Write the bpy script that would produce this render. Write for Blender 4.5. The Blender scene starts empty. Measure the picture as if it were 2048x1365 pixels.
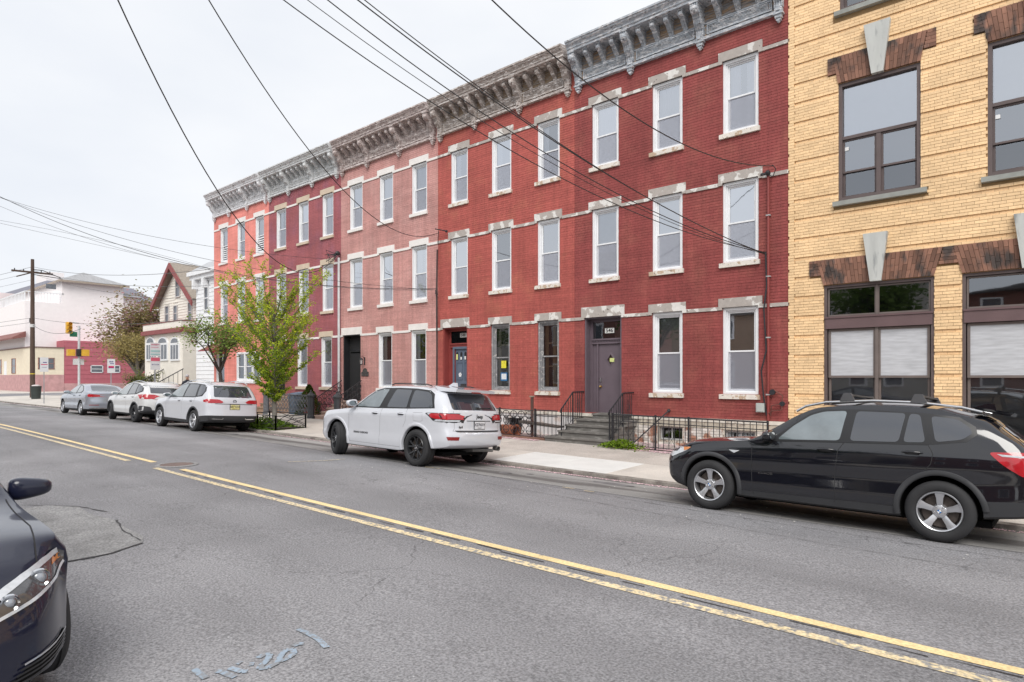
import bpy, bmesh, math, random
import numpy as np
from mathutils import Vector, Matrix
from mathutils.geometry import delaunay_2d_cdt
from mathutils.bvhtree import BVHTree
R = math.radians
rnd = random.Random(7)
SC = bpy.context.scene
COL = SC.collection
# ---------------------------------------------------------------- camera
FPX, YAW, CAMZ, HY = 1276.0, R(40.9), 1.94, 755.0
cam = bpy.data.cameras.new('camera'); camo = bpy.data.objects.new('camera', cam); COL.objects.link(camo)
camo.location = (0, 0, CAMZ); camo.rotation_euler = (R(90), 0, YAW)
cam.sensor_width = 36; cam.lens = FPX/2048*36; cam.shift_y = (HY-682.5)/2048
cam.clip_start = .05; cam.clip_end = 2000
SC.camera = camo
# ---------------------------------------------------------------- sky, sun, exposure
SUN_EL, SUN_AZ = 46, 38          # soft sun behind the photographer, over the right shoulder
w = bpy.data.worlds.new('World'); SC.world = w; w.use_nodes = True
nt = w.node_tree; nt.nodes.clear()
N = nt.nodes.new; Lk = nt.links.new
out = N('ShaderNodeOutputWorld'); bg = N('ShaderNodeBackground')
sky = N('ShaderNodeTexSky'); sky.sky_type = 'NISHITA'; sky.sun_disc = False
sky.sun_elevation = R(SUN_EL); sky.sun_rotation = R(180-SUN_AZ); sky.dust_density = 3
tc = N('ShaderNodeTexCoord'); nz = N('ShaderNodeTexNoise'); nz.inputs['Scale'].default_value = 1.6; nz.inputs['Detail'].default_value = 5
mp = N('ShaderNodeMapping'); mp.inputs['Scale'].default_value = (1, 1, 2.5)
Lk(tc.outputs['Generated'], mp.inputs[0]); Lk(mp.outputs[0], nz.inputs['Vector'])
cr = N('ShaderNodeValToRGB'); cr.color_ramp.elements[0].position = .38; cr.color_ramp.elements[1].position = .62
cr.color_ramp.elements[0].color = (4.80, 4.98, 5.3, 1); cr.color_ramp.elements[1].color = (5.55, 5.62, 5.72, 1)
Lk(nz.outputs[0], cr.inputs[0])
mx = N('ShaderNodeMix'); mx.data_type = 'RGBA'; mx.inputs[0].default_value = .95
Lk(sky.outputs[0], mx.inputs[6]); Lk(cr.outputs[0], mx.inputs[7]); Lk(mx.outputs[2], bg.inputs[0])
bg.inputs[1].default_value = .1
Lk(bg.outputs[0], out.inputs[0])
sl = bpy.data.lights.new('sun', 'SUN'); sl.energy = 1.5; sl.angle = R(36); sl.color = (1, .97, .92)
so = bpy.data.objects.new('sun', sl); COL.objects.link(so)
so.rotation_euler = (R(90-SUN_EL), 0, R(SUN_AZ))
SC.view_settings.view_transform = 'Standard'; SC.view_settings.look = 'None'
SC.view_settings.exposure = .87; SC.view_settings.gamma = 1
try: SC.view_settings.use_curve_mapping = False
except Exception: pass
SC.cycles.max_bounces = 6; SC.cycles.transparent_max_bounces = 12
SC.cycles.diffuse_bounces = 3; SC.cycles.glossy_bounces = 3
SC.cycles.caustics_reflective = False; SC.cycles.caustics_refractive = False

# ---------------------------------------------------------------- measured positions -> places on real planes
CT, ST = math.cos(YAW), math.sin(YAW)
def fx(px, D=16.0):
    t = (px-1024)/FPX
    return D*(t*CT-ST)/(CT+t*ST)
def fz(px, py, D=16.0):
    t = (px-1024)/FPX
    return CAMZ+(HY-py)*D/(FPX*(CT+t*ST))
def gp(px, py, z=0):
    ww = (CAMZ-z)*FPX/(py-HY); u = (px-1024)/FPX*ww
    return u*CT-ww*ST, u*ST+ww*CT
def g(X):
    t = min(max(-X/32, 0), 1); return .22*t*t*(3-2*t)
def road_z(X, Y):
    return g(X)+.10-.2*((Y-5)/5.75)**2
def walk_z(X, Y):
    return g(X)-.03+.02*(Y-10.75)

# ---------------------------------------------------------------- materials
MATS = {}
def mat(name, col, rough=.6, metal=0, spec=.5, var=.12, nscale=3, fine=0, fscale=60, c2=None, c2s=2, thr=.55, soft=.06,
        bump=0, bscale=120, bdist=.004, isl=0, coat=0, stretch=None, c3=None, c3s=8, thr3=.62, streak=0):
    if name in MATS: return MATS[name]
    m = bpy.data.materials.new(name); m.use_nodes = True; MATS[name] = m
    t = m.node_tree; n = t.nodes.new; l = t.links.new
    b = t.nodes['Principled BSDF']
    b.inputs['Roughness'].default_value = rough; b.inputs['Metallic'].default_value = metal
    b.inputs['Specular IOR Level'].default_value = spec
    b.inputs['Coat Weight'].default_value = coat; b.inputs['Coat Roughness'].default_value = .03
    geo = n('ShaderNodeNewGeometry'); vec = geo.outputs['Position']
    if stretch:
        mpn = n('ShaderNodeMapping'); mpn.inputs['Scale'].default_value = stretch; l(vec, mpn.inputs[0]); vec = mpn.outputs[0]
    def noise(s, d=4, v=None):
        x = n('ShaderNodeTexNoise'); x.inputs['Scale'].default_value = s; x.inputs['Detail'].default_value = d
        l(v or vec, x.inputs['Vector']); return x.outputs[0]
    def ramp(src, a, bb, lo, hi):
        x = n('ShaderNodeMapRange'); x.inputs[1].default_value = a; x.inputs[2].default_value = bb
        x.inputs[3].default_value = lo; x.inputs[4].default_value = hi; l(src, x.inputs[0]); return x.outputs[0]
    def mixc(f, a, bb):
        x = n('ShaderNodeMix'); x.data_type = 'RGBA'
        l(f, x.inputs[0])
        for s, v in ((6, a), (7, bb)):
            if isinstance(v, tuple): x.inputs[s].default_value = v+(1,)
            else: l(v, x.inputs[s])
        return x.outputs[2]
    c = tuple(col)
    cur = c
    if c2: cur = mixc(ramp(noise(c2s, 8), thr-soft, thr+soft, 0, 1), cur, tuple(c2))
    if c3: cur = mixc(ramp(noise(c3s, 6), thr3-.03, thr3+.03, 0, 1), cur, tuple(c3))
    val = None
    def mul(a, bb):
        if a is None: return bb
        x = n('ShaderNodeMath'); x.operation = 'MULTIPLY'; l(a, x.inputs[0]); l(bb, x.inputs[1]); return x.outputs[0]
    if var: val = mul(val, ramp(noise(nscale, 5), .3, .7, 1-var, 1+var))
    if streak:
        ms = n('ShaderNodeMapping'); ms.inputs['Scale'].default_value = (7, 7, .45); l(geo.outputs['Position'], ms.inputs[0]); val = mul(val, ramp(noise(1, 5, ms.outputs[0]), .35, .65, 1-streak, 1+streak*.6))
        ms = n('ShaderNodeMapping'); ms.inputs['Scale'].default_value = (.9, .9, 13); l(geo.outputs['Position'], ms.inputs[0]); val = mul(val, ramp(noise(1, 4, ms.outputs[0]), .35, .65, 1-streak*.7, 1+streak*.7))
    if fine: val = mul(val, ramp(noise(fscale, 2), .3, .7, 1-fine, 1+fine))
    if isl:
        oi = n('ShaderNodeObjectInfo'); ad = n('ShaderNodeMath'); ad.operation = 'ADD'; fr = n('ShaderNodeMath'); fr.operation = 'FRACT'
        l(geo.outputs['Random Per Island'], ad.inputs[0]); l(oi.outputs['Random'], ad.inputs[1]); l(ad.outputs[0], fr.inputs[0])
        val = mul(val, ramp(fr.outputs[0], 0, 1, 1-isl, 1+isl))
    if val is not None:
        x = n('ShaderNodeVectorMath'); x.operation = 'SCALE'
        if isinstance(cur, tuple): x.inputs[0].default_value = cur
        else: l(cur, x.inputs[0])
        l(val, x.inputs['Scale']); l(x.outputs[0], b.inputs['Base Color'])
    elif isinstance(cur, tuple): b.inputs['Base Color'].default_value = cur+(1,)
    else: l(cur, b.inputs['Base Color'])
    if bump:
        bn = n('ShaderNodeBump'); bn.inputs['Strength'].default_value = bump; bn.inputs['Distance'].default_value = bdist
        l(noise(bscale, 4), bn.inputs['Height']); l(bn.outputs[0], b.inputs['Normal'])
    return m
def glass(name, tint=(.8, .84, .87), refl=.3, rough=.02):
    if name in MATS: return MATS[name]
    m = bpy.data.materials.new(name); m.use_nodes = True; MATS[name] = m
    t = m.node_tree; t.nodes.clear(); n = t.nodes.new; l = t.links.new
    o = n('ShaderNodeOutputMaterial'); mx = n('ShaderNodeMixShader'); tr = n('ShaderNodeBsdfTransparent'); gl = n('ShaderNodeBsdfGlossy')
    tr.inputs[0].default_value = tint+(1,); gl.inputs['Roughness'].default_value = rough; gl.inputs[0].default_value = (.90, .94, 1.0, 1)
    lw = n('ShaderNodeLayerWeight'); lw.inputs[0].default_value = .35
    mr = n('ShaderNodeMapRange'); mr.inputs[3].default_value = refl; mr.inputs[4].default_value = 1
    nz = n('ShaderNodeTexNoise'); nz.inputs['Scale'].default_value = 1.7; bp = n('ShaderNodeBump'); bp.inputs['Strength'].default_value = .035; bp.inputs['Distance'].default_value = .02
    l(nz.outputs[0], bp.inputs['Height']); l(bp.outputs[0], gl.inputs['Normal'])
    l(lw.outputs['Fresnel'], mr.inputs[0]); l(mr.outputs[0], mx.inputs[0]); l(tr.outputs[0], mx.inputs[1]); l(gl.outputs[0], mx.inputs[2]); l(mx.outputs[0], o.inputs[0])
    return m
def sheer(name, col, fac):
    if name in MATS: return MATS[name]
    m = bpy.data.materials.new(name); m.use_nodes = True; MATS[name] = m
    t = m.node_tree; t.nodes.clear(); n = t.nodes.new; l = t.links.new
    o = n('ShaderNodeOutputMaterial'); mx = n('ShaderNodeMixShader'); tr = n('ShaderNodeBsdfTransparent'); d = n('ShaderNodeBsdfDiffuse')
    d.inputs[0].default_value = col+(1,); mx.inputs[0].default_value = fac
    l(tr.outputs[0], mx.inputs[1]); l(d.outputs[0], mx.inputs[2]); l(mx.outputs[0], o.inputs[0]); return m

# ---------------------------------------------------------------- mesh building
ORG = {}
class MB:
    def __init__(s): s.v = []; s.f = []; s.mi = []
    def add(s, vs, fs, mi=0):
        b = len(s.v); s.v += [tuple(p) for p in vs]; s.f += [tuple(b+i for i in q) for q in fs]; s.mi += [mi]*len(fs); return s
    def box(s, x0, x1, y0, y1, z0, z1, mi=0):
        return s.add([(x0,y0,z0),(x1,y0,z0),(x1,y1,z0),(x0,y1,z0),(x0,y0,z1),(x1,y0,z1),(x1,y1,z1),(x0,y1,z1)],
              [(0,3,2,1),(4,5,6,7),(0,1,5,4),(1,2,6,5),(2,3,7,6),(3,0,4,7)], mi)
    def hexa(s, p, mi=0):
        return s.add(p, [(0,3,2,1),(4,5,6,7),(0,1,5,4),(1,2,6,5),(2,3,7,6),(3,0,4,7)], mi)
    def quad(s, a, b, c, d, mi=0): return s.add([a,b,c,d], [(0,1,2,3)], mi)
    def prism(s, poly, axis, a, b, mi=0):
        # poly in the two other axes (order kept), extruded along axis from a to b
        def P(u, v, t): return {'x': (t,u,v), 'y': (u,t,v), 'z': (u,v,t)}[axis]
        n = len(poly)
        vs = [P(u,v,a) for u,v in poly]+[P(u,v,b) for u,v in poly]
        fs = [tuple(range(n))[::-1], tuple(range(n,2*n))]+[(i,(i+1)%n,n+(i+1)%n,n+i) for i in range(n)]
        return s.add(vs, fs, mi)
    def tube(s, pts, r, n=6, mi=0, cap=True):
        pts = [Vector(p) for p in pts]; rs = r if isinstance(r, (list, tuple)) else [r]*len(pts)
        vs = []; up = None
        for i, p in enumerate(pts):
            d = (pts[min(i+1, len(pts)-1)]-pts[max(i-1, 0)])
            if d.length < 1e-9: d = Vector((0,0,1))
            d.normalize()
            if up is None: up = d.orthogonal().normalized()
            up = (up-d*up.dot(d))
            if up.length < 1e-6: up = d.orthogonal()
            up.normalize(); sd = d.cross(up)
            for k in range(n):
                a = 2*math.pi*k/n; vs.append(p+(up*math.cos(a)+sd*math.sin(a))*rs[i])
        fs = [(i*n+k, i*n+(k+1)%n, (i+1)*n+(k+1)%n, (i+1)*n+k) for i in range(len(pts)-1) for k in range(n)]
        if cap: fs += [tuple(range(n))[::-1], tuple((len(pts)-1)*n+k for k in range(n))]
        return s.add(vs, fs, mi)
    def lathe(s, prof, c=(0,0,0), axis='z', n=16, mi=0, closed=False):
        vs = []
        for r, h in prof:
            for k in range(n):
                a = 2*math.pi*k/n; u, v = r*math.cos(a), r*math.sin(a)
                vs.append({'z': (c[0]+u,c[1]+v,c[2]+h), 'y': (c[0]+u,c[1]+h,c[2]+v), 'x': (c[0]+h,c[1]+u,c[2]+v)}[axis])
        m = len(prof)
        fs = [(i*n+k, i*n+(k+1)%n, (i+1)%m*n+(k+1)%n, (i+1)%m*n+k) for i in range(m if closed else m-1) for k in range(n)]
        return s.add(vs, fs, mi)
    def sphere(s, c, r, n=10, m=6, mi=0):
        r = r if isinstance(r, (tuple, list)) else (r, r, r)
        vs = [(c[0]+r[0]*math.sin(math.pi*i/m)*math.cos(2*math.pi*k/n), c[1]+r[1]*math.sin(math.pi*i/m)*math.sin(2*math.pi*k/n), c[2]+r[2]*math.cos(math.pi*i/m)) for i in range(m+1) for k in range(n)]
        fs = [(i*n+k, (i+1)*n+k, (i+1)*n+(k+1)%n, i*n+(k+1)%n) for i in range(m) for k in range(n)]
        return s.add(vs, fs, mi)
    def build(s, name, mats, parent=None, smooth=None, fix=False):
        me = bpy.data.meshes.new(name)
        o0 = ORG.get(parent.name, (0,0,0)) if parent else (0,0,0)
        v = [(p[0]-o0[0], p[1]-o0[1], p[2]-o0[2]) for p in s.v] if any(o0) else s.v
        me.from_pydata(v, [], s.f)
        if not isinstance(mats, (list, tuple)): mats = [mats]
        for m in mats: me.materials.append(m)
        if len(mats) > 1: me.polygons.foreach_set('material_index', s.mi)
        if fix:
            bm = bmesh.new(); bm.from_mesh(me); bmesh.ops.remove_doubles(bm, verts=bm.verts, dist=1e-5)
            bmesh.ops.recalc_face_normals(bm, faces=bm.faces); bm.to_mesh(me); bm.free()
        if smooth:
            me.polygons.foreach_set('use_smooth', [True]*len(me.polygons)); me.set_sharp_from_angle(angle=R(smooth))
        ob = bpy.data.objects.new(name, me); COL.objects.link(ob)
        if parent: ob.parent = parent; ORG[ob.name] = o0
        return ob
def tag(o, label=None, cat=None, group=None, kind=None):
    for k, v in (('label', label), ('category', cat), ('group', group), ('kind', kind)):
        if v: o[k] = v
    return o
def empty(name, loc, label, cat, group=None, rz=0):
    o = bpy.data.objects.new(name, None); COL.objects.link(o); o.location = loc; o.rotation_euler.z = rz
    o.empty_display_size = .3
    ORG[o.name] = tuple(loc); return tag(o, label, cat, group)
def lempty(name, loc, label, cat, group=None, rz=0):      # children built in local coordinates
    o = empty(name, loc, label, cat, group, rz); ORG[o.name] = (0,0,0); return o
def dup(o, loc=None, parent=None, rz=None):
    c = o.copy(); COL.objects.link(c)
    if loc is not None: c.location = loc
    if rz is not None: c.rotation_euler.z = rz
    if parent is not None: c.parent = parent
    ORG[c.name] = ORG.get(o.name, (0,0,0))
    return c
def dup_tree(root, loc, label=None, rz=None, group=None, parent=None):
    kids = list(root.children)
    c = dup(root, loc, parent, rz)
    if label: c['label'] = label
    if group: c['group'] = group
    for k in kids:
        kc = dup(k, None, c)
        for q in list(k.children): dup(q, None, kc)
    return c
def lettering(txt, size, M, name, m, parent, ext=.001, bold=False, spacing=1):
    cu = bpy.data.curves.new(name, 'FONT'); cu.body = txt; cu.size = size; cu.extrude = ext; cu.align_x = 'CENTER'; cu.align_y = 'CENTER'
    cu.space_character = spacing; cu.resolution_u = 3
    if bold: cu.offset = size*.018
    t = bpy.data.objects.new(name, cu); COL.objects.link(t)
    me = bpy.data.meshes.new_from_object(t); bpy.data.objects.remove(t); bpy.data.curves.remove(cu)
    me.name = name; me.transform(M)
    if parent:
        o0 = ORG.get(parent.name, (0,0,0)); me.transform(Matrix.Translation((-o0[0],-o0[1],-o0[2])))
    me.materials.clear(); me.materials.append(m)
    o = bpy.data.objects.new(name, me); COL.objects.link(o)
    if parent: o.parent = parent; ORG[o.name] = ORG.get(parent.name, (0,0,0))
    return o
def M_front(x, y, z):      # text upright, facing -Y
    return Matrix.Translation((x,y,z)) @ Matrix.Rotation(R(90), 4, 'X')
def M_plusx(x, y, z, tilt=0):      # text upright, facing +X
    return Matrix.Translation((x,y,z)) @ Matrix.Rotation(R(90), 4, 'Z') @ Matrix.Rotation(R(90+tilt), 4, 'X')
# ================================================================ GROUND
def add_crack_nodes(m, scale=1.1, width=.012, dark=.5, pale_near=False):
    t = m.node_tree; n = t.nodes.new; l = t.links.new; b = t.nodes['Principled BSDF']
    src = b.inputs['Base Color'].links[0].from_socket
    geo = n('ShaderNodeNewGeometry'); nz = n('ShaderNodeTexNoise'); nz.inputs['Scale'].default_value = 2.5; nz.inputs['Detail'].default_value = 6
    l(geo.outputs['Position'], nz.inputs['Vector'])
    ad = n('ShaderNodeVectorMath'); ad.operation = 'MULTIPLY_ADD'; ad.inputs[1].default_value = (.55,.55,.55)
    l(nz.outputs['Color'], ad.inputs[0]); l(geo.outputs['Position'], ad.inputs[2])
    v = n('ShaderNodeTexVoronoi'); v.feature = 'DISTANCE_TO_EDGE'; v.inputs['Scale'].default_value = scale; l(ad.outputs[0], v.inputs['Vector'])
    mr = n('ShaderNodeMapRange'); mr.inputs[1].default_value = 0; mr.inputs[2].default_value = width; mr.inputs[3].default_value = dark; mr.inputs[4].default_value = 1
    l(v.outputs['Distance'], mr.inputs[0])
    n2 = n('ShaderNodeTexNoise'); n2.inputs['Scale'].default_value = .45; l(geo.outputs['Position'], n2.inputs['Vector'])
    m2 = n('ShaderNodeMapRange'); m2.inputs[1].default_value = .5; m2.inputs[2].default_value = .58; l(n2.outputs[0], m2.inputs[0])
    mx = n('ShaderNodeMix'); mx.data_type = 'FLOAT'; l(m2.outputs[0], mx.inputs[0]); mx.inputs[2].default_value = 1; l(mr.outputs[0], mx.inputs[3])
    ml = n('ShaderNodeMapping'); ml.inputs['Scale'].default_value = (.035, .9, 1); l(geo.outputs['Position'], ml.inputs[0])
    n3 = n('ShaderNodeTexNoise'); n3.inputs['Scale'].default_value = 1; n3.inputs['Detail'].default_value = 4; l(ml.outputs[0], n3.inputs['Vector'])
    m3 = n('ShaderNodeMapRange'); m3.inputs[1].default_value = .35; m3.inputs[2].default_value = .65; m3.inputs[3].default_value = .86; m3.inputs[4].default_value = 1.12; l(n3.outputs[0], m3.inputs[0])
    mm = n('ShaderNodeMath'); mm.operation = 'MULTIPLY'; l(mx.outputs[0], mm.inputs[0]); l(m3.outputs[0], mm.inputs[1]); mx = mm
    if pale_near:      # asphalt colour scaled paler towards the camera side of the road
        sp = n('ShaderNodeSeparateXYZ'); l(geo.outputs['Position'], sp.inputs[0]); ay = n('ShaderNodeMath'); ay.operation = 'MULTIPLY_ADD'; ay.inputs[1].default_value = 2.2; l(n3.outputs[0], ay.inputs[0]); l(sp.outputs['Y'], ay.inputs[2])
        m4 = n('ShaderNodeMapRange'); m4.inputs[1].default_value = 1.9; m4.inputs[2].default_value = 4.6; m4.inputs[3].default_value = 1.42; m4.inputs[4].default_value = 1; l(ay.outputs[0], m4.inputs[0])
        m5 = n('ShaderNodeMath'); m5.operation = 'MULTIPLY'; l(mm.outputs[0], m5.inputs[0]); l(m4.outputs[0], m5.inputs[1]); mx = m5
    sc = n('ShaderNodeVectorMath'); sc.operation = 'SCALE'; l(src, sc.inputs[0]); l(mx.outputs[0], sc.inputs['Scale']); l(sc.outputs[0], b.inputs['Base Color'])
    return m
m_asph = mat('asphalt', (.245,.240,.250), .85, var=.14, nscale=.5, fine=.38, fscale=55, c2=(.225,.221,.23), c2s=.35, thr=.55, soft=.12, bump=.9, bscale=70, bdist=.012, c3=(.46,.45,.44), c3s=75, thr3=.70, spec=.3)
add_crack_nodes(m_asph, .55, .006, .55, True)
m_asph_lane = mat('asphalt_worn', (.30,.292,.286), .9, var=.16, nscale=.7, fine=.2, fscale=70, c2=(.15,.142,.14), c2s=.9, thr=.53, soft=.06, bump=.6, bscale=90, bdist=.008, spec=.3, stretch=(.3,1.8,1))
add_crack_nodes(m_asph_lane, .9, .01, .55)
m_asph_patch = mat('asphalt_patch', (.30,.295,.295), .92, var=.15, nscale=2.5, fine=.35, fscale=45, bump=1, bscale=45, bdist=.02, c2=(.255,.25,.25), c2s=2, thr=.52)
m_crackd = mat('crack_tar', (.065,.062,.065), .9)
m_conc = mat('concrete', (.56,.52,.475), .85, var=.12, nscale=1.2, fine=.1, fscale=40, bump=.3, bscale=60, isl=.07, c2=(.46,.43,.40), c2s=.8, thr=.6, soft=.1)
m_conc_new = mat('concrete_new', (.68,.68,.665), .8, var=.06, nscale=2, fine=.05, bump=.15)
m_conc_old = mat('concrete_aggregate', (.46,.42,.385), .9, var=.12, nscale=1.5, fine=.25, fscale=50, bump=.6, bscale=60, isl=.06)
m_kerb = mat('kerb_stone', (.27,.25,.225), .9, var=.22, nscale=3, fine=.2, fscale=40, bump=.6, bscale=40, isl=.1, c2=(.13,.11,.10), c2s=2.5, thr=.58)
m_yel = mat('road_paint_yellow', (.80,.62,.33), .7, var=.12, nscale=3, fine=.18, fscale=45, c2=(.25,.245,.25), c2s=9, thr=.69, soft=.03)
m_yelw = mat('road_paint_yellow_worn', (.72,.59,.37), .75, var=.1, nscale=3, fine=.25, fscale=45, c2=(.28,.27,.26), c2s=22, thr=.54, soft=.06)
def sheet(name, xs, ys, zf, m, dz=0, kind='structure'):
    b = MB(); nx, ny = len(xs), len(ys)
    b.v = [(x, y, zf(x, y)+dz) for x in xs for y in ys]
    b.f = [(i*ny+j, (i+1)*ny+j, (i+1)*ny+j+1, i*ny+j+1) for i in range(nx-1) for j in range(ny-1)]; b.mi = [0]*len(b.f)
    return tag(b.build(name, m, smooth=60), kind=kind)
XS = [-400, -200, -130, -100, -84, -70]+[-66+2*i for i in range(34)]+[4, 8, 14, 30, 60, 200]
YR = [-.75+11.5*i/24 for i in range(25)]
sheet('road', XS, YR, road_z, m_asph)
tag(MB().box(-900, 900, -900, 900, -1.2, -.6).build('ground', mat('far_ground', (.2,.19,.17), .95)), kind='structure')
sheet('parking_lane', [-66+2*i for i in range(34)]+[4, 8], [9.0, 9.4, 9.9, 10.4, 10.748], road_z, m_asph_lane, .004)
# camera side pavement
sheet('pavement', XS, [-4.6, -3, -.95], lambda x, y: g(x)+.02, m_conc)
b = MB()
for i in range(70): b.box(-120+2*i, -120+2*i+1.99, -.95, -.76, -.3+g(-120+2*i), .03+g(-120+2*i))
tag(b.build('kerb', m_kerb), kind='structure')
# cross street far left and its pavement
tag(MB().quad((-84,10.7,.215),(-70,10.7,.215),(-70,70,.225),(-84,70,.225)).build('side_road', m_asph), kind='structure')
base = sheet('pavement_base', [-70,-60,-50,-40,-32,-24,-16,-8,0,8,30], [10.9,13,16.3,40], lambda x, y: walk_z(x, min(y, 17))-.012, m_conc_old)
tag(MB().box(-130,-84,10.78,24,-.2,.24).build('pavement', m_conc), kind='structure')
walk = tag(bpy.data.objects.new('sidewalk', None), kind='structure'); COL.objects.link(walk)
walk2 = None
def slab(x0, x1, y0, y1, m, parent, th=.1, gap=.006, up=0):
    b = MB(); d = rnd.uniform(-.003, .003)+up
    z = lambda x, y: walk_z(x, y)+d
    a = [(x0+gap,y0+gap),(x1-gap,y0+gap),(x1-gap,y1-gap),(x0+gap,y1-gap)]
    e = .008
    i = [(x0+gap+e,y0+gap+e),(x1-gap-e,y0+gap+e),(x1-gap-e,y1-gap-e),(x0+gap+e,y1-gap-e)]
    vs = [(x,y,z(x,y)-th) for x,y in a]+[(x,y,z(x,y)-e*.7) for x,y in a]+[(x,y,z(x,y)) for x,y in i]
    b.add(vs, [(0,1,5,4),(1,2,6,5),(2,3,7,6),(3,0,4,7),(4,5,9,8),(5,6,10,9),(6,7,11,10),(7,4,8,11),(8,9,10,11)])
    return b.build('slab', m, parent)
bright = [(-9.5,-8.0),(-8.0,-6.35)]
x = 5.4
while x > -69:
    wd = 1.55
    x0 = x-wd
    sp = (x0 > -9.7 and x0 < -6.2)
    if -9.55 < x < -6.2: pass
    slab(x0, x, 10.95, 12.55, m_conc_new if -9.6 < (x0+x)/2 < -6.3 else m_conc, walk)
    if abs(x0) % 2 < 5: slab(x0-.4, x-.4, 12.55, 14.55 if x0 > -60 else 16.2, m_conc_old if (x0 > -11.8) else m_conc, walk)
    x = x0
k = tag(bpy.data.objects.new('kerb', None), kind='structure'); COL.objects.link(k)
x = 4.2; 
while x > -69:
    L = rnd.choice([3.1, 3.1, 2.6]); x0 = x-L
    b = MB(); z0, z1 = walk_z(x0, 10.8), walk_z(x, 10.8); gp_ = .012
    b.hexa([(x0+gp_,10.75,z0-.3),(x-gp_,10.75,z1-.3),(x-gp_,10.94,z1-.3),(x0+gp_,10.94,z0-.3),(x0+gp_,10.765,z0),(x-gp_,10.765,z1),(x-gp_,10.94,z1+.003),(x0+gp_,10.94,z0+.003)])
    b.build('kerb_stone', m_kerb, k); x = x0
# double yellow centre line, broken at the manhole
def strip(b, x0, x1, y0, y1, dz, n=1, mi=0):
    xs = np.linspace(x0, x1, max(2, int(abs(x1-x0)/1.0)+2)); jy = .006
    pts = [(x, y0+rnd.uniform(-jy, jy), y1+rnd.uniform(-jy, jy)) for x in xs]
    for (xa, a0, a1), (xb, b0, b1) in zip(pts[:-1], pts[1:]):
        b.quad((xa,a0,road_z(xa,a0)+dz),(xb,b0,road_z(xb,b0)+dz),(xb,b1,road_z(xb,b1)+dz),(xa,a1,road_z(xa,a1)+dz), mi)
LY = 5.04
for (a, c_) in ((-120, -14.15), (-12.75, 20)):
    b = MB(); strip(b, a, c_, LY, LY+.11, .005); tag(b.build('yellow_line', m_yel), kind='structure')
for (a, c_) in ((-120, -14.75), (-13.3, 20)):
    b = MB(); strip(b, a, c_, LY-.28, LY-.17, .005); tag(b.build('yellow_line', m_yelw), kind='structure')
# the crack that runs between the two lines
b = MB(); xx = -12.5
while xx < 6:
    L = rnd.uniform(.15, .6); y = LY-.06+rnd.uniform(-.04, .04)
    strip(b, xx, xx+L, y, y+rnd.uniform(.008, .03), .006); xx += L+rnd.uniform(.02, .35)
tag(b.build('road_crack', m_crackd), kind='structure')
# manhole
mx_, my_ = -13.45, 5.27
mh = empty('manhole_cover', (mx_, my_, road_z(mx_, my_)), 'rusty round manhole cover set where the double yellow line breaks', 'manhole cover')
b = MB(); b.lathe([(0,.012),(.29,.012),(.30,.004)], (mx_,my_,road_z(mx_,my_)), n=28)
b.build('lid', mat('manhole_iron', (.17,.12,.105), .75, var=.2, nscale=12, bump=.6, bscale=60), mh)
b = MB(); b.lathe([(.31,.004),(.31,.014),(.38,.014),(.40,.004)], (mx_,my_,road_z(mx_,my_)), n=28); b.build('rim', m_asph_patch, mh)
# patched trench at the left with its broken edge
P = [(-11.2,1.0),(-10.9,2.5),(-10.45,2.78),(-9.8,2.74),(-9.13,2.84),(-8.6,2.78),(-8.02,2.78),(-7.72,2.66),(-7.55,2.3),(-7.62,1.9),(-7.9,1.45),(-8.1,.6)]
b = MB(); b.add([(x,y,road_z(x,y)+.006) for x,y in P], [tuple(range(len(P)))[::-1]]); tag(b.build('road_patch', m_asph_patch), kind='structure')
def crackline(pts, w0=.02, name='road_crack'):
    b = MB(); ps = []
    for (a, c_) in zip(pts[:-1], pts[1:]):
        n = max(2, int(math.dist(a, c_)/.12))
        for i in range(n): ps.append((a[0]+(c_[0]-a[0])*i/n+rnd.uniform(-.015,.015), a[1]+(c_[1]-a[1])*i/n+rnd.uniform(-.015,.015)))
    for p, q in zip(ps[:-1], ps[1:]):
        d = Vector((q[0]-p[0], q[1]-p[1])); d.normalize(); nn = Vector((-d.y, d.x))*w0*rnd.uniform(.3,1)
        b.quad(*[(x,y,road_z(x,y)+.009) for x,y in ((p[0]-nn.x,p[1]-nn.y),(q[0]-nn.x,q[1]-nn.y),(q[0]+nn.x,q[1]+nn.y),(p[0]+nn.x,p[1]+nn.y))])
    return tag(b.build(name, m_crackd), kind='structure')
crackline([(-7.72,2.66),(-7.55,2.3),(-7.62,1.9),(-7.9,1.45),(-8.1,.6)], .03)
crackline([(-11.2,2.3),(-10.45,2.78),(-9.6,2.95)], .012); crackline([(-9.13,2.84),(-8.5,2.72),(-7.72,2.66)], .015)
crackline([(-40,8.9),(-20,8.95),(-9,9.0),(-4,8.6),(3,8.45)], .008); crackline([(-9.5,8.3),(-6,8.1),(-2,7.75),(4,7.5)], .006)
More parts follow.
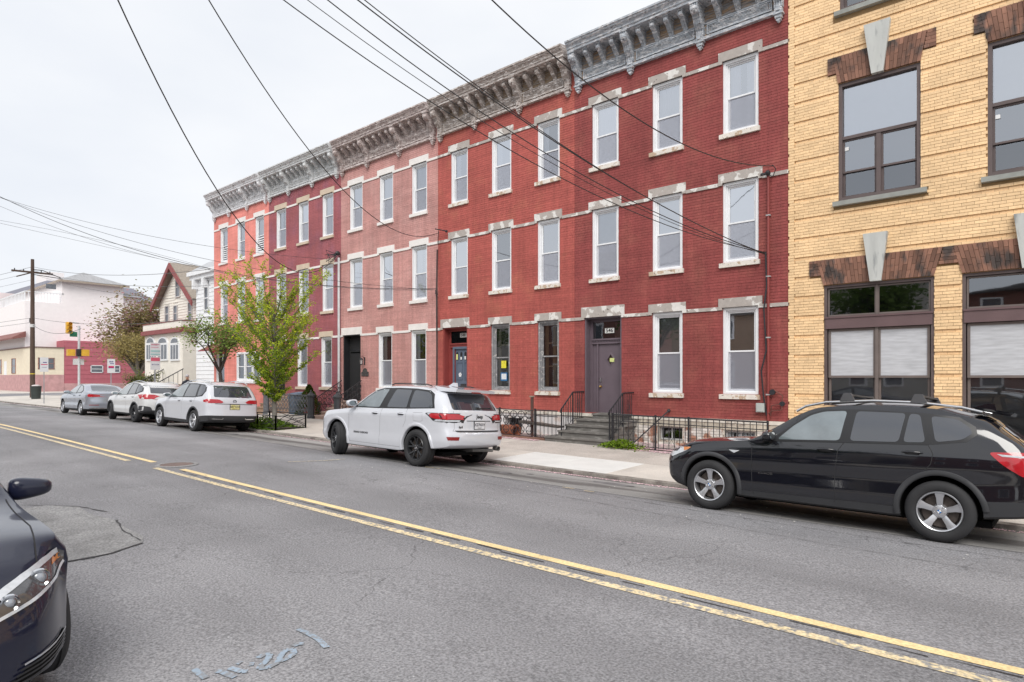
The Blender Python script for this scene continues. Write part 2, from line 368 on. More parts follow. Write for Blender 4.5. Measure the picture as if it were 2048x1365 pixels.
# blue utility spray marks
m_blue = mat('spray_blue', (.31,.38,.46), .8, var=.1, c2=(.26,.27,.29), c2s=26, thr=.5, soft=.05)
def spray(pl, wd=.022):
    b = MB()
    W3 = [gp(x, y, .03) for x, y in pl]
    for p, q in zip(W3[:-1], W3[1:]):
        d = Vector((q[0]-p[0], q[1]-p[1])); d.normalize(); nn = Vector((-d.y, d.x))*wd
        b.quad(*[(x,y,road_z(x,y)+.007) for x,y in ((p[0]-nn.x,p[1]-nn.y),(q[0]-nn.x,q[1]-nn.y),(q[0]+nn.x,q[1]+nn.y),(p[0]+nn.x,p[1]+nn.y))])
    return b
b = MB()
for pl in ([(388,1346),(398,1354),(412,1364)], [(432,1351),(444,1352),(456,1358),(470,1363)], [(458,1345),(470,1348),(484,1353),(495,1352)], [(474,1335),(482,1336)], [(498,1339),(508,1338)],
           [(516,1327),(528,1320),(540,1320),(536,1330),(522,1342),(518,1348),(536,1346),(556,1336),(562,1322),(572,1312),(586,1311),(588,1320),(576,1328),(560,1334)], [(586,1305),(596,1301),(608,1300)], [(596,1272),(608,1277),(622,1284),(636,1292),(654,1309)]):
    q = spray(pl); b.add(q.v, q.f)
tag(b.build('spray_marking', m_blue), 'pale blue sprayed utility numbers and strokes on the asphalt near the bottom edge', 'road marking')
# worn yellow kerb-side strokes
b = MB()
for pl in ([(576,936),(610,934),(650,931),(690,926)], [(850,938),(880,941)], [(1125,976),(1150,979)], [(1168,983),(1188,985)]):
    q = spray(pl, .02); b.add([(x,y,road_z(x,y)+.011) for x,y,z in q.v], q.f)
tag(b.build('faded_paint_stroke', m_yelw), kind='structure')
# oil stain dark sheets
m_stain = mat('road_stain', (.17,.165,.17), .7, var=.2, nscale=4)
for (cx, cy, rx, ry) in ((-6.3,10.1,.5,.12),(-8.5,9.6,.16,.12),(-8.1,9.9,.09,.06),(-12.5,9.3,.2,.1),(-20,9.5,.3,.15)):
    b = MB(); b.add([(cx+rx*math.cos(a)*rnd.uniform(.8,1.1), cy+ry*math.sin(a)*rnd.uniform(.8,1.1), road_z(cx,cy)+.012) for a in np.linspace(0,2*math.pi,18)[:-1]], [tuple(range(17))])
    tag(b.build('road_stain', m_stain), kind='structure')
# fallen blossom petals in gutter and behind the railings
def scatter(name, n, fn, m, sz=(.008,.02), label=None):
    b = MB()
    for i in range(n):
        x, y, z = fn(); s = rnd.uniform(*sz); a = rnd.uniform(0, 6.28); c_, s_ = math.cos(a)*s, math.sin(a)*s
        b.quad((x-c_,y-s_,z),(x+s_,y-c_,z+rnd.uniform(0,.006)),(x+c_,y+s_,z+.003),(x-s_,y+c_,z))
    o = b.build(name, m); tag(o, label, 'petals' if label else None, kind='stuff'); return o
m_petal = mat('petals', (.80,.56,.60), .8, var=.15, nscale=30)
def f1():
    x = rnd.choice([rnd.uniform(-58,-20), rnd.uniform(-20,-5), rnd.uniform(-14,1.5)]); y = 10.74-abs(rnd.gauss(0,.07)); return x, y, road_z(x,y)+.008
scatter('petals', 5200, f1, m_petal, label='pink blossom petals lying along the gutter')
def f2():
    x = rnd.choice([rnd.uniform(-17,-11.5), rnd.uniform(-9,-5)]); y = rnd.choice([rnd.uniform(14.65,15.9), 14.7+abs(rnd.gauss(0,.15)), 14.5-abs(rnd.gauss(0,.12))]); return x, y, walk_z(x,y)+.012
scatter('petals', 9000, f2, m_petal, sz=(.014,.034), label='pink blossom petals lying behind and under the house railings')
def f3():
    x = rnd.uniform(-14,3); y = rnd.uniform(7.8,12.5); return x, y, (road_z(x,y) if y < 10.74 else walk_z(x,y))+.014
scatter('litter', 260, f3, mat('litter_pale', (.7,.68,.62), .8), sz=(.006,.016), label='pale specks of litter scattered on road and pavement')
# ================================================================ HOUSES
YF = 16.0
m_white = mat('window_vinyl', (.80,.81,.83), .4, var=.04, spec=.4)
m_black = mat('room_dark', (.018,.018,.02), .9, var=0)
m_glass = glass('window_glass', (.90,.92,.95), .52)
m_glass2 = glass('window_glass_bright', (.90,.92,.95), .62); m_glass3 = glass('window_glass_soft', (.88,.91,.95), .36)
m_glass_dark = glass('window_glass_plain', (.85,.87,.88), .2)
m_screen = sheer('insect_mesh', (.44,.45,.52), .42)
m_curt = mat('curtain_white', (.86,.87,.91), .9, var=.08, nscale=2, stretch=(9,9,.4))
m_shade = mat('roller_shade', (.62,.67,.76), .8, var=.05)
m_blind = mat('blind_slat', (.60,.58,.55), .6, var=.05)
m_iron = mat('wrought_iron', (.022,.022,.026), .5, var=.2, nscale=8, spec=.5)
m_iron_grey = mat('grey_iron', (.13,.135,.15), .6, var=.2, nscale=10)
def bricks(x0, x1, z0, z1, holes, ch, bl, gap, yfront, depth, rec=None, hg=None):
    """one mesh of bricks with recessed joints; returns MB and the list of whole bricks"""
    b = MB(); V = []; F = []; whole = []; hg = hg or gap
    nrow = int(round((z1-z0)/ch))
    for r in range(nrow):
        za = z0+r*ch+gap/2; zb = z0+(r+1)*ch-gap/2; zm = (za+zb)/2
        cuts = sorted((h[0], h[1]) for h in holes if h[2] < zb-.012 and h[3] > za+.012)
        segs = []; p = x0
        for a, c in cuts:
            if a > p+.03: segs.append((p, min(a, x1)))
            p = max(p, c)
        if p < x1-.03: segs.append((p, x1))
        off = (r % 2)*bl/2+(.03 if r % 3 == 0 else 0)
        y = yfront+(rec(r) if rec else 0)
        for a, c in segs:
            k = math.floor((a-off)/bl)
            while True:
                xa = max(a, off+k*bl+hg/2); xb = min(c, off+(k+1)*bl-hg/2)
                if off+k*bl >= c: break
                k += 1
                if xb-xa < .025: continue
                if xb-xa > bl-hg-1e-4: whole.append((xa, y, za, len(V)//8))
                jy = rnd.uniform(-.0012, .0012)
                i = len(V)
                V += [(xa,y+jy,za),(xb,y+jy,za),(xb,y+jy,zb),(xa,y+jy,zb),(xa,y+depth,za),(xb,y+depth,za),(xb,y+depth,zb),(xa,y+depth,zb)]
                F += [(i,i+1,i+2,i+3),(i+3,i+2,i+6,i+7),(i+1,i,i+4,i+5),(i+1,i+5,i+6,i+2),(i,i+3,i+7,i+4)]
    b.v = V; b.f = F; b.mi = [0]*len(F)
    return b, whole
def lift_bricks(b, whole, score, house, m, n=300):
    """take the n most prominent whole bricks out of the joined wall and link them one by one"""
    whole = sorted(whole, key=score)[:n]
    ids = set(w_[3] for w_ in whole)
    keepf = [f for i, f in enumerate(b.f) if i//5 not in ids]
    b.f = keepf; b.mi = [0]*len(keepf)
    o0 = ORG[house.name]; first = None
    for (xa, y, za, i) in whole:
        if first is None:
            vs = b.v[i*8:i*8+8]
            q = MB(); q.add([(v[0]-xa, v[1]-y, v[2]-za) for v in vs], [(0,1,2,3),(3,2,6,7),(1,0,4,5),(1,5,6,2),(0,3,7,4)])
            me = bpy.data.meshes.new('brick'); me.from_pydata(q.v, [], q.f); me.materials.append(m); first = me
        o = bpy.data.objects.new('brick', first); COL.objects.link(o); o.parent = house
        o.location = (xa-o0[0], y-o0[1], za-o0[2])
def wall_skin(x0, x1, z0, z1, holes, y, reveal=.2):
    xs = sorted({x0, x1, *[h[0] for h in holes], *[h[1] for h in holes]}); zs = sorted({z0, z1, *[h[2] for h in holes], *[h[3] for h in holes]})
    xs = [v for v in xs if x0 <= v <= x1]; zs = [v for v in zs if z0 <= v <= z1]
    b = MB()
    for i in range(len(xs)-1):
        for j in range(len(zs)-1):
            cx, cz = (xs[i]+xs[i+1])/2, (zs[j]+zs[j+1])/2
            if any(h[0] < cx < h[1] and h[2] < cz < h[3] for h in holes): continue
            b.quad((xs[i],y,zs[j]),(xs[i+1],y,zs[j]),(xs[i+1],y,zs[j+1]),(xs[i],y,zs[j+1]))
    for h in holes:
        a, c, d, e = h
        b.quad((a,y,d),(a,y,e),(a,y+reveal,e),(a,y+reveal,d)); b.quad((c,y,e),(c,y,d),(c,y+reveal,d),(c,y+reveal,e))
        b.quad((a,y,e),(c,y,e),(c,y+reveal,e),(a,y+reveal,e)); b.quad((c,y,d),(a,y,d),(a,y+reveal,d),(c,y+reveal,d))
    return b
def frame_rect(b, x0, x1, z0, z1, t, y0, y1, mi=0, bt=None):
    bt = bt or t
    b.box(x0, x0+t, y0, y1, z0, z1, mi); b.box(x1-t, x1, y0, y1, z0, z1, mi)
    b.box(x0+t, x1-t, y0, y1, z1-t, z1, mi); b.box(x0+t, x1-t, y0, y1, z0, z0+bt, mi)
def window(house, x0, x1, z0, z1, style='curtain', mfr=None, msill=None, mlint=None, lint=True, sill=True, gl=None, screen=True, head=.06):
    mfr = mfr or m_white; gl = gl or rnd.choice([m_glass, m_glass2, m_glass3])
    b = MB(); y = YF
    # stepped casing
    frame_rect(b, x0+.004, x1-.004, z0+.002, z1-.004, .07, y+.035, y+.19, bt=.05)
    frame_rect(b, x0+.074, x1-.074, z0+.052, z1-.074, .035, y+.075, y+.20, bt=.03)
    wn = b.build('window', mfr, house)
    a, c, d, e = x0+.109, x1-.109, z0+.082, z1-.109
    mid = d+(e-d)*.5
    t = .04
    b = MB(); frame_rect(b, a, c, mid-.02, e, t, y+.115, y+.145); b.build('upper_sash', mfr, wn)
    b = MB(); frame_rect(b, a, c, d, mid+.025, t, y+.150, y+.18, bt=.055); b.build('lower_sash', mfr, wn)
    b = MB(); b.quad((a+t,y+.13,mid+.02),(c-t,y+.13,mid+.02),(c-t,y+.13,e-t),(a+t,y+.13,e-t)); b.build('pane', gl, wn)
    b = MB(); b.quad((a+t,y+.165,d+.055),(c-t,y+.165,d+.055),(c-t,y+.165,mid-.015),(a+t,y+.165,mid-.015)); b.build('pane', gl, wn)
    if screen:
        b = MB(); b.quad((a+.01,y+.128,d+.01),(c-.01,y+.128,d+.01),(c-.01,y+.128,mid-.02),(a+.01,y+.128,mid-.02)); b.build('insect_screen', m_screen, wn)
    yb = y+.205
    if style in ('curtain', 'half', 'side', 'full'):
        b = MB()
        if style == 'side': rg = [(a, a+(c-a)*.33), (c-(c-a)*.18, c)]
        elif style == 'half': rg = [(a, a+(c-a)*.42), (c-(c-a)*.36, c)]
        else: rg = [(a-.03, c+.03)]
        for u0, u1 in rg:
            n = max(6, int((u1-u0)/.022)); pts = [(u0+(u1-u0)*i/n, yb+.012*math.sin(i*1.25+x0*7)+rnd.uniform(-.006,.006)) for i in range(n+1)]
            zb = d-.02 if style != 'curtain' else (mid-.1 if rnd.random() < .3 else d-.02)
            for p, q in zip(pts[:-1], pts[1:]): b.quad((p[0],p[1],zb),(q[0],q[1],zb),(q[0],q[1],e+.02),(p[0],p[1],e+.02))
        b.build('curtain', m_curt, wn, smooth=80)
    elif style == 'shade':
        b = MB(); b.box(a-.02, c+.02, yb-.012, yb-.008, mid-rnd.choice([.02,.25,.1]), e+.02); b.build('roller_shade', m_shade, wn)
    elif style == 'blind':
        b = MB(); z = d
        while z < e:
            b.quad((a-.02,yb-.012,z),(c+.02,yb-.012,z),(c+.02,yb-.003,z+.0275),(a-.02,yb-.003,z+.0275)); z += .028
        tag(b.build('venetian_blind', m_blind, wn), kind='stuff')
    if sill:
        b = MB(); sx = .07
        b.hexa([(x0-sx,y-.065,z0-.125),(x1+sx*.6,y-.065,z0-.125),(x1+sx*.6,y+.10,z0-.125),(x0-sx,y+.10,z0-.125),(x0-sx,y-.065,z0-.012),(x1+sx*.6,y-.065,z0-.012),(x1+sx*.6,y+.10,z0+.001),(x0-sx,y+.10,z0+.001)])
        b.build('sill', msill or m_white, wn)
    if lint: lintel(wn, x0, x1, z1, mlint or m_white)
    return wn
def lintel(parent, x0, x1, z1, m, h=.235):
    b = MB(); y = YF
    b.box(x0-.10, x1+.10, y-.035, y+.12, z1, z1+h)
    b.box(x0-.10, x0-.002, y-.035, y+.05, z1-.06, z1); b.box(x1+.002, x1+.10, y-.035, y+.05, z1-.06, z1)
    return b.build('lintel', m, parent)
F1, F2, F3 = (1.51, 3.73), (4.88, 6.94), (8.195, 10.07)
BAND = {1: (3.665, 3.755), 2: (6.865, 6.955), 3: (10.01, 10.095)}
# ---- cornice
BRK = {}
def bracket_mesh(big, m):
    key = (big, m.name)
    if key in BRK: return BRK[key]
    b = MB()
    if big:
        w_ = .10
        S = [(0,10.74),(0,11.63),(-.44,11.63),(-.46,11.57),(-.45,11.44),(-.40,11.38),(-.33,11.36),(-.27,11.28),(-.23,11.16),(-.15,11.08),(-.10,11.02),(-.10,10.90),(-.13,10.86),(-.13,10.74)]
        b.prism(S, 'x', -w_+.015, w_-.015)
        for xx in (-w_, -w_/3-.012, w_/3-.012, w_-.024):       # ribs on the console
            S2 = [(p[0]-.018 if p[0] < -.05 else p[0], p[1]) for p in S[2:]]
            b.prism([(0,11.62)]+S2[:10]+[(0,10.9)], 'x', xx, xx+.024)
        b.box(-w_-.02, w_+.02, -.49, 0, 11.60, 11.64); b.sphere((0,-.455,11.47), (.085,.06,.08), 8, 5); b.sphere((-.05,-.42,11.40), (.04,.05,.04), 6, 4); b.sphere((.05,-.42,11.40), (.04,.05,.04), 6, 4)
        b.box(-w_-.015, w_+.015, -.145, 0, 10.72, 10.76)
        b.box(-w_+.02, w_-.02, -.12, 0, 10.64, 10.72); b.box(-w_+.045, w_-.045, -.10, 0, 10.58, 10.64); b.sphere((0,-.06,10.57), (.045,.05,.045), 6, 4)
        for q in (-.06, 0, .06): b.sphere((q,-.10,10.65), .028, 6, 4)
        b.box(-.045,.045,-.155,-.10,10.80,10.88)
    else:
        w_ = .062
        S = [(0,11.22),(0,11.63),(-.36,11.63),(-.38,11.57),(-.37,11.49),(-.31,11.45),(-.24,11.43),(-.18,11.36),(-.12,11.30),(-.07,11.27),(-.05,11.22)]
        b.prism(S, 'x', -w_+.01, w_-.01)
        for xx in (-w_, -.01, w_-.02): b.prism([(p[0]-.014 if p[0] < -.04 else p[0], p[1]) for p in S], 'x', xx, xx+.02)
        b.box(-w_-.02, w_+.02, -.41, 0, 11.60, 11.64); b.sphere((0,-.37,11.53), (.06,.045,.055), 7, 5)
        b.box(-.025,.025,-.05,0,11.12,11.22); b.sphere((0,-.03,11.11), .03, 6, 4)
    me = bpy.data.meshes.new('bracket'); me.from_pydata(b.v, [], b.f); me.materials.append(m); BRK[key] = me
    return me
def cornice(house, x0, x1, m, mback, msoff):
    y = YF; x0 += .05; x1 -= .05; b = MB(); a, c = x0+.03, x1-.03
    # crown moulding, soffit, frieze mouldings
    prof = [(0,11.64),(-.50,11.64),(-.50,11.70),(-.53,11.72),(-.53,11.76),(-.56,11.80),(-.60,11.83),(-.61,11.87),(-.64,11.88),(-.64,11.93),(-.30,11.99),(.3,11.99),(.3,11.64)]
    b.prism([(y+p, q) for p, q in prof], 'x', a, c)
    b.box(a+.06, c-.06, y-.11, y+.05, 10.77, 10.83); b.box(a+.06, c-.06, y-.07, y+.05, 10.83, 10.87)
    b.box(a+.06, c-.06, y-.06, y+.05, 11.18, 11.22)
    co = b.build('cornice', m, house); DZ = rnd.choice([0]); 
    b = MB(); b.box(a+.05, c-.05, y-.03, y+.1, 10.87, 11.64)
    z = 11.24
    while z < 11.6:
        b.box(a+.05, c-.05, y-.04, y-.02, z, z+.062); z += .078
    b.build('frieze_boards', mback, co)
    wd = x1-x0; big = [x0+.15+(wd-.3)*q for q in (0, .305, .66, 1)]; ns = (3, 4, 3)
    o0 = ORG[co.name]
    def put(xx, bg):
        o = bpy.data.objects.new('bracket', bracket_mesh(bg, m)); COL.objects.link(o); o.parent = co; o.location = (xx-o0[0], y-.02-o0[1], -o0[2])
    for q in big: put(q, True)
    for i in range(3):
        for j in range(ns[i]): put(big[i]+(big[i+1]-big[i])*(j+1)/(ns[i]+1), False)
        u0, u1 = big[i]+.17, big[i+1]-.17
        b = MB(); frame_rect(b, u0, u1, 10.90, 11.16, .03, y-.075, y-.025); frame_rect(b, u0+.05, u1-.05, 10.94, 11.12, .018, y-.06, y-.025)
        z = 10.975
        while z < 11.08: b.box(u0+.09, u1-.09, y-.05, y-.025, z, z+.018); z += .033
        b.build('panel', m, co)
def house_shell(name, x0, x1, mw, label, ztop=11.6, back=26):
    h = empty(name, (x0, YF, 0), label, 'house', 'brick row houses along the pavement')
    b = MB(); y = YF+.3
    b.box(x0+.002, x1-.002, y, back, -.3, 11.9); b.build('room', m_black, h)     # dark rooms behind the panes
    b = MB(); b.box(x0+.004, x0+.03, YF+.05, back+.1, -.3, 11.95); b.box(x1-.03, x1-.004, YF+.05, back+.1, -.3, 11.95); b.box(x0+.03, x1-.03, back+.05, back+.1, -.3, 11.95)
    b.build('side_wall', mw, h)
    b = MB(); b.box(x0+.03, x1-.03, YF+.3, back+.05, 11.93, 12.0); b.build('roof', mat('roof_tar', (.25,.25,.26), .9), h)
    return h
def brick_mat(name, c, c2=None, thr=.6, **k):
    kw = dict(var=.13, nscale=.8, fine=.10, fscale=14, isl=.045, streak=.10, c2=c2, c2s=1.3, thr=thr, soft=.13, bump=.45, bscale=70, bdist=.004); kw.update(k)
    return mat(name, c, .72, spec=.35, **kw)
def row_wall(h, x0, x1, mw, holes, extra, zb=.86, n_single=0, joint=.009, mj=None):
    sk = wall_skin(x0, x1, zb, 11.66, holes, YF+.0075); sk.build('wall', mj or mw, h)
    bb, whole = bricks(x0+.003, x1-.003, zb, 10.80, holes+extra, .0735, .213, joint, YF, .012, hg=.0035)
    if n_single: lift_bricks(bb, whole, n_single, h, mw)
    tag(bb.build('brickwork', mw, h), kind='stuff')
def band(h, x0, x1, level, holes, m):
    za, zb = BAND[level]; hs = sorted([(a-.1, c+.1) for a, c, d, e in holes if d < zb < e+.1]); p = x0; b = MB()
    for a, c in hs+[(x1, x1)]:
        if a-p > .01: MB().box(p+.001, a-.001, YF-.028, YF+.03, za, zb).build('string_course', m, h)
        p = c
def house_rows(h, x0, x1, cols, ground, mw, mt, mlint, msill, styles, holes_extra=(), n_single=0, mj=None, bands=(1,2,3), mfr=None):
    """cols = [(xa, xb)] upper windows; ground = list of openings (x0,x1,z0,z1,kind)"""
    holes = []
    for i, (a, c) in enumerate(cols):
        for f in (F2, F3): holes.append((a, c, f[0], f[1]))
    gh = [(q[0], q[1], q[2], q[3]) for q in ground]
    allh = holes+gh
    extra = [(a-.1, c+.1, e-.06, e+.235) for a, c, d, e in allh]+[(a-.07, c+.05, d-.125, d) for a, c, d, e in allh]
    for L in bands: extra.append((x0, x1, BAND[L][0], BAND[L][1]))
    row_wall(h, x0, x1, mw, allh, extra+list(holes_extra), n_single=n_single, mj=mj)
    for L in bands: band(h, x0, x1, L, allh, mt)
    for i, (a, c) in enumerate(cols):
        window(h, a, c, F2[0], F2[1], styles[1][i], mfr=mfr, msill=msill, mlint=mlint)
        window(h, a, c, F3[0], F3[1], styles[0][i], mfr=mfr, msill=msill, mlint=mlint)
# common bases
def foundation(h, x0, x1, mfound, mwt, holes=(), zt=.86):
    sk = wall_skin(x0, x1, -.2, zt-.09, list(holes), YF-.03, .3); sk.build('foundation', mfound, h)
    b = MB(); b.box(x0+.002, x1-.002, YF-.07, YF+.05, zt-.09, zt); b.build('water_table', mwt, h)
m_peel = mat('peeling_paint_stone', (.70,.68,.65), .8, var=.08, nscale=9, c2=(.42,.38,.35), c2s=3.0, thr=.47, soft=.015, bump=.8, bscale=30, bdist=.006, c3=(.16,.14,.13), c3s=9, thr3=.68)
m_peel_h = mat('peeling_paint_sill', (.72,.67,.61), .8, var=.08, nscale=9, c2=(.50,.38,.28), c2s=7, thr=.56, soft=.02, bump=.8, bscale=30, bdist=.006, c3=(.2,.17,.15), c3s=18, thr3=.66)
m_found = mat('old_foundation', (.50,.46,.40), .9, var=.2, nscale=2, c2=(.38,.20,.14), c2s=2.3, thr=.58, soft=.02, bump=1, bscale=25, bdist=.02, c3=(.22,.18,.15), c3s=7, thr3=.62)
m_wt = mat('water_table_paint', (.66,.62,.55), .8, var=.12, nscale=5, c2=(.38,.33,.28), c2s=6, thr=.62)
X = [fx(p) for p in (428, 538, 682, 876, 1149, 1577)]
# ---- house 5 (number 546)
mb5 = brick_mat('brick_paint_red_dark', (.285,.066,.062), (.325,.095,.078))
h5 = house_shell('brick_house', X[4], X[5], mb5, 'brick-red row house numbered 546 beside the yellow building, with stone stoop and mauve door')
c5 = [(fx(1183.8), fx(1237)), (fx(1304.3), fx(1365)), (fx(1445), fx(1517))]
door5 = (fx(1169), fx(1243), .88, 3.73)
g5 = [door5+('door',), (c5[1][0], c5[1][1], F1[0], F1[1], 'w'), (c5[2][0], c5[2][1], F1[0], F1[1], 'w')]
score = lambda w_: -(w_[0])+abs(w_[2]-4)*.15
house_rows(h5, X[4], X[5], c5, g5, mb5, m_peel, m_peel, m_peel_h, (('curtain','curtain','half'), ('shade','shade','shade')), n_single=score)
for q, st in zip(g5[1:], ('blind', 'blind')): window(h5, *q[:4], style=st, msill=m_peel_h, mlint=m_peel)
lintel(h5, door5[0], door5[1], 3.73, m_peel, h=.31)
mc5 = mat('cornice_bluegrey_wood', (.37,.40,.44), .8, var=.12, nscale=6, c2=(.64,.64,.66), c2s=7, thr=.55, soft=.05, stretch=(1,1,3.5), bump=.35, bscale=40, bdist=.006, c3=(.13,.11,.10), c3s=13, thr3=.63)
mcb5 = mat('cornice_boards_brown', (.42,.29,.19), .85, var=.25, nscale=5, c2=(.27,.27,.28), c2s=6, thr=.5, soft=.05, stretch=(.6,1,6), bump=.8, bscale=40, bdist=.008)
cornice(h5, X[4], X[5], mc5, mcb5, mcb5)
bw = [(fx(1319), fx(1366), .22, .60), (fx(1450), fx(1512), .22, .58)]
foundation(h5, X[4], X[5], m_found, m_wt, bw)
for a, c, d, e in bw:
    b = MB(); frame_rect(b, a+.01, c-.01, d+.01, e-.01, .04, YF+.05, YF+.1); b.box((a+c)/2-.015, (a+c)/2+.015, YF+.06, YF+.09, d+.05, e-.05)
    bwn = b.build('basement_window', mat('weathered_frame', (.42,.42,.42), .8), h5)
    b = MB(); b.quad((a+.05,YF+.075,d+.05),(c-.05,YF+.075,d+.05),(c-.05,YF+.075,e-.05),(a+.05,YF+.075,e-.05)); b.build('pane', m_glass_dark, bwn)
# exposed stone blocks of the foundation course
ms_ = mat('foundation_stone', (.50,.45,.37), .9, var=.15, nscale=3, isl=.15, bump=.8, bscale=30, bdist=.01, c2=(.30,.26,.22), c2s=5, thr=.6)
def fstones(h, x0, x1, z0, z1, y):
    xx = x0
    while xx < x1-.1:
        L = rnd.uniform(.35,.6); xe = min(xx+L, x1)
        MB().box(xx+.006, xe-.006, y-.02, y+.05, z0+.005, z1-.005).build('stone', ms_, h); xx = xe
fstones(h5, X[4]+2.3, X[5], .60, .765, YF-.035)
mrb = mat('raw_brick', (.38,.19,.13), .9, var=.15, nscale=5, isl=.25, c2=(.62,.58,.54), c2s=2.5, thr=.46, soft=.03, bump=.6, bscale=40)
fh = [(a-.05, c+.05, d-.06, e+.02) for a, c, d, e in bw]
bb, wh = bricks(X[4]+2.0, X[5]-.02, .02, .60, fh, .073, .21, .01, YF-.045, .02); tag(bb.build('basement_brickwork', mrb, h5), kind='stuff')
# ---- house 4
mb4 = brick_mat('brick_paint_red', (.43,.105,.088), (.46,.145,.10), thr=.66)
h4 = house_shell('brick_house', X[3], X[4], mb4, 'red row house with blue-grey door and two old shuttered ground windows, left of number 546')
c4 = [(fx(901.5), fx(935.5)), (fx(982.5), fx(1022.5)), (fx(1074.5), fx(1119.3))]
door4 = (fx(886), fx(934.7), .95, 3.74)
g4 = [door4+('door',), (fx(981.6), fx(1019.5), 1.5, 3.74, 'w'), (fx(1075), fx(1117.8), 1.5, 3.74, 'w')]
house_rows(h4, X[3], X[4], c4, g4, mb4, m_peel, m_peel, m_peel_h, (('side','side','side'), ('none','none','none')))
m_oldw = mat('old_grey_window_wood', (.27,.27,.28), .75, var=.2, nscale=8, c2=(.55,.52,.50), c2s=14, thr=.62, soft=.03, bump=.6, bscale=60)
m_pine = mat('varnished_shutter', (.40,.26,.14), .6, var=.2, nscale=6, stretch=(8,8,1))
for i, q in enumerate(g4[1:]):
    wn = window(h4, *q[:4], style='none', mfr=m_oldw, msill=m_peel_h, mlint=m_peel, gl=m_glass_dark, screen=False)
    a, c, d, e = q[0]+.12, q[1]-.12, q[2]+.1, q[3]-.12
    b = MB(); n = 4 if i else 2; ww = (c-a)/4
    for j in ([0,2,3] if i else [0,3]): b.box(a+ww*j+.01, a+ww*(j+1)-.01, YF+.24, YF+.26, d, e)
    for zz in (d+(e-d)*.33, d+(e-d)*.7): b.box(a, c, YF+.235, YF+.262, zz, zz+.05)
    b.build('inside_shutter', m_pine if i else mat('yellowed_shade', (.34,.31,.24), .8, var=.2), wn)
    if i == 0:
        b = MB(); b.box(a+.25, a+.47, YF+.125, YF+.127, 2.25, 2.50); b.build('notice', mat('notice_yellow', (.80,.72,.05), .6, c2=(.15,.14,.05), c2s=60, thr=.6, var=.05), wn, None)
        b = MB(); b.box(a+.22, a+.52, YF+.125, YF+.127, 1.82, 2.10, 0); b.box(a+.26, a+.48, YF+.122, YF+.124, 1.87, 2.06, 1)
        b.build('notice', [mat('notice_blue', (.03,.16,.36), .6), mat('notice_white', (.75,.78,.8), .6, c2=(.4,.45,.5), c2s=50, thr=.58, var=.04)], wn, None)
lintel(h4, door4[0], door4[1], 3.74, m_peel, h=.31)
mc4 = mat('cornice_weathered_brown', (.40,.35,.325), .85, var=.2, nscale=6, c2=(.70,.66,.64), c2s=7, thr=.56, soft=.05, stretch=(1,1,3.5), bump=.35, bscale=40, bdist=.006, c3=(.15,.12,.10), c3s=13, thr3=.62)
cornice(h4, X[3], X[4], mc4, mat('cornice_boards_tan', (.30,.22,.15), .85, var=.25, nscale=5, c2=(.42,.39,.37), c2s=6, thr=.55, soft=.05, stretch=(.6,1,6), bump=.8, bscale=40), mcb5)
foundation(h4, X[3], X[4], mat('painted_foundation', (.62,.60,.60), .85, var=.15, nscale=2, c2=(.45,.35,.30), c2s=2.5, thr=.6, bump=.5, bscale=30), m_wt, [(fx(1010), fx(1045), .2, .6)])
# ---- house 3 pink
mb3 = brick_mat('brick_paint_pink', (.55,.285,.262), (.58,.325,.30), isl=.03)
h3 = house_shell('brick_house', X[2], X[3], mb3, 'dusty pink row house with black double door and white lintels')
c3_ = [(fx(699), fx(725)), (fx(758.5), fx(786)), (fx(823), fx(854))]
door3 = (fx(686.4), fx(721.3), .95, 3.74)
g3 = [door3+('door',), (fx(756), fx(784), F1[0], 3.74, 'w'), (fx(821.6), fx(852.5), F1[0], 3.74, 'w')]
m_trimw = mat('trim_white_paint', (.80,.765,.74), .7, var=.05)
house_rows(h3, X[2], X[3], c3_, g3, mb3, m_trimw, m_trimw, m_trimw, (('full','full','full'), ('half','half','half')))
for q in g3[1:]: window(h3, *q[:4], style='side', msill=m_trimw, mlint=m_trimw, gl=m_glass_dark)
lintel(h3, door3[0], door3[1], 3.74, m_trimw, h=.31)
mc3 = mat('cornice_mauve_brown', (.48,.40,.385), .8, var=.18, nscale=6, c2=(.66,.60,.58), c2s=6, thr=.55, soft=.06, stretch=(1,1,3), bump=.5, bscale=40, c3=(.17,.13,.12), c3s=13, thr3=.6)
cornice(h3, X[2], X[3], mc3, mc3, mc3)
foundation(h3, X[2], X[3], mb3, mb3)
# ---- house 2 maroon
mb2 = brick_mat('brick_paint_maroon', (.37,.115,.125), (.33,.12,.155), isl=.03)
mb2b = mb2
h2 = house_shell('brick_house', X[1], X[2], mb2, 'maroon row house with cream lintels behind the street tree')
c2_ = [(fx(552), fx(572)), (fx(596.5), fx(617)), (fx(644), fx(666.5))]
g2 = [(fx(549), fx(570), 1.0, 3.74, 'door'), (fx(594), fx(614.5), F1[0], 3.74, 'w'), (fx(641.5), fx(663.5), F1[0], 3.74, 'w')]
m_cream = mat('trim_cream_paint', (.60,.49,.38), .7, var=.06)
house_rows(h2, X[1], X[2], c2_, g2, mb2, m_trimw, m_cream, m_cream, (('side','full','half'), ('full','side','half')))
for q in g2[1:]: window(h2, *q[:4], style='full', msill=m_cream, mlint=m_cream)
lintel(h2, g2[0][0], g2[0][1], 3.74, m_cream, h=.31)
mc2 = mat('cornice_palegrey', (.64,.65,.66), .8, var=.12, nscale=6, c2=(.34,.33,.32), c2s=7, thr=.6, soft=.08, stretch=(1,1,3), bump=.4, bscale=40)
cornice(h2, X[1], X[2], mc2, mc2, mc2)
foundation(h2, X[1], X[2], mb2, mb2)
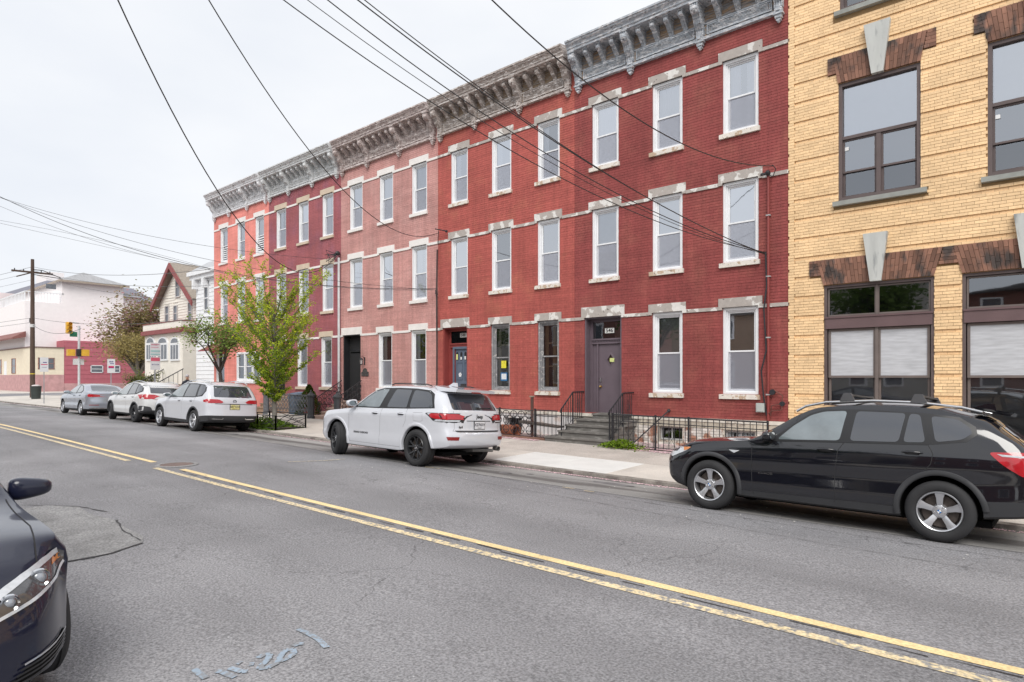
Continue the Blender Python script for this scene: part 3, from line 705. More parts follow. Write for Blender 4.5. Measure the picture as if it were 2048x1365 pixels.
# ---- house 1 orange
mb1 = brick_mat('smooth_paint_orange', (.76,.265,.225), (.70,.24,.20), isl=0, fine=.03)
h1 = house_shell('brick_house', X[0], X[1], mb1, 'smooth orange-red end row house with wide white triple window and small door hood')
c1_ = [(fx(440), fx(455.3)), (fx(474), fx(490)), (fx(510), fx(528))]
g1 = [(fx(432), fx(449), .6, 3.2, 'door'), (fx(474), fx(521), 1.75, 3.25, 'w')]
holes = [(a, c, f[0], f[1]) for a, c in c1_ for f in (F2, F3)]+[q[:4] for q in g1]
wall_skin(X[0], X[1], -.2, 11.66, holes, YF).build('wall', mb1, h1)
for L in (2, 3): band(h1, X[0], X[1], L, holes, m_trimw)
for i, (a, c) in enumerate(c1_):
    window(h1, a, c, F2[0], F2[1], 'side', msill=m_trimw, mlint=m_trimw)
    wn = window(h1, a, c, F3[0], F3[1], 'full', msill=m_trimw, mlint=m_trimw, screen=(i == 1))
    if i != 1:
        b = MB(); z = F3[0]+.1
        while z < F3[0]+.85: b.hexa([(a+.12,YF+.10,z),(c-.12,YF+.10,z),(c-.12,YF+.12,z+.05),(a+.12,YF+.12,z+.05),(a+.12,YF+.09,z+.005),(c-.12,YF+.09,z+.005),(c-.12,YF+.11,z+.055),(a+.12,YF+.11,z+.055)]); z += .11
        b.build('plantation_shutter', m_white, wn)
a, c, d, e = g1[1][:4]
b = MB(); frame_rect(b, a, c, d, e, .09, YF-.02, YF+.12)
for q in (.335, .665): b.box(a+(c-a)*q-.05, a+(c-a)*q+.05, YF-.01, YF+.12, d+.09, e-.09)
b.box(a-.1, c+.1, YF-.07, YF, d-.12, d); tw = b.build('window', m_white, h1)
for i in range(3):
    u0, u1 = a+(c-a)*i/3+.08, a+(c-a)*(i+1)/3-.08
    b = MB(); frame_rect(b, u0, u1, d+.09, e-.09, .035, YF+.03, YF+.07); b.box(u0, u1, YF+.02, YF+.07, (d+e)/2-.02, (d+e)/2+.02); b.build('sash', m_white, tw)
    MB().quad((u0,YF+.06,d+.1),(u1,YF+.06,d+.1),(u1,YF+.06,e-.1),(u0,YF+.06,e-.1)).build('pane', m_glass_dark, tw)
mc1 = mat('cornice_lightgrey', (.74,.74,.76), .8, var=.08, nscale=6, c2=(.42,.40,.40), c2s=7, thr=.62, soft=.08, bump=.3, bscale=40)
cornice(h1, X[0], X[1], mc1, mc1, mc1)
a, c, d, e = g1[0][:4]
b = MB(); b.hexa([(a-.2,YF-.9,3.25),(c+.35,YF-.9,3.25),(c+.35,YF,3.25),(a-.2,YF,3.25),(a-.2,YF-.9,3.38),(c+.35,YF-.9,3.38),(c+.35,YF,3.85),(a-.2,YF,3.85)])
b.build('door_hood', mat('hood_maroon', (.22,.03,.04), .6), h1)
b = MB(); b.box(a-.25, c+.4, YF-.95, YF-.9, 3.2, 3.34); b.build('hood_fascia', m_white, h1)

# ---- doors
def panel_door(h, x0, x1, z0, z1, yrec, mleaf, mframe, trans=.75, leaf=None, knob=True, lab=None):
    y = YF
    b = MB(); t = .09                                            # deep panelled reveal
    b.box(x0+.002, x0+.05, y+.02, y+yrec+.02, z0, z1-.002); b.box(x1-.05, x1-.002, y+.02, y+yrec+.02, z0, z1-.002); b.box(x0+.05, x1-.05, y+.02, y+yrec+.02, z1-.04, z1-.002)
    frame_rect(b, x0+.05, x1-.05, z0, z1-.04, t, y+yrec-.06, y+yrec+.02, bt=.02)
    zt = z1-.04-trans
    b.box(x0+.14, x1-.14, y+yrec-.05, y+yrec+.02, zt-.10, zt); b.box(x0+.12, x1-.12, y+yrec-.09, y+yrec-.05, zt-.02, zt+.03)
    b.box(x0+.12, x1-.12, y+yrec-.08, y+yrec-.05, zt-.13, zt-.08)
    for q in np.arange(x0+.15, x1-.18, .055): b.box(q, q+.03, y+yrec-.075, y+yrec-.05, zt-.07, zt-.035)
    fr = b.build('door_frame', mframe, h)
    MB().quad((x0+.14,y+yrec-.02,zt),(x1-.14,y+yrec-.02,zt),(x1-.14,y+yrec-.02,z1-.13),(x0+.14,y+yrec-.02,z1-.13)).build('transom_pane', m_glass_dark, fr)
    lx0, lx1 = leaf or (x0+.15, x1-.15)
    if leaf:
        b = MB(); b.box(x0+.14, lx0-.05, y+yrec-.03, y+yrec, z0, zt-.1); b.box(lx0-.05, lx0, y+yrec-.07, y+yrec+.01, z0, zt-.1)
        b.box(lx1, lx1+.04, y+yrec-.07, y+yrec+.01, z0, zt-.1); b.build('side_panel', mframe, fr)
    b = MB(); b.box(lx0+.004, lx1-.004, y+yrec-.025, y+yrec+.02, z0+.015, zt-.105); dl = b.build('door', mleaf, h)
    return fr, dl, (lx0, lx1, zt)
m_mauve = mat('mauve_paint', (.135,.105,.125), .5, var=.07, nscale=3, spec=.4)
m_brass = mat('brass', (.6,.42,.16), .3, metal=1, var=.1)
m_chrome = mat('steel', (.6,.6,.62), .3, metal=1, var=.05)
fr5, d5, (lx0, lx1, zt5) = panel_door(h5, *door5[:4], .30, m_mauve, m_mauve, trans=.62, leaf=(door5[0]+.34, door5[1]-.12))
xm, zm, yl = (lx0+lx1)/2, 2.47, YF+.30-.026
b = MB(); b.add([(xm,yl-.012,zm+.19),(xm+.15,yl-.012,zm),(xm,yl-.012,zm-.19),(xm-.15,yl-.012,zm),(xm,yl-.012,zm+.15),(xm+.115,yl-.012,zm),(xm,yl-.012,zm-.15),(xm-.115,yl-.012,zm),
   (xm,yl,zm+.205),(xm+.165,yl,zm),(xm,yl,zm-.205),(xm-.165,yl,zm)], [(0,1,5,4)[::-1],(1,2,6,5)[::-1],(2,3,7,6)[::-1],(3,0,4,7)[::-1],(8,9,1,0)[::-1],(9,10,2,1)[::-1],(10,11,3,2)[::-1],(11,8,0,3)[::-1]])
b.build('diamond_frame', m_mauve, d5)
MB().add([(xm,yl-.004,zm+.15),(xm+.115,yl-.004,zm),(xm,yl-.004,zm-.15),(xm-.115,yl-.004,zm)], [(3,2,1,0)]).build('diamond_pane', m_glass_dark, d5)
MB().box(xm-.02, xm+.13, yl-.02, yl-.016, zm-.075, zm+.04).build('note', mat('note_yellowgreen', (.66,.72,.28), .6, c2=(.1,.12,.06), c2s=45, thr=.62, var=.03), d5)
b = MB(); b.sphere((lx0+.07,yl-.05,1.66), .034, 10, 6); b.lathe([(0,-.01),(.035,-.01),(.035,0)], (lx0+.07,yl,1.66), 'y', 10); b.build('door_knob', m_brass, d5, smooth=40)
b = MB(); b.box(lx0+.045, lx0+.095, yl-.02, yl, 1.80, 1.92); b.box(lx0+.05, lx0+.09, yl-.04, yl-.02, 1.85, 1.87); b.build('deadbolt', m_chrome, d5)
lettering('546', .165, M_front((door5[0]+door5[1])/2+.08, YF+.25, 3.33), 'house_number', mat('number_dark', (.03,.03,.03), .6), fr5, bold=True)
xm2 = (door5[0]+door5[1])/2+.08
MB().box(xm2-.16, xm2+.16, YF+.253, YF+.257, 3.255, 3.405).build('number_plate', mat('number_white', (.72,.72,.7), .6), fr5)
m_slate = mat('slate_blue_door', (.11,.14,.195), .5, var=.07)
m_redfr = mat('door_frame_red', (.26,.05,.045), .6, var=.07)
fr4, d4, (lx0, lx1, zt) = panel_door(h4, *door4[:4], .32, m_slate, m_redfr, trans=.55, leaf=(door4[0]+.36, door4[1]-.08))
yl = YF+.32-.03
b = MB(); frame_rect(b, lx0-.09, lx1+.04, .97, zt-.1, .085, yl-.06, yl+.02); b.build('inner_frame', m_slate, fr4)
pw = (lx1-lx0)/2; b = MB()
for i in range(2):
    for (za, zb) in ((1.85,2.48),(1.05,1.5)): frame_rect(b, lx0+pw*i+.06, lx0+pw*(i+1)-.04, za, zb, .015, yl-.012, yl)
b.build('door_moulding', m_slate, d4)
for i in range(4):
    u = lx0+.09+i*(lx1-lx0-.14)/3.2
    b = MB(); ww = .05; b.prism([(u-ww,2.56),(u+ww,2.56),(u+ww,2.80)]+[(u+ww*math.cos(t),2.80+.06*math.sin(t)) for t in np.linspace(.3,math.pi-.3,5)]+[(u-ww,2.80)], 'y', yl-.006, yl+.004)
    b.build('door_pane', m_black, d4)
    if i < 3: MB().box(u-.04, u+.035, yl-.012, yl-.008, 2.58, 2.58+(.2,.1,.12)[i]).build('paper_note', mat('paper_yellow', (.7,.7,.25), .6) if i == 0 else mat('paper_white', (.75,.75,.75), .6), d4)
m_decal = mat('white_decal', (.75,.76,.78), .6)
b = MB()
for k_ in range(5):
    a_ = 2*math.pi*k_/5+.3; cx, cz = lx0+.24+.045*math.cos(a_), 2.03+.05*math.sin(a_); b.prism([(cx+.032*math.cos(q), cz+.04*math.sin(q)) for q in np.linspace(0,6.28,8)[:-1]], 'y', yl-.004-.0007*k_, yl-.001)
b.build('flower_decal', m_decal, d4)
b = MB(); b.prism([(lx1-.12,2.13),(lx1-.07,2.12),(lx1-.05,2.05),(lx1-.07,1.98),(lx1-.09,1.93),(lx1-.1,2.0),(lx1-.13,2.07)], 'y', yl-.004, yl-.001); b.build('leaf_decal', m_decal, d4)
b = MB(); frame_rect(b, (lx0+lx1)/2-.13, (lx0+lx1)/2+.13, 1.56, 1.70, .02, yl-.02, yl); b.box((lx0+lx1)/2-.11, (lx0+lx1)/2+.11, yl-.012, yl, 1.58, 1.68); b.build('mail_slot', mat('dark_metal', (.05,.05,.055), .5), d4)
lettering('548', .15, M_front((door4[0]+door4[1])/2+.15, YF+.27, 3.46), 'house_number', mat('number_grey', (.06,.06,.06), .6), fr4, bold=True)
MB().box((door4[0]+door4[1])/2-.02, (door4[0]+door4[1])/2+.32, YF+.275, YF+.28, 3.38, 3.54).build('number_plate', mat('number_grey_plate', (.45,.44,.43), .6), fr4)
m_blackdoor = mat('black_door_paint', (.022,.023,.027), .42, var=.1, spec=.5)
fr3, d3, (lx0, lx1, zt) = panel_door(h3, *door3[:4], .38, m_blackdoor, m_blackdoor, trans=.6)
yl = YF+.38-.03; b = MB()
for (za, zb) in ((1.05,1.6),(1.75,2.6)):
    for i in range(2): frame_rect(b, lx0+.06+i*(lx1-lx0-.06)/2, lx0+(i+1)*(lx1-lx0-.06)/2, za, zb, .025, yl-.02, yl)
b.build('door_moulding', m_blackdoor, d3); MB().box(lx0+.3, lx0+.52, yl-.02, yl, 1.66, 1.73).build('mail_slot', m_chrome, d3)
fr2, d2, _ = panel_door(h2, *g2[0][:4], .3, m_blackdoor, m_blackdoor, trans=.55)
fr1, d1, _ = panel_door(h1, *g1[0][:4], .15, mat('brown_door', (.20,.12,.08), .5), m_white, trans=.3)
MB().box(g1[0][0]+.25, g1[0][1]-.25, YF+.115, YF+.122, 1.5, 2.5).build('door_pane', m_glass_dark, d1)
# wall lamp and name plaque on the pink house
wl = empty('wall_lamp', (fx(729), YF, 2.62), 'black lantern wall lamp beside the black door of the pink house', 'lamp')
x_, z_ = fx(729.5), 2.55
b = MB(); b.box(x_-.03, x_+.03, YF-.02, YF, z_-.1, z_+.22); b.tube([(x_,YF-.02,z_+.15),(x_,YF-.10,z_+.27),(x_,YF-.17,z_+.24)], .012); b.lathe([(.02,.20),(.08,.13),(.085,.11)], (x_,YF-.17,z_), n=6)
for q in range(6): b.tube([(x_+.07*math.cos(q*1.047),YF-.17+.07*math.sin(q*1.047),z_+.11),(x_+.045*math.cos(q*1.047),YF-.17+.045*math.sin(q*1.047),z_-.08)], .006, 4)
b.lathe([(.0,-.12),(.03,-.10),(.05,-.08)], (x_,YF-.17,z_), n=6); b.build('bracket', m_iron, wl)
b = MB(); b.lathe([(.06,.10),(.04,-.07)], (x_,YF-.17,z_), n=6); b.build('lantern_glass', mat('lantern_glass', (.55,.5,.5), .2), wl)
x_, z_ = fx(730.5), 2.13
pl_ = empty('name_plaque', (x_, YF, z_), 'small dark arched name plaque under the wall lamp', 'plaque')
b = MB(); b.prism([(x_-.24,z_-.14),(x_+.24,z_-.14),(x_+.24,z_+.02),(x_+.15,z_+.04)]+[(x_+.14*math.cos(t),z_+.06+.13*math.sin(t)) for t in np.linspace(.1,math.pi-.1,8)]+[(x_-.15,z_+.04),(x_-.24,z_+.02)], 'y', YF-.03, YF-.002); b.build('plate', mat('plaque_dark', (.05,.045,.045), .6, c2=(.2,.2,.18), c2s=25, thr=.62), pl_)

# ================================================================ YELLOW BUILDING
yb = empty('yellow_brick_building', (X[5], YF, 0), 'yellow brick building with grey keystones and brown brick arches at the right edge', 'building')
m_yb = mat('yellow_brick', (.86,.60,.34), .65, var=.07, nscale=1.2, isl=.10, fine=.08, fscale=30, bump=.35, bscale=60, bdist=.003, c2=(.74,.50,.27), c2s=1.1, thr=.72, soft=.2)
m_ymort = mat('yellow_mortar', (.40,.26,.13), .9, var=.1)
yx0, yx1 = X[5]+.002, 7.0
YW = YF-.02
upA = (-3.93, -2.32, 5.98, 8.67); upB = (-1.173, .44, 5.98, 8.67); upC = (1.6, 3.2, 5.98, 8.67)
grA = (fx(1648), fx(1868.4), .6, 4.07); grB = (-1.595, .565, .6, 4.07); grC = (1.28, 3.4, .6, 4.07)
thA = (-3.90, -2.34, 10.33, 12.6); thB = (-1.17, .44, 10.33, 12.6)
yh = [upA, upB, upC, grA, grB, grC, thA, thB]
wall_skin(yx0, yx1, -.2, 13.8, yh, YW+.030, .2).build('wall', m_ymort, yb)
exc = list(yh)
for u in (upA, upB, upC): exc += [(u[0]-.22, u[1]+.28, 8.92, 9.30), (u[0]-.001, u[1]+.001, 8.67, 8.92), (u[0]-.10, u[1]+.12, u[2]-.20, u[2])]
exc += [(-4.55, 7.0, 4.30, 4.67), (grA[0], grA[1], 4.0, 4.31), (grB[0], grB[1], 4.0, 4.31), (grC[0], grC[1], 4.0, 4.31)]
for u in (thA, thB): exc += [(u[0]-.14, u[1]+.12, u[2]-.2, u[2])]
CH = .4633/7
z0y = 10.75-.4633*23
def rec(r): return .028 if (r % 7) == 0 else 0
bb, whole = bricks(yx0+.14, yx1, z0y, 13.8, exc, CH, .218, .0075, YW, .03, rec, hg=.005)
whole = [q for q in whole]
def ysc(q):
    if q[0] > -.75 or q[2] < 1.45 or q[1] > YW+.01: return 99+abs(q[0])
    return -q[0]+abs(q[2]-4.5)*.25
lift_bricks(bb, whole, ysc, yb, m_yb)
tag(bb.build('brickwork', m_yb, yb), kind='stuff')
bb, _ = bricks(yx0, yx0+.14, z0y, 13.8, [], CH, .28, .0075, YW, .03); tag(bb.build('corner_brickwork', m_yb, yb), kind='stuff')
b = MB(); b.box(yx0, yx1, YF+.35, 28, -.2, 13.8); b.build('room', m_black, yb)
b = MB(); b.box(yx0, yx0+.02, YW+.04, 28, 0, 14); b.box(yx0, yx1, YW, 28, 13.8, 14); b.build('side_wall', m_ymort, yb)
m_arch = mat('brown_arch_brick', (.22,.11,.075), .8, var=.22, nscale=2.5, isl=.4, bump=.5, bscale=60, c2=(.06,.045,.04), c2s=2.2, thr=.56, soft=.06, stretch=(1.6,1,.8))
m_key = mat('keystone_grey', (.52,.53,.51), .75, var=.1, nscale=2, stretch=(3,1,.6), c2=(.3,.31,.31), c2s=3, thr=.6)
def arch(x0, x1, zb, zt, ez, eL, eR, key):
    """flat arch of leaning bricks between x0 and x1, with level ear courses on both sides"""
    b = MB(); xc = (x0+x1)/2; y0, y1 = YW-.03, YW+.05
    n = int((x1-x0)/.072)
    def lean(u, t): return u+(u-xc)*.15*t
    for i in range(n):
        ua, ub = x0+(x1-x0)*i/n+.003, x0+(x1-x0)*(i+1)/n-.003
        cuts = [0, .5, 1] if i % 2 else [0, .28, .76, 1]
        for ta, tb in zip(cuts[:-1], cuts[1:]):
            za, zz = zb+(zt-zb)*ta+.003, zb+(zt-zb)*tb-.003
            P = [(lean(ua,ta),y0,za),(lean(ub,ta),y0,za),(lean(ub,ta),y1,za),(lean(ua,ta),y1,za),(lean(ua,tb),y0,zz),(lean(ub,tb),y0,zz),(lean(ub,tb),y1,zz),(lean(ua,tb),y1,zz)]
            b.hexa(P)
    for s, (xa, xb) in ((-1, (eL, x0)), (1, (x1, eR))):
        nz_ = int((zt-ez)/.066)
        for j in range(nz_):
            za, zz = ez+(zt-ez)*j/nz_, ez+(zt-ez)*(j+1)/nz_-.006; tj = (za-zb)/(zt-zb)
            if s < 0: u0, u1 = xa, lean(x0, tj)-.004
            else: u0, u1 = lean(x1, (zz-zb)/(zt-zb))+.004, xb
            if u1-u0 > .02:
                um = u0+(.2 if j % 2 else .1)
                if um < u1-.04: b.box(u0, um-.004, y0, y1, za, zz); b.box(um, u1, y0, y1, za, zz)
                else: b.box(u0, u1, y0, y1, za, zz)
    tag(b.build('arch_brickwork', m_arch, yb), kind='stuff')
    kt, w0, w1 = key
    b = MB(); b.hexa([(xc-w0,YW-.09,zb-.01),(xc+w0,YW-.09,zb-.01),(xc+w0,YW+.04,zb-.01),(xc-w0,YW+.04,zb-.01),(xc-w1,YW-.13,kt),(xc+w1,YW-.13,kt),(xc+w1,YW+.04,kt),(xc-w1,YW+.04,kt)]); b.build('keystone', m_key, yb)
arch(upA[0], upA[1], 8.68, 9.30, 8.92, upA[0]-.22, upA[1]+.28, (9.77,.115,.26)); arch(upB[0], upB[1], 8.68, 9.30, 8.92, upB[0]-.22, upB[1]+.28, (9.77,.115,.26)); arch(upC[0], upC[1], 8.68, 9.30, 8.92, upC[0]-.22, upC[1]+.28, (9.77,.115,.26))
arch(grA[0], grA[1], 4.08, 4.67, 4.31, -4.55, (grA[1]+grB[0])/2, (5.13,.11,.24)); arch(grB[0], grB[1], 4.08, 4.67, 4.31, (grA[1]+grB[0])/2, (grB[1]+grC[0])/2, (5.13,.11,.24)); arch(grC[0], grC[1], 4.08, 4.67, 4.31, (grB[1]+grC[0])/2, 3.8, (5.13,.11,.24))
m_yfr = mat('brown_window_frame', (.12,.092,.09), .5, var=.1, spec=.4)
m_yfr2 = mat('mauve_panel_paint', (.135,.085,.088), .5, var=.08)
m_ysill = mat('stone_sill_grey', (.30,.31,.29), .85, var=.15, nscale=4, bump=.6, bscale=30)
m_frost = mat('frosted_film', (.50,.51,.54), .5, var=.14, nscale=3, stretch=(1,1,7), spec=.5)
m_glass_tree = glass('shop_glass', (.6,.63,.64), .2)
def big_window(u, full=True):
    a, c, d, e = u; y = YW+.03
    b = MB(); frame_rect(b, a, c, d, e, .075, y, y+.2); b.box(a+.075, c-.075, y+.02, y+.18, d+(e-d)*.52, d+(e-d)*.52+.07)
    b.box((a+c)/2-.045, (a+c)/2+.045, y+.03, y+.17, d+.075, d+(e-d)*.52); wn = b.build('window', m_yfr, yb)
    zt = d+(e-d)*.52; zm = d+(zt-d)*.47
    for x0, x1 in ((a+.075, (a+c)/2-.045), ((a+c)/2+.045, c-.075)):
        b = MB(); frame_rect(b, x0, x1, zm-.02, zt, .04, y+.06, y+.09); frame_rect(b, x0, x1, d+.075, zm+.03, .045, y+.1, y+.13); b.build('sash', m_yfr, wn)
        MB().quad((x0+.03,y+.08,zm),(x1-.03,y+.08,zm),(x1-.03,y+.08,zt-.03),(x0+.03,y+.08,zt-.03)).build('pane', m_glass3, wn)
        MB().quad((x0+.03,y+.12,d+.1),(x1-.03,y+.12,d+.1),(x1-.03,y+.12,zm),(x0+.03,y+.12,zm)).build('pane', m_glass_dark, wn)
    MB().box(a+.12, a+.2, y+.055, y+.06, zt-.25, zt-.17).build('window_sticker', mat('sticker_white', (.75,.75,.75), .5), wn)
    MB().quad((a+.075,y+.09,zt+.07),(c-.075,y+.09,zt+.07),(c-.075,y+.09,e-.075),(a+.075,y+.09,e-.075)).build('pane', m_glass, wn)
    MB().quad((a+.1,y+.12,zt+.02),(c-.1,y+.12,zt+.02),(c-.1,y+.12,e-.02),(a+.1,y+.12,e-.02)).build('roller_shade', mat('pale_shade', (.60,.63,.70), .8, var=.05), wn)
    b = MB(); b.hexa([(a-.10,y-.13,d-.12),(c+.12,y-.13,d-.12),(c+.12,y+.1,d-.12),(a-.10,y+.1,d-.12),(a-.10,y-.13,d-.02),(c+.12,y-.13,d-.02),(c+.12,y+.1,d),(a-.10,y+.1,d)]); b.build('sill', m_ysill, wn)
for u in (upA, upB, upC, thA, thB): big_window(u)
def shop_window(u, split):
    a, c, d, e = u; y = YW+.03
    b = MB(); frame_rect(b, a, c, d, e, .06, y, y+.2); wn = b.build('window', m_yfr, yb)
    zp = 3.06; b = MB(); b.box(a+.03, c-.03, y-.02, y+.12, zp, zp+.24); b.box(a+.02, c-.02, y-.04, y+.1, zp+.24, zp+.28); b.build('transom_panel', m_yfr2, wn)
    xm = (a+c)/2
    cells = [(a+.06, xm), (xm, c-.06)] if split else [(a+.06, c-.06)]
    b = MB()
    if split: b.box(xm-.03, xm+.03, y+.02, y+.16, d+.06, zp); b.box(xm-.02, xm+.02, y+.03, y+.13, zp+.28, e-.06)
    zm = 1.95
    for x0, x1 in cells:
        frame_rect(b, x0+.02, x1-.02, zm-.02, zp-.01, .05, y+.05, y+.09); frame_rect(b, x0+.02, x1-.02, d+.06, zm+.03, .05, y+.1, y+.14)
        frame_rect(b, x0+.01, x1-.01, zp+.29, e-.07, .035, y+.05, y+.09)
    b.build('sash', mat('bronze_sash', (.16,.13,.12), .5), wn)
    for x0, x1 in cells:
        MB().quad((x0+.05,y+.07,zp+.32),(x1-.05,y+.07,zp+.32),(x1-.05,y+.07,e-.1),(x0+.05,y+.07,e-.1)).build('pane', m_glass_tree, wn)
        MB().quad((x0+.06,y+.07,zm),(x1-.06,y+.07,zm),(x1-.06,y+.07,zp-.05),(x0+.06,y+.07,zp-.05)).build('frosted_pane', m_frost, wn)
        MB().quad((x0+.06,y+.12,d+.1),(x1-.06,y+.12,d+.1),(x1-.06,y+.12,zm),(x0+.06,y+.12,zm)).build('pane', m_glass_dark, wn)
        b = MB(); z = d+.1
        while z < zm: b.quad((x0+.06,y+.15,z),(x1-.06,y+.15,z),(x1-.06,y+.16,z+.031),(x0+.06,y+.16,z+.031)); z += .032
        tag(b.build('venetian_blind', mat('dark_blind', (.17,.17,.18), .6), wn), kind='stuff')
shop_window(grA, True); shop_window(grB, False); shop_window(grC, True)
b = MB(); b.box(grA[0]-.1, 7, YW-.05, YW+.03, .45, .6); b.build('plinth', m_ysill, yb)
# ================================================================ STOOPS, RAILINGS
m_bstone = mat('stoop_bluestone', (.155,.145,.135), .85, var=.18, nscale=3, bump=.5, bscale=30, c2=(.24,.23,.215), c2s=4, thr=.58, stretch=(1,1,3))
gz5 = walk_z(-9, 14.6)
st = empty('front_stoop', (-9.9, 15.2, 0), 'grey stone steps leading up to the mauve door of number 546', 'steps')
xa, xb = -11.25, -9.2
def step(par, x0, x1, y0, y1, z0, z1, m=None):
    b = MB(); b.box(x0, x1, y0+.03, y1, z0, z1-.05); b.box(x0-.015, x1+.015, y0, y1, z1-.05, z1); return b.build('step', m or m_bstone, par)
H_ = .885; n_ = 5; rz_ = [gz5-.02]+[gz5+(H_-gz5)*i/n_ for i in range(1, n_+1)]
step(st, xa-.12, xb, 14.55, 16.0, rz_[0], rz_[1]); step(st, xa+.15, xb-.02, 14.83, 16.0, rz_[1], rz_[2]); step(st, xa+.22, xb-.04, 15.10, 16.0, rz_[2], rz_[3])
step(st, xa+.42, xb+.05, 15.36, 15.97, rz_[3], rz_[4]); step(st, xa+.75, xb-.12, 15.72, 16.32, rz_[4], H_)
def rail(name, label, x, ya, yb_, yc, zl, zh, parent=None, group='handrails of the mauve door steps'):
    """iron stair rail: slopes from (ya) up to (yb), then level to the wall (yc)"""
    r_ = empty(name, (x, ya, 0), label, 'railing', group)
    top = [(x,ya,zl+.85),(x,yb_,zh+.88),(x,yc,zh+.88)]
    bot = [(x,ya,zl+.08),(x,yb_,zh+.10),(x,yc,zh+.10)]
    MB().tube(top, .022, 6).build('handrail', m_iron, r_); MB().tube(bot, .010, 6).build('bottom_rail', m_iron, r_)
    MB().box(x-.016, x+.016, ya-.016, ya+.016, zl-.1, zl+.87).build('post', m_iron, r_); MB().box(x-.016, x+.016, yb_-.016, yb_+.016, zh-.25, zh+.88).build('post', m_iron, r_)
    q = ya+.10
    while q < yc-.03:
        t = min((q-ya)/(yb_-ya), 1); z0 = bot[0][2]+(bot[1][2]-bot[0][2])*t; z1 = top[0][2]+(top[1][2]-top[0][2])*t
        MB().tube([(x,q,z0),(x,q,z1)], .0105, 5).build('baluster', m_iron, r_); q += .115
    for yy, zz in (((ya+yb_)/2+.02, (zl+zh)/2+.45), ((yb_+yc)/2, zh+.48)):
        b = MB()
        for s_ in (-1, 1): b.tube([(x,yy+s_*(.05+.03*math.cos(a)), zz+s_*.0+.09*math.sin(a)) for a in np.linspace(-2.4, 2.4, 9)], .005, 4)
        b.tube([(x,yy,zz-.2),(x,yy,zz+.2)], .005, 4); b.build('scroll', m_iron, r_)
    b = MB(); b.tube([(x,ya,zl+.85),(x,ya-.07,zl+.80),(x,ya-.06,zl+.74)], .014, 6); b.build('handrail_end', m_iron, r_)
    return r_
rail('stair_rail', 'left black iron handrail of the steps to the mauve door', -10.98, 14.86, 15.42, 15.98, .18, .62)
rail('stair_rail', 'right black iron handrail of the steps to the mauve door', -9.27, 14.72, 15.40, 15.98, .18, .62)
# straight bar fence right of the stoop
def bar_fence(name, label, x0, x1, y, z0f, hgt, gate=None, dx=.145, scroll=()):
    f = empty(name, (x0, y, 0), label, 'fence')
    za, zb = z0f(x0)+.09, z0f(x1)+.09
    P_ = lambda x, dz: (x, y, z0f(x)+dz)
    MB().tube([P_(x0, hgt), P_(x1, hgt)], .019, 6).build('top_rail', m_iron, f); MB().tube([P_(x0, hgt-.17), P_(x1, hgt-.17)], .012, 6).build('middle_rail', m_iron, f); MB().tube([P_(x0, .07), P_(x1, .07)], .010, 6).build('bottom_rail', m_iron, f)
    x = x0+.05; i = 0
    while x < x1:
        MB().tube([P_(x, .05), P_(x, hgt)], .010, 5).build('bar', m_iron, f); x += dx; i += 1
    for x in gate or ():
        MB().box(x-.02, x+.02, y-.02, y+.02, z0f(x)-.02, z0f(x)+hgt+.04).build('post', m_iron, f)
    for x in scroll:
        b = MB()
        for s_ in (-1, 1):
            b.tube([(x+s_*(.04+.06*t), y-.01, z0f(x)+.30+.12*math.sin(t*3.0)) for t in np.linspace(0, 1, 7)], .005, 4)
            b.tube([(x+s_*.10*t, y-.01, z0f(x)+.30+.16*t) for t in np.linspace(-1, 1, 5)], .004, 4)
        b.build('scroll', m_iron, f)
    return f
zf = lambda x: walk_z(x, 14.6)
bar_fence('iron_fence', 'black straight bar iron fence with gate in front of number 546, right of its steps', -9.12, -5.05, 14.62, zf, .86, gate=(-9.12, -7.85, -6.95, -5.05), scroll=(-8.6, -7.4, -6.3))
bar_fence('iron_fence', 'short straight bar section between the scrolled fence and the left handrail', -11.85, -11.02, 14.72, zf, .86, gate=(-11.85,))
b = MB(); b.tube([(-8.75,14.9,.10),(-8.15,15.9,1.02)], .018, 8); b.sphere((-8.15,15.93,1.03), .05, 8, 6); tag(b.build('cellar_handrail', m_iron), 'sloping black pipe handrail running from behind the fence up to the red wall', 'handrail')
# scrolled cast iron fence in front of house 4
def scroll_unit(h, w_=.30):
    b = MB(); c_ = lambda t, s_: t
    for s_ in (-1, 1):
        b.tube([(s_*w_*.45*math.sin(a)*.95, 0, h*.80+h*.13*math.cos(a)) for a in np.linspace(0, 3.4, 10)], .0125, 5)
        b.tube([(s_*w_*(.10+.28*math.sin(math.pi*t)), 0, h*(.72-.32*t)) for t in np.linspace(0, 1, 8)], .0125, 5)
        b.tube([(s_*w_*(.06+.34*math.sin(math.pi*t)**.8), 0, h*(.40-.32*t)) for t in np.linspace(0, 1, 8)], .0125, 5)
        b.tube([(s_*w_*(.20-.09*math.cos(a)), 0, h*.17+.045*math.sin(a)) for a in np.linspace(0, 5, 8)], .009, 4)
        b.tube([(s_*w_*(.20-.09*math.cos(a)), 0, h*.62+.045*math.sin(a)) for a in np.linspace(0, 5, 8)], .006, 4)
    b.tube([(0,0,h*.05),(0,0,h*.40)], .006, 4); b.tube([(0,0,h*.55),(0,0,h*.93)], .006, 4)
    d = .03; b.add([(0,-.01,h*.47-d*1.4),(d,-.01,h*.47),(0,-.01,h*.47+d*1.4),(-d,-.01,h*.47)], [(0,1,2,3)])
    return b
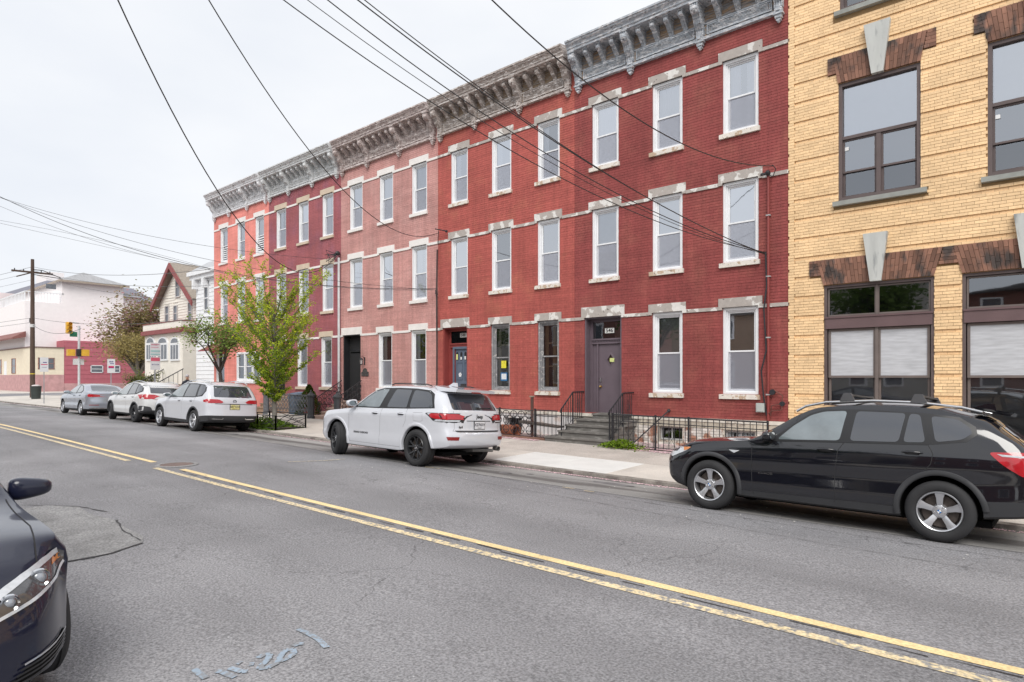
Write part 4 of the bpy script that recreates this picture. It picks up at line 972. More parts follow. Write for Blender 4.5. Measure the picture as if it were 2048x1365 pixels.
def scroll_fence(label, x0, x1, y, h, zf, m, unit=.30, cat='fence', rails=(.0,), posts=()):
    f = empty('scrolled_fence', (x0, y, 0), label, cat); n = max(1, round((x1-x0)/unit)); u = (x1-x0)/n
    key = scroll_unit(h, u).build('scroll_panel', m, f)
    for i in range(n):
        o = key if i == 0 else dup(key, None, f); xc = x0+(i+.5)*u; o.location = (xc-x0, 0, zf(xc)+.06)
        if i == 0:
            me = o.data
            me.transform(Matrix.Translation((x0, y, 0)))
    for dz, r_ in ((h+.04, .016), (h*.73+.06, .009), (.07, .011)):
        MB().tube([(x0,y,zf(x0)+dz),(x1,y,zf(x1)+dz)], r_, 6).build('rail', m, f)
    for x in posts: MB().box(x-.02, x+.02, y-.02, y+.02, zf(x), zf(x)+h+.08).build('post', m, f)
    return f
scroll_fence('black cast iron fence of lyre scrolls left of the steps to number 546', -14.6, -11.88, 14.66, .80, zf, m_iron, posts=(-14.6,-13.2))
scroll_fence('black cast iron scroll fence partly hidden behind the white boxy SUV', -17.2, -14.65, 14.66, .80, zf, m_iron, posts=(-17.2,))
scroll_fence('grey openwork iron fence behind the street tree in front of the maroon house', -27.3, -23.95, 14.7, .80, lambda x: walk_z(x,14.7)+.1, m_iron_grey, unit=.26, posts=(-25.6,))
scroll_fence('grey openwork iron fence in front of the orange house beyond the tree', -31.5, -29.2, 14.7, .80, lambda x: walk_z(x,14.7)+.1, m_iron_grey, unit=.26)
# curb stones under the fences
b = MB(); b.box(-17.2, -11.4, 14.60, 14.78, 0, walk_z(-14,14.6)+.035); tag(b.build('fence_kerb', mat('brown_kerb', (.22,.12,.09), .9, var=.2)), kind='structure')
b = MB(); b.box(-27.4, -23.8, 14.60, 14.80, 0, walk_z(-25,14.6)+.08); tag(b.build('fence_kerb', m_conc), kind='structure')
# iron newel posts
def newel(x, y, m, label, hgt=1.12):
    z = walk_z(x, y); o = empty('newel_post', (x, y, z), label, 'post', 'cast iron newel posts')
    b = MB(); b.lathe([(0,0),(.17,0),(.17,.10),(.14,.13),(.135,hgt-.28),(.15,hgt-.25),(.19,hgt-.20),(.19,hgt-.16),(.13,hgt-.11),(.06,hgt-.05),(.05,hgt-.02),(0,hgt-.02)], (x,y,z), n=8); b.build('shaft', m, o)
    b = MB(); b.lathe([(0,hgt+.06),(.03,hgt+.04),(.04,hgt),(.02,hgt-.03)], (x,y,z), n=10); b.build('finial', m, o); return o
m_newel = mat('newel_paint', (.045,.048,.055), .5, var=.1)
newel(-23.75, 14.62, m_newel, 'dark iron newel post at the end of the grey fence beside the tree')
newel(-21.85, 14.62, m_newel, 'dark iron newel post at the foot of the pink house steps')
newel(-27.45, 14.62, m_iron_grey, 'pale grey iron newel post behind the street tree trunk')
# pink house stoop with scrolled railings
m_pst = mat('stoop_pink_stone', (.46,.33,.28), .85, var=.1, nscale=3, c2=(.38,.26,.22), c2s=3, thr=.58)
sp_ = empty('front_stoop', (-22.8, 15.2, 0), 'pale pink stone steps leading up to the black door of the pink house', 'steps')
gz = walk_z(-22.8, 14.6)
for i in range(5): step(sp_, -23.55, -22.05, 14.65+.27*i, 16.0 if i < 4 else 16.38, (gz if i == 0 else gz+(.95-gz)*i/5), gz+(.95-gz)*(i+1)/5, m_pst)
def scroll_rail(label, x, ya, yb_, zl, zh):
    r_ = empty('stair_rail', (x, ya, 0), label, 'railing', 'scrolled handrails of the pink house steps')
    MB().tube([(x,ya,zl+.85),(x,yb_,zh+.85)], .02, 6).build('handrail', m_iron, r_); MB().tube([(x,ya,zl+.1),(x,yb_,zh+.1)], .012, 6).build('bottom_rail', m_iron, r_)
    n = 5; me = None
    for i in range(n):
        t = (i+.5)/n; q = scroll_unit(.72, (yb_-ya)/n); q.v = [(x+p[1], ya+(yb_-ya)*t+p[0], zl+(zh-zl)*t+.11+p[2]) for p in q.v]; q.build('scroll_panel', m_iron, r_)
    return r_
scroll_rail('left scrolled iron stair rail beside the white pipe of the pink house', -23.5, 14.75, 15.95, .25, .95)
scroll_rail('right scrolled iron stair rail of the pink house, behind the white boxy SUV', -22.1, 14.75, 15.95, .25, .95)
s2_ = empty('front_stoop', (-29, 15.2, 0), 'tan stone steps at the maroon house, hidden behind the street tree', 'steps')
for i in range(5): step(s2_, -29.15, -27.6, 14.65+.27*i, 16.0 if i < 4 else 16.3, (.1 if i == 0 else .2+.85*i/5), .2+.85*(i+1)/5, mat('stoop_tan', (.48,.34,.24), .85, var=.1))
s4_ = empty('front_stoop', (-17, 15.2, 0), 'stone steps to the blue-grey door, hidden behind the white boxy SUV', 'steps')
for i in range(5): step(s4_, fx(886)-.1, fx(934.7)+.15, 14.8+.24*i, 16.0 if i < 4 else 16.3, (.05 if i == 0 else .1+.85*i/5), .1+.85*(i+1)/5, m_bstone)
# old rusty vent drum and pipe behind the scroll fence
rp = empty('rusty_drum', (-12.9, 15.0, .1), 'rusty round drum lying behind the scrolled iron fence', 'drum')
b = MB(); b.lathe([(.20,-.35),(.20,.22),(.23,.24),(.17,.24),(.17,-.2),(0,-.2)], (-13.05, 15.0, .26), 'x', 18); b.build('shell', mat('rust_terracotta', (.32,.11,.06), .85, var=.25, nscale=6), rp, smooth=40)
vp = empty('vent_pipe', (-12.35, 15.2, .0), 'brown upright pipe standing behind the scrolled fence by the red wall', 'pipe')
b = MB(); b.tube([(-12.35,15.2,.05),(-12.35,15.2,1.35)], .05, 10); b.build('shaft', mat('pipe_brown', (.10,.05,.04), .8, var=.2), vp); MB().box(-12.41,-12.29,15.14,15.26,1.33,1.37).build('cap', mat('pipe_cap', (.3,.25,.2), .8), vp)
b = MB(); b.hexa([(-12.8,15.1,.52),(-11.2,14.95,.45),(-11.2,15.3,.45),(-12.8,15.4,.52),(-12.8,15.1,.60),(-11.2,14.95,.50),(-11.2,15.3,.50),(-12.8,15.4,.60)]); tag(b.build('loose_board', mat('old_board', (.10,.085,.075), .9, var=.2)), 'dark weathered board lying across the area behind the scrolled fence', 'board')

# ================================================================ WALL PIPES AND CABLES
def pipe(name, pts, r, m, label, cat='pipe', n=8): return tag(MB().tube(pts, r, n).build(name, m, None, smooth=50), label, cat)
xp = fx(1538); m_pipe5 = mat('painted_pipe_red', (.24,.045,.04), .5, var=.1)
pc = empty('conduit', (xp, 15.95, .8), 'red painted conduit running down the right side of number 546', 'pipe')
MB().tube([(xp,15.95,.75),(xp,15.95,fz(1538,352))], .033, 10).build('tube', m_pipe5, pc, smooth=50)
b = MB(); b.sphere((xp,15.92,fz(1538,348)), (.06,.09,.07), 10, 6); b.tube([(xp,15.92,fz(1538,348)),(xp-.12,15.80,fz(1538,352))], .035, 6); b.build('weather_head', m_iron, pc)
for z in (1.5, 2.9, 4.4, 5.9): MB().box(xp-.05, xp+.05, 15.915, 15.995, z, z+.03).build('clamp', mat('clamp_grey', (.4,.4,.4), .5), pc)
xk = fx(1533)
pipe('cable', [(xk,15.94,fz(1533,505)),(xk+.03,15.93,4.2),(xk-.04,15.93,3.6),(xk+.02,15.93,2.6),(xk-.10,15.92,2.1),(xk-.05,15.93,1.5),(xk+.02,15.94,1.0)], .02, m_iron, 'loose black cable hanging down beside the red conduit of number 546', 'cable', 6)
mt_ = empty('meter_box', (fx(1525), 15.95, 1.15), 'small pale grey utility box on the red wall beside the conduit', 'box')
xm_ = fx(1525); b = MB(); b.box(xm_-.12, xm_+.08, 15.88, 15.995, 1.08, 1.30); b.build('case', mat('box_grey', (.42,.45,.43), .5), mt_); MB().box(xm_-.10, xm_+.06, 15.87, 15.88, 1.10, 1.28).build('lid', mat('box_grey', (.42,.45,.43), .5), mt_)
rm = empty('gas_regulator', (fx(1556), 15.9, 1.3), 'tangle of rusty gas pipes and dark dials on the red wall near the yellow building', 'meter'); x_ = fx(1556)
b = MB(); b.tube([(x_-.2,15.93,1.05),(x_-.1,15.90,1.12),(x_+.12,15.9,1.15),(x_+.14,15.9,1.5),(x_-.05,15.9,1.62),(x_-.08,15.93,1.62)], .016, 6); b.tube([(x_+.12,15.9,1.3),(x_-.12,15.9,1.25),(x_-.15,15.93,1.0)], .014, 6); b.build('pipework', mat('rusty_pipe', (.14,.05,.04), .7, var=.2), rm)
b = MB(); b.lathe([(0,-.06),(.07,-.06),(.07,0),(0,0)], (x_-.1,15.94,1.58), 'y', 12); b.lathe([(0,-.06),(.06,-.06),(.06,0),(0,0)], (x_+.13,15.94,1.30), 'y', 12); b.build('dial', m_iron, rm, smooth=40)
xw = fx(677, 15.9); wp = empty('conduit', (xw, 15.9, .6), 'white conduit with a weather head between the maroon and pink houses', 'pipe')
MB().tube([(xw,15.92,.35),(xw,15.92,fz(677,516,15.9))], .055, 10).build('tube', mat('conduit_white', (.60,.61,.63), .5), wp, smooth=50)
b = MB(); zz = fz(677,512,15.9); b.sphere((xw,15.86,zz+.1), (.09,.12,.10), 10, 6)
for q in range(7): b.tube([(xw,15.8,zz+.05),(xw+rnd.uniform(-.5,.1),15.6+rnd.uniform(-.1,.1),zz+rnd.uniform(-.35,.35)),(xw-.35+rnd.uniform(-.2,.2),15.6,zz+rnd.uniform(-.4,.1))], .014, 5)
b.build('weather_head', m_iron, wp)
xg = fx(873, 15.95); pipe('cable', [(xg,15.96,.6),(xg+.01,15.96,3.2),(xg,15.96,5.4),(xg+.03,15.96,fz(873,500,15.95))], .028, mat('cable_maroon', (.06,.035,.035), .7), 'thin dark conduit running down the joint of the pink and red houses', 'cable')
br_ = empty('wire_bracket', (fx(876,15.8), 15.8, fz(876,462,15.8)), 'small black wire bracket at the joint of the pink and red houses', 'bracket'); x_, z_ = fx(878,15.8), fz(878,462,15.8)
b = MB(); b.tube([(x_-.15,15.75,z_+.08),(x_+.35,15.9,z_-.05)], .02, 6); b.tube([(x_,15.78,z_),(x_-.05,15.8,z_-.3),(x_-.1,15.85,z_-.5)], .014, 5); b.sphere((x_+.3,15.88,z_-.05), .05, 8, 5); b.build('arm', m_iron, br_)
b = MB(); x_, z_ = fx(870,15.8), fz(870,577,15.8)
b.tube([(x_,15.82,z_),(x_+.08,15.82,z_-.05),(x_+.1,15.84,z_-.25),(x_-.02,15.84,z_-.2),(x_-.02,15.84,z_-.05),(x_+.05,15.85,z_-.6),(fx(876),15.93,z_-1.7)], .013, 5); tag(b.build('cable', m_iron), 'loop of black service cable on the right side of the pink house', 'cable')

# ================================================================ OVERHEAD WIRES
m_wire = mat('wire_black', (.03,.028,.03), .6, var=.1); m_wireg = mat('wire_grey', (.10,.10,.105), .6, var=.1)
def wire(pts, D0, D1, r=.012, label='', extend=.0, m=None, group='overhead service wires'):
    """pts = measured points along the wire, D0 / D1 = distance from the camera line of its two ends; hung in one vertical plane"""
    a = Vector((fx(pts[0][0], D0), D0, fz(*pts[0], D0))); c_ = Vector((fx(pts[-1][0], D1), D1, fz(*pts[-1], D1)))
    T, Z = [0.0], [a.z]
    for (px, py) in pts[1:-1]:
        tn = (px-1024)/FPX; dx, dy = CT*tn+0, 0
        # ray in plan: (x,y) = w*(t*CT-ST, t*ST+CT); solve a+(c-a)*s on it
        rx, ry = tn*CT-ST, tn*ST+CT
        s_ = (a.x*ry-a.y*rx)/((a.x-c_.x)*ry-(a.y-c_.y)*rx)
        p = a.lerp(c_, s_); wq = -p.x*ST+p.y*CT
        T.append(s_); Z.append(CAMZ+(HY-py)*wq/FPX)
    T.append(1.0); Z.append(c_.z)
    deg = min(2, len(T)-1); co = np.polyfit(T, Z, deg)
    # keep both ends exact
    n = 40; V = []
    for i in range(n+1):
        s_ = (1+extend)*i/n; p = a+(c_-a)*s_; z = float(np.polyval(co, s_)); p.z = z; V.append(tuple(p))
    return tag(MB().tube(V, r*.8, 5).build('overhead_wire', m or m_wire), label, 'wire', group)
E1 = .9
wire([(675,509),(600,552),(540,512),(470,428),(400,322),(330,192),(270,75),(232,0)], 15.75, 4.0, .017, 'thick twisted cable sweeping from upper left down to the white conduit', .35)
wire([(878,462),(850,476),(800,470),(760,448),(700,388),(640,320),(560,220),(500,140),(415,-2)], 15.75, 4.6, .013, 'black cable sagging from the top left to the bracket on the pink house', .35)
wire([(1531,503),(1400,464),(1242,370),(1100,262),(945,168),(860,113),(706,-2)], 15.8, 6.0, .014, 'upper of two nearly touching cables to the conduit of number 546', .35)
wire([(1531,503),(1400,462),(1242,368),(1100,258),(945,165),(860,106),(722,-2)], 15.8, 5.4, .010, 'twin of the upper cable to the conduit of number 546', .35)
wire([(1531,503),(1400,470),(1204,370),(1124,319),(1020,266),(860,155),(652,-2)], 15.8, 5.6, .012, 'middle cable crossing the red houses down to the conduit of number 546', .35)
wire([(1531,503),(1400,478),(1350,450),(1182,370),(1020,272),(860,165),(600,-2)], 15.8, 5.2, .008, 'thin lower cable crossing the red houses to number 546', .35)
wire([(1531,503),(1350,462),(1200,396),(1124,356),(986,277),(860,199),(558,-2)], 15.8, 4.8, .011, 'lowest long cable crossing from the top left to number 546', .35)
wire([(1545,330),(1470,327),(1380,300),(1240,212),(1150,140),(1060,70),(975,-2)], 15.8, 6.6, .014, 'single black cable sagging across the top windows of number 546', .35)
x_, z_ = fx(1545,15.8), fz(1545,330,15.8)
b = MB(); b.tube([(x_,15.8,z_),(x_+.06,15.85,z_-.1),(x_-.02,15.9,z_-.25),(xp,15.9,fz(1538,352))], .012, 5); tag(b.build('drip_loop', m_wire), 'small loop of cable above the conduit weather head', 'cable')
# wires on the left going down the street
lw_ = [([(870,577),(700,573),(520,561),(425,541),(300,507),(170,463),(80,427),(0,398)], 15.8, 6.4, .014, 'upper long street cable from the left edge to the pink house'),
 ([(870,577),(700,566),(520,548),(425,525),(280,478),(170,450),(60,418),(0,400)], 15.8, 6.2, .009, 'second long street cable just under the upper one'),
 ([(675,517),(560,512),(425,498),(300,477),(200,445),(100,418),(0,401)], 15.8, 6.9, .009, 'long cable from the left edge to the weather head of the white conduit'),
 ([(870,579),(640,574),(425,545),(250,496),(120,456),(0,416)], 15.9, 5.8, .008, 'thin cable crossing the pale sky to the pink house'),
 ([(560,580),(425,542),(250,492),(120,461),(0,443)], 15.9, 6.6, .008, 'thin grey cable above the gabled house ending at the maroon house'),
 ([(540,566),(425,545),(250,503),(120,470),(0,449)], 15.9, 6.4, .008, 'lowest thin grey cable left of the orange house')]
for p_, d0, d1, r_, lb in lw_: wire(p_, d0, d1, r_, lb, .12, m_wireg if r_ < .009 else m_wire)

# ================================================================ STREET FURNITURE FAR LEFT
def at(px, py, w_):      # a real point at depth w_
    u = (px-1024)/FPX*w_; return (u*CT-w_*ST, u*ST+w_*CT, CAMZ+(HY-py)*w_/FPX)
px_, py_, _ = at(65, 790, 53)
up = empty('utility_pole', (px_, py_, .2), 'tall dark wooden utility pole behind the black litter bin at far left', 'pole')
m_pole = mat('pole_wood', (.085,.055,.042), .85, var=.2, nscale=3, stretch=(4,4,.5))
zt_ = at(65, 519, 53)[2]
MB().tube([(px_,py_,.1),(px_,py_,6),(px_,py_,zt_)], [.19,.16,.12], 10).build('shaft', m_pole, up, smooth=50)
b = MB(); b.box(px_-.11, px_+.11, py_-1.4, py_+1.4, zt_-1.15, zt_-1.02); b.tube([(px_-.1,py_,zt_-1.08),(px_-2.3,py_-.6,zt_-1.25)], .05, 6); b.build('crossarm', m_pole, up)
b = MB(); b.tube([(px_-.05,py_,zt_-.85),(px_+.8,py_+.5,zt_-.95),(px_+2.2,py_+1.4,zt_-1.6)], .035, 6); b.tube([(px_,py_,zt_-1.25),(px_+2.4,py_+1.5,zt_-1.7)], .03, 6); b.build('cable_arm', m_iron, up)
for q in (-1.2, -.6, .6, 1.2): MB().lathe([(.0,0),(.05,.02),(.03,.08),(.05,.12),(0,.16)], (px_,py_+q,zt_-1.02), n=8).build('insulator', m_iron, up)
for zz, hh, mm in ((at(0,655,53)[2], .25, mat('band_white', (.6,.6,.6), .6)), (at(0,749,53)[2], .08, mat('band_yellow', (.6,.45,.05), .6))): MB().lathe([(.185,0),(.185,hh)], (px_,py_,zz), n=12).build('band', mm, up)
b = MB(); b.box(px_-.35, px_-.15, py_-.15, py_+.15, at(0,645,53)[2], at(0,637,53)[2]); b.build('junction_box', m_iron, up)
for wi, (ya, yb_, x1_, y1_, r_) in enumerate(((534, 440, -10, 16, .014), (545, 455, -12, 17, .012), (560, 470, -14, 18, .010), (636, 645, 0, 0, .014), (645, 650, 0, 0, .014))):
    z0_ = at(0, ya, 53)[2]
    # towards the far left, out of the picture, and towards the row houses
    MBt = MB().tube([(px_-60, py_-8, z0_+.3), (px_-30, py_-4, z0_-.3), (px_, py_, z0_)], r_, 5); tag(MBt.build('overhead_wire', m_wireg), ('topmost','second','third','fourth','lowest')[wi]+' wire leading off the utility pole to the left edge', 'wire', 'wires off the left edge from the utility pole')
for ya, tgt, r_, lb in ((534, (-35.6,15.7,7.9), .014, 'top'), (541, (-35.6,15.7,7.0), .012, 'second'), (548, (-35.6,15.7,6.2), .010, 'third'), (636, (-35.6,15.7,5.3), .014, 'fourth'), (650, (-46.8,12.6,5.0), .016, 'lowest')):
    a_ = Vector((px_, py_, at(0, ya, 53)[2])); c_ = Vector(tgt); V = []
    for i in range(25):
        t = i/24; p = a_.lerp(c_, t); p.z -= .5*4*t*(1-t); V.append(tuple(p))
    tag(MB().tube(V, r_, 5).build('overhead_wire', m_wireg), lb+' wire strung from the utility pole towards the orange house', 'wire', 'wires on the far utility pole')
# black street litter bin
bx_, by_, _ = at(72, 797, 50); bn = empty('litter_bin', (bx_, by_, .2), 'black round litter bin beside the utility pole at far left', 'bin')
zb_ = walk_z(bx_, by_); b = MB(); b.lathe([(.0,0),(.30,0),(.36,.95),(.38,1.0),(.34,1.0),(.30,.9),(0,.9)], (bx_,by_,zb_), n=18); b.build('drum', mat('bin_dark', (.035,.045,.042), .6), bn, smooth=40)
b = MB(); b.sphere((bx_,by_,zb_+1.02), (.30,.30,.10), 12, 6); b.build('rubbish_bag', mat('bag_pale', (.6,.55,.55), .6), bn, smooth=80)
# signs
m_sign = mat('sign_white', (.66,.67,.69), .5, var=.03); m_galv = mat('galvanised_post', (.33,.34,.36), .5, metal=.3)
def kerb_sign(px, w_, z0_, z1_, label, deco, wd=.34):
    X_, Y_, _ = at(px, 0, w_); zg = walk_z(X_, Y_)
    s_ = empty('street_sign', (X_, Y_, zg), label, 'sign')
    MB().box(X_-.03, X_+.03, Y_-.02, Y_+.02, zg-.1, z1_-.1).build('post', m_galv, s_)
    # faces the traffic, towards +X
    face = MB(); face.box(X_+.035, X_+.045, Y_-wd/2, Y_+wd/2, z0_, z1_); pl = face.build('sign_plate', m_sign, s_)
    for (a, c_, u0, u1, mm) in deco: MB().box(X_+.045, X_+.049, Y_-wd/2+wd*u0, Y_-wd/2+wd*u1, z0_+(z1_-z0_)*a, z0_+(z1_-z0_)*c_).build('sign_print', mm, pl)
    return s_, pl, X_, Y_
m_pb, m_pr, m_pt, m_pp = mat('print_blue', (.06,.05,.22), .5), mat('print_red', (.55,.02,.10), .5), mat('print_teal', (.35,.52,.52), .5), mat('print_pink', (.62,.38,.44), .5)
sg1 = kerb_sign(222, 38.8, 2.2, 3.05, 'white bus stop sign with blue and red stripes near the silver sedan', [(.64,.69,.35,.85,m_pb),(.38,.50,.15,.85,m_pr),(.34,.38,.15,.85,m_pb),(.8,.83,.35,.8,m_galv)], .42)
lettering('BUS', .12, M_plusx(sg1[2]+.05, sg1[3], 2.88), 'sign_text', m_pb, sg1[1], bold=True)
kerb_sign(88, 42, 2.3, 3.25, 'white bus stop sign with red and blue print beside the utility pole', [(.62,.68,.35,.8,m_pb),(.48,.53,.1,.9,m_pr),(.3,.32,.2,.8,m_pb)], .46)
sg3 = kerb_sign(310, 29.2, 2.9, 3.52, 'white parking rules sign with teal and pink lines above a red one', [(.80,.86,.05,.7,m_pp),(.62,.70,.05,.8,m_pp),(.30,.46,.05,.95,m_pt),(.08,.2,.05,.95,m_pt)], .44)
lettering('NO PARKING', .055, M_plusx(sg3[2]+.051, sg3[3], 3.44), 'sign_text', m_pr, sg3[1], bold=True)
b = MB(); b.box(sg3[2]+.035, sg3[2]+.045, sg3[3]-.21, sg3[3]+.21, 2.28, 2.86); p2 = b.build('sign_plate', m_sign, sg3[0])
MB().box(sg3[2]+.045, sg3[2]+.049, sg3[3]-.19, sg3[3]+.19, 2.68, 2.84).build('sign_print', mat('print_red_pale', (.62,.12,.18), .5), p2)
lettering('BUS STOP', .07, M_plusx(sg3[2]+.052, sg3[3], 2.52), 'sign_text', m_pb, p2)
# traffic signal post
tx_, ty_, _ = at(158, 0, 44); tz = .2
ts = empty('traffic_signal', (tx_, ty_, tz), 'white traffic signal post with yellow signal heads at the far crossing', 'traffic light')
ztop = at(0, 652, 44)[2]
MB().tube([(tx_,ty_,.1),(tx_,ty_,ztop)], .075, 10).build('post', mat('signal_post', (.55,.56,.58), .5), ts, smooth=50)
m_sy = mat('signal_yellow', (.70,.40,.04), .5); m_green = mat('street_sign_green', (.02,.16,.09), .5)
zc_ = at(0, 706, 44)[2]
for dy, dx in ((-.45, -.1), (.30, .2)):
    b = MB(); b.box(tx_+dx-.18, tx_+dx+.18, ty_+dy-.22, ty_+dy+.22, zc_-.22, zc_+.22); b.build('pedestrian_head', m_sy, ts)
MB().box(tx_-.05, tx_+.22, ty_-.16, ty_+.16, zc_-.25, zc_+.25).build('signal_bracket', m_iron, ts)
zh_ = at(0, 657, 44)[2]
hx, hy_, _ = at(138, 0, 44)
for i in range(3):
    b = MB(); b.box(hx-.15, hx+.15, hy_-.17, hy_+.17, zh_+.02+.27*(i-1)-.12, zh_+.02+.27*(i-1)+.13); b.lathe([(.12,0),(.13,.2),(.12,.2),(.11,0)], (hx+.15,hy_,zh_+.27*(i-1)+.02), 'x', 12); b.build('signal_section', m_sy, ts)
b = MB(); b.tube([(tx_,ty_,zh_+.35),(hx,hy_,zh_+.42)], .03, 6); b.build('arm', m_galv, ts)
gx, gy_, _ = at(147, 0, 44); MB().box(gx-.01, gx+.01, gy_-.22, gy_+.22, at(0,674,44)[2], at(0,664,44)[2]).build('street_name_sign', m_green, ts)
MB().box(tx_-.25, tx_+.0, ty_-.3, ty_+.3, at(0,730,44)[2], at(0,718,44)[2]).build('cabinet', mat('cabinet_white', (.6,.6,.6), .5), ts)

# ================================================================ FAR BUILDINGS
def clap_wall(x0, x1, y, z0, z1, holes, m, par, name='siding_board', pitch=.22, axis='y'):
    """wall of overlapping siding boards, each an object"""
    z = z0
    while z < z1-.02:
        zt = min(z+pitch, z1); cuts = sorted((h[0], h[1]) for h in holes if h[2] < zt-.01 and h[3] > z+.01); segs = []; p = x0
        for a, c in cuts:
            if a > p+.05: segs.append((p, min(a, x1)))
            p = max(p, c)
        if p < x1-.05: segs.append((p, x1))
        for a, c in segs:
            if axis == 'y': MB().hexa([(a,y-.03,z),(c,y-.03,z),(c,y+.1,z),(a,y+.1,z),(a,y-.005,zt),(c,y-.005,zt),(c,y+.1,zt),(a,y+.1,zt)]).build(name, m, par)
            else: MB().hexa([(y-.1,a,z),(y+.03,a,z),(y+.03,c,z),(y-.1,c,z),(y-.1,a,zt),(y+.005,a,zt),(y+.005,c,zt),(y-.1,c,zt)]).build(name, m, par)
        z = zt
def small_window(par, x0, x1, z0, z1, y, m=None, mul=True, proud=.06):
    m = m or m_white; b = MB(); frame_rect(b, x0, x1, z0, z1, .07, y-proud, y+.02)
    b.box(x0+.07, x1-.07, y-.03, y+.01, (z0+z1)/2-.03, (z0+z1)/2+.03); w_ = b.build('window', m, par)
    MB().quad((x0+.07,y-.01,z0+.07),(x1-.07,y-.01,z0+.07),(x1-.07,y-.01,z1-.07),(x0+.07,y-.01,z1-.07)).build('pane', mat('far_glass', (.10,.11,.13), .1, spec=.8, var=.3, nscale=2), w_); return w_
def small_window_x(par, y0, y1, z0, z1, x, m=None):
    m = m or m_white; b = MB()
    for (a, c, d, e) in ((y0,y0+.08,z0,z1),(y1-.08,y1,z0,z1),(y0,y1,z1-.08,z1),(y0,y1,z0,z0+.08),(y0,y1,(z0+z1)/2-.03,(z0+z1)/2+.03)): b.box(x-.02, x+.05, a, c, d, e)
    w_ = b.build('window', m, par); MB().quad((x+.02,y0+.08,z0+.08),(x+.02,y1-.08,z0+.08),(x+.02,y1-.08,z1-.08),(x+.02,y0+.08,z1-.08)).build('pane', mat('far_glass', (.10,.11,.13), .1, spec=.8, var=.3, nscale=2), w_); return w_
# white clapboard house beside the orange one
m_side = mat('siding_white', (.80,.81,.83), .7, var=.04)
wh_ = empty('siding_house', (-42.9, 18, .2), 'narrow white siding house with sloping grey shingled top beside the orange house', 'house')
yv = 18.0; x0_, x1_ = fx(393, yv), -35.9
zr_ = fz(400, 545, yv)
MB().box(x0_+.05, x1_, yv+.06, 28, .0, zr_).build('wall', m_side, wh_)
wins = [(fx(409,yv), fx(418,yv), fz(413,622,yv), fz(413,571,yv))]
clap_wall(x0_, x1_, yv, .3, zr_-.3, [(w_[0]-.05,w_[1]+.05,w_[2]-.05,w_[3]+.05) for w_ in wins], m_side, wh_, pitch=.26)
for w_ in wins: small_window(wh_, *w_, yv)
b = MB(); b.box(x0_-.45, x1_, yv-.45, yv, zr_-.25, zr_); b.box(x0_-.35, x1_, yv-.3, yv, zr_-.5, zr_-.25); b.build('cornice', m_side, wh_)
for q in (0, 1.4): b = MB(); b.box(x0_+.1+q, x0_+.35+q, yv-.35, yv, zr_-1.1, zr_-.5); b.build('cornice_bracket', m_side, wh_)
zt2 = fz(415, 508, yv+1)
b = MB(); b.hexa([(x0_-.4,yv-.4,zr_),(x1_,yv-.4,zr_),(x1_,27,zr_),(x0_-.4,27,zr_),(x0_+.3,yv+.6,zr_+(zt2-zr_)*.5),(x1_,yv+.6,zr_+(zt2-zr_)*.5),(x1_,26,zr_+(zt2-zr_)*.5),(x0_+.3,26,zr_+(zt2-zr_)*.5)]); b.box(x0_+1.6, x1_, yv+.8, 26, zr_+(zt2-zr_)*.5, zt2); b.build('roof', mat('mansard_grey', (.42,.43,.45), .8, var=.12, nscale=4, stretch=(1,1,6)), wh_)
# gabled victorian house
m_vic = mat('siding_cream', (.80,.76,.69), .7, var=.04); m_vred = mat('trim_dark_red', (.26,.07,.07), .6); m_shing = mat('roof_shingle_brown', (.29,.25,.21), .9, var=.15, nscale=6, bump=.5, bscale=20)
vh = empty('gabled_house', (-52, 19.1, .2), 'cream gabled house with dark red eaves and arched porch windows', 'house')
yg = 19.1; gx0, gx1 = fx(319, yg), fx(394, yg); ze = fz(318, 612, yg)-.1; pk = (fx(352, yg), fz(349, 531, yg)); zer = fz(393, 596, yg)
b = MB(); b.prism([(gx0,0),(gx1,0),(gx1,zer-.1),(pk[0],pk[1]-.2),(gx0,ze+.3)], 'y', yg+.05, 30); b.build('wall', m_vic, vh)
zz = 4.0
vw = [(fx(330,yg),fx(338,yg),fz(334,645,yg),fz(334,612,yg)),(fx(347,yg),fx(355,yg),fz(351,643,yg),fz(351,611,yg)),(fx(376,yg),fx(384,yg),fz(380,643,yg),fz(380,604,yg)),(fx(351,yg),fx(360,yg),fz(355,595,yg),fz(355,554,yg))]
while zz < pk[1]-.4:
    def xl(z): return gx0+(pk[0]-gx0)*max(0,(z-ze-.3)/(pk[1]-ze-.5))
    def xr(z): return gx1-(gx1-pk[0])*max(0,(z-zer+.1)/(pk[1]-zer-.1))
    a, c = xl(zz+.2)+.02, xr(zz+.2)-.02
    if c-a > .2:
        p = a
        for h in sorted([w_ for w_ in vw if w_[2]-.06 < zz+.2 and w_[3]+.06 > zz])+[(c, c, 0, 0)]:
            e_ = min(h[0]-.06, c) if h[0] != c else c
            if e_-p > .05: MB().hexa([(p,yg+.0,zz),(e_,yg+.0,zz),(e_,yg+.1,zz),(p,yg+.1,zz),(p,yg+.03,zz+.2),(e_,yg+.03,zz+.2),(e_,yg+.1,zz+.2),(p,yg+.1,zz+.2)]).build('siding_board', m_vic, vh)
            p = h[1]+.06
    zz += .2
for w_ in vw: small_window(vh, *w_, yg+.02, m=mat('window_cream', (.55,.53,.52), .6))
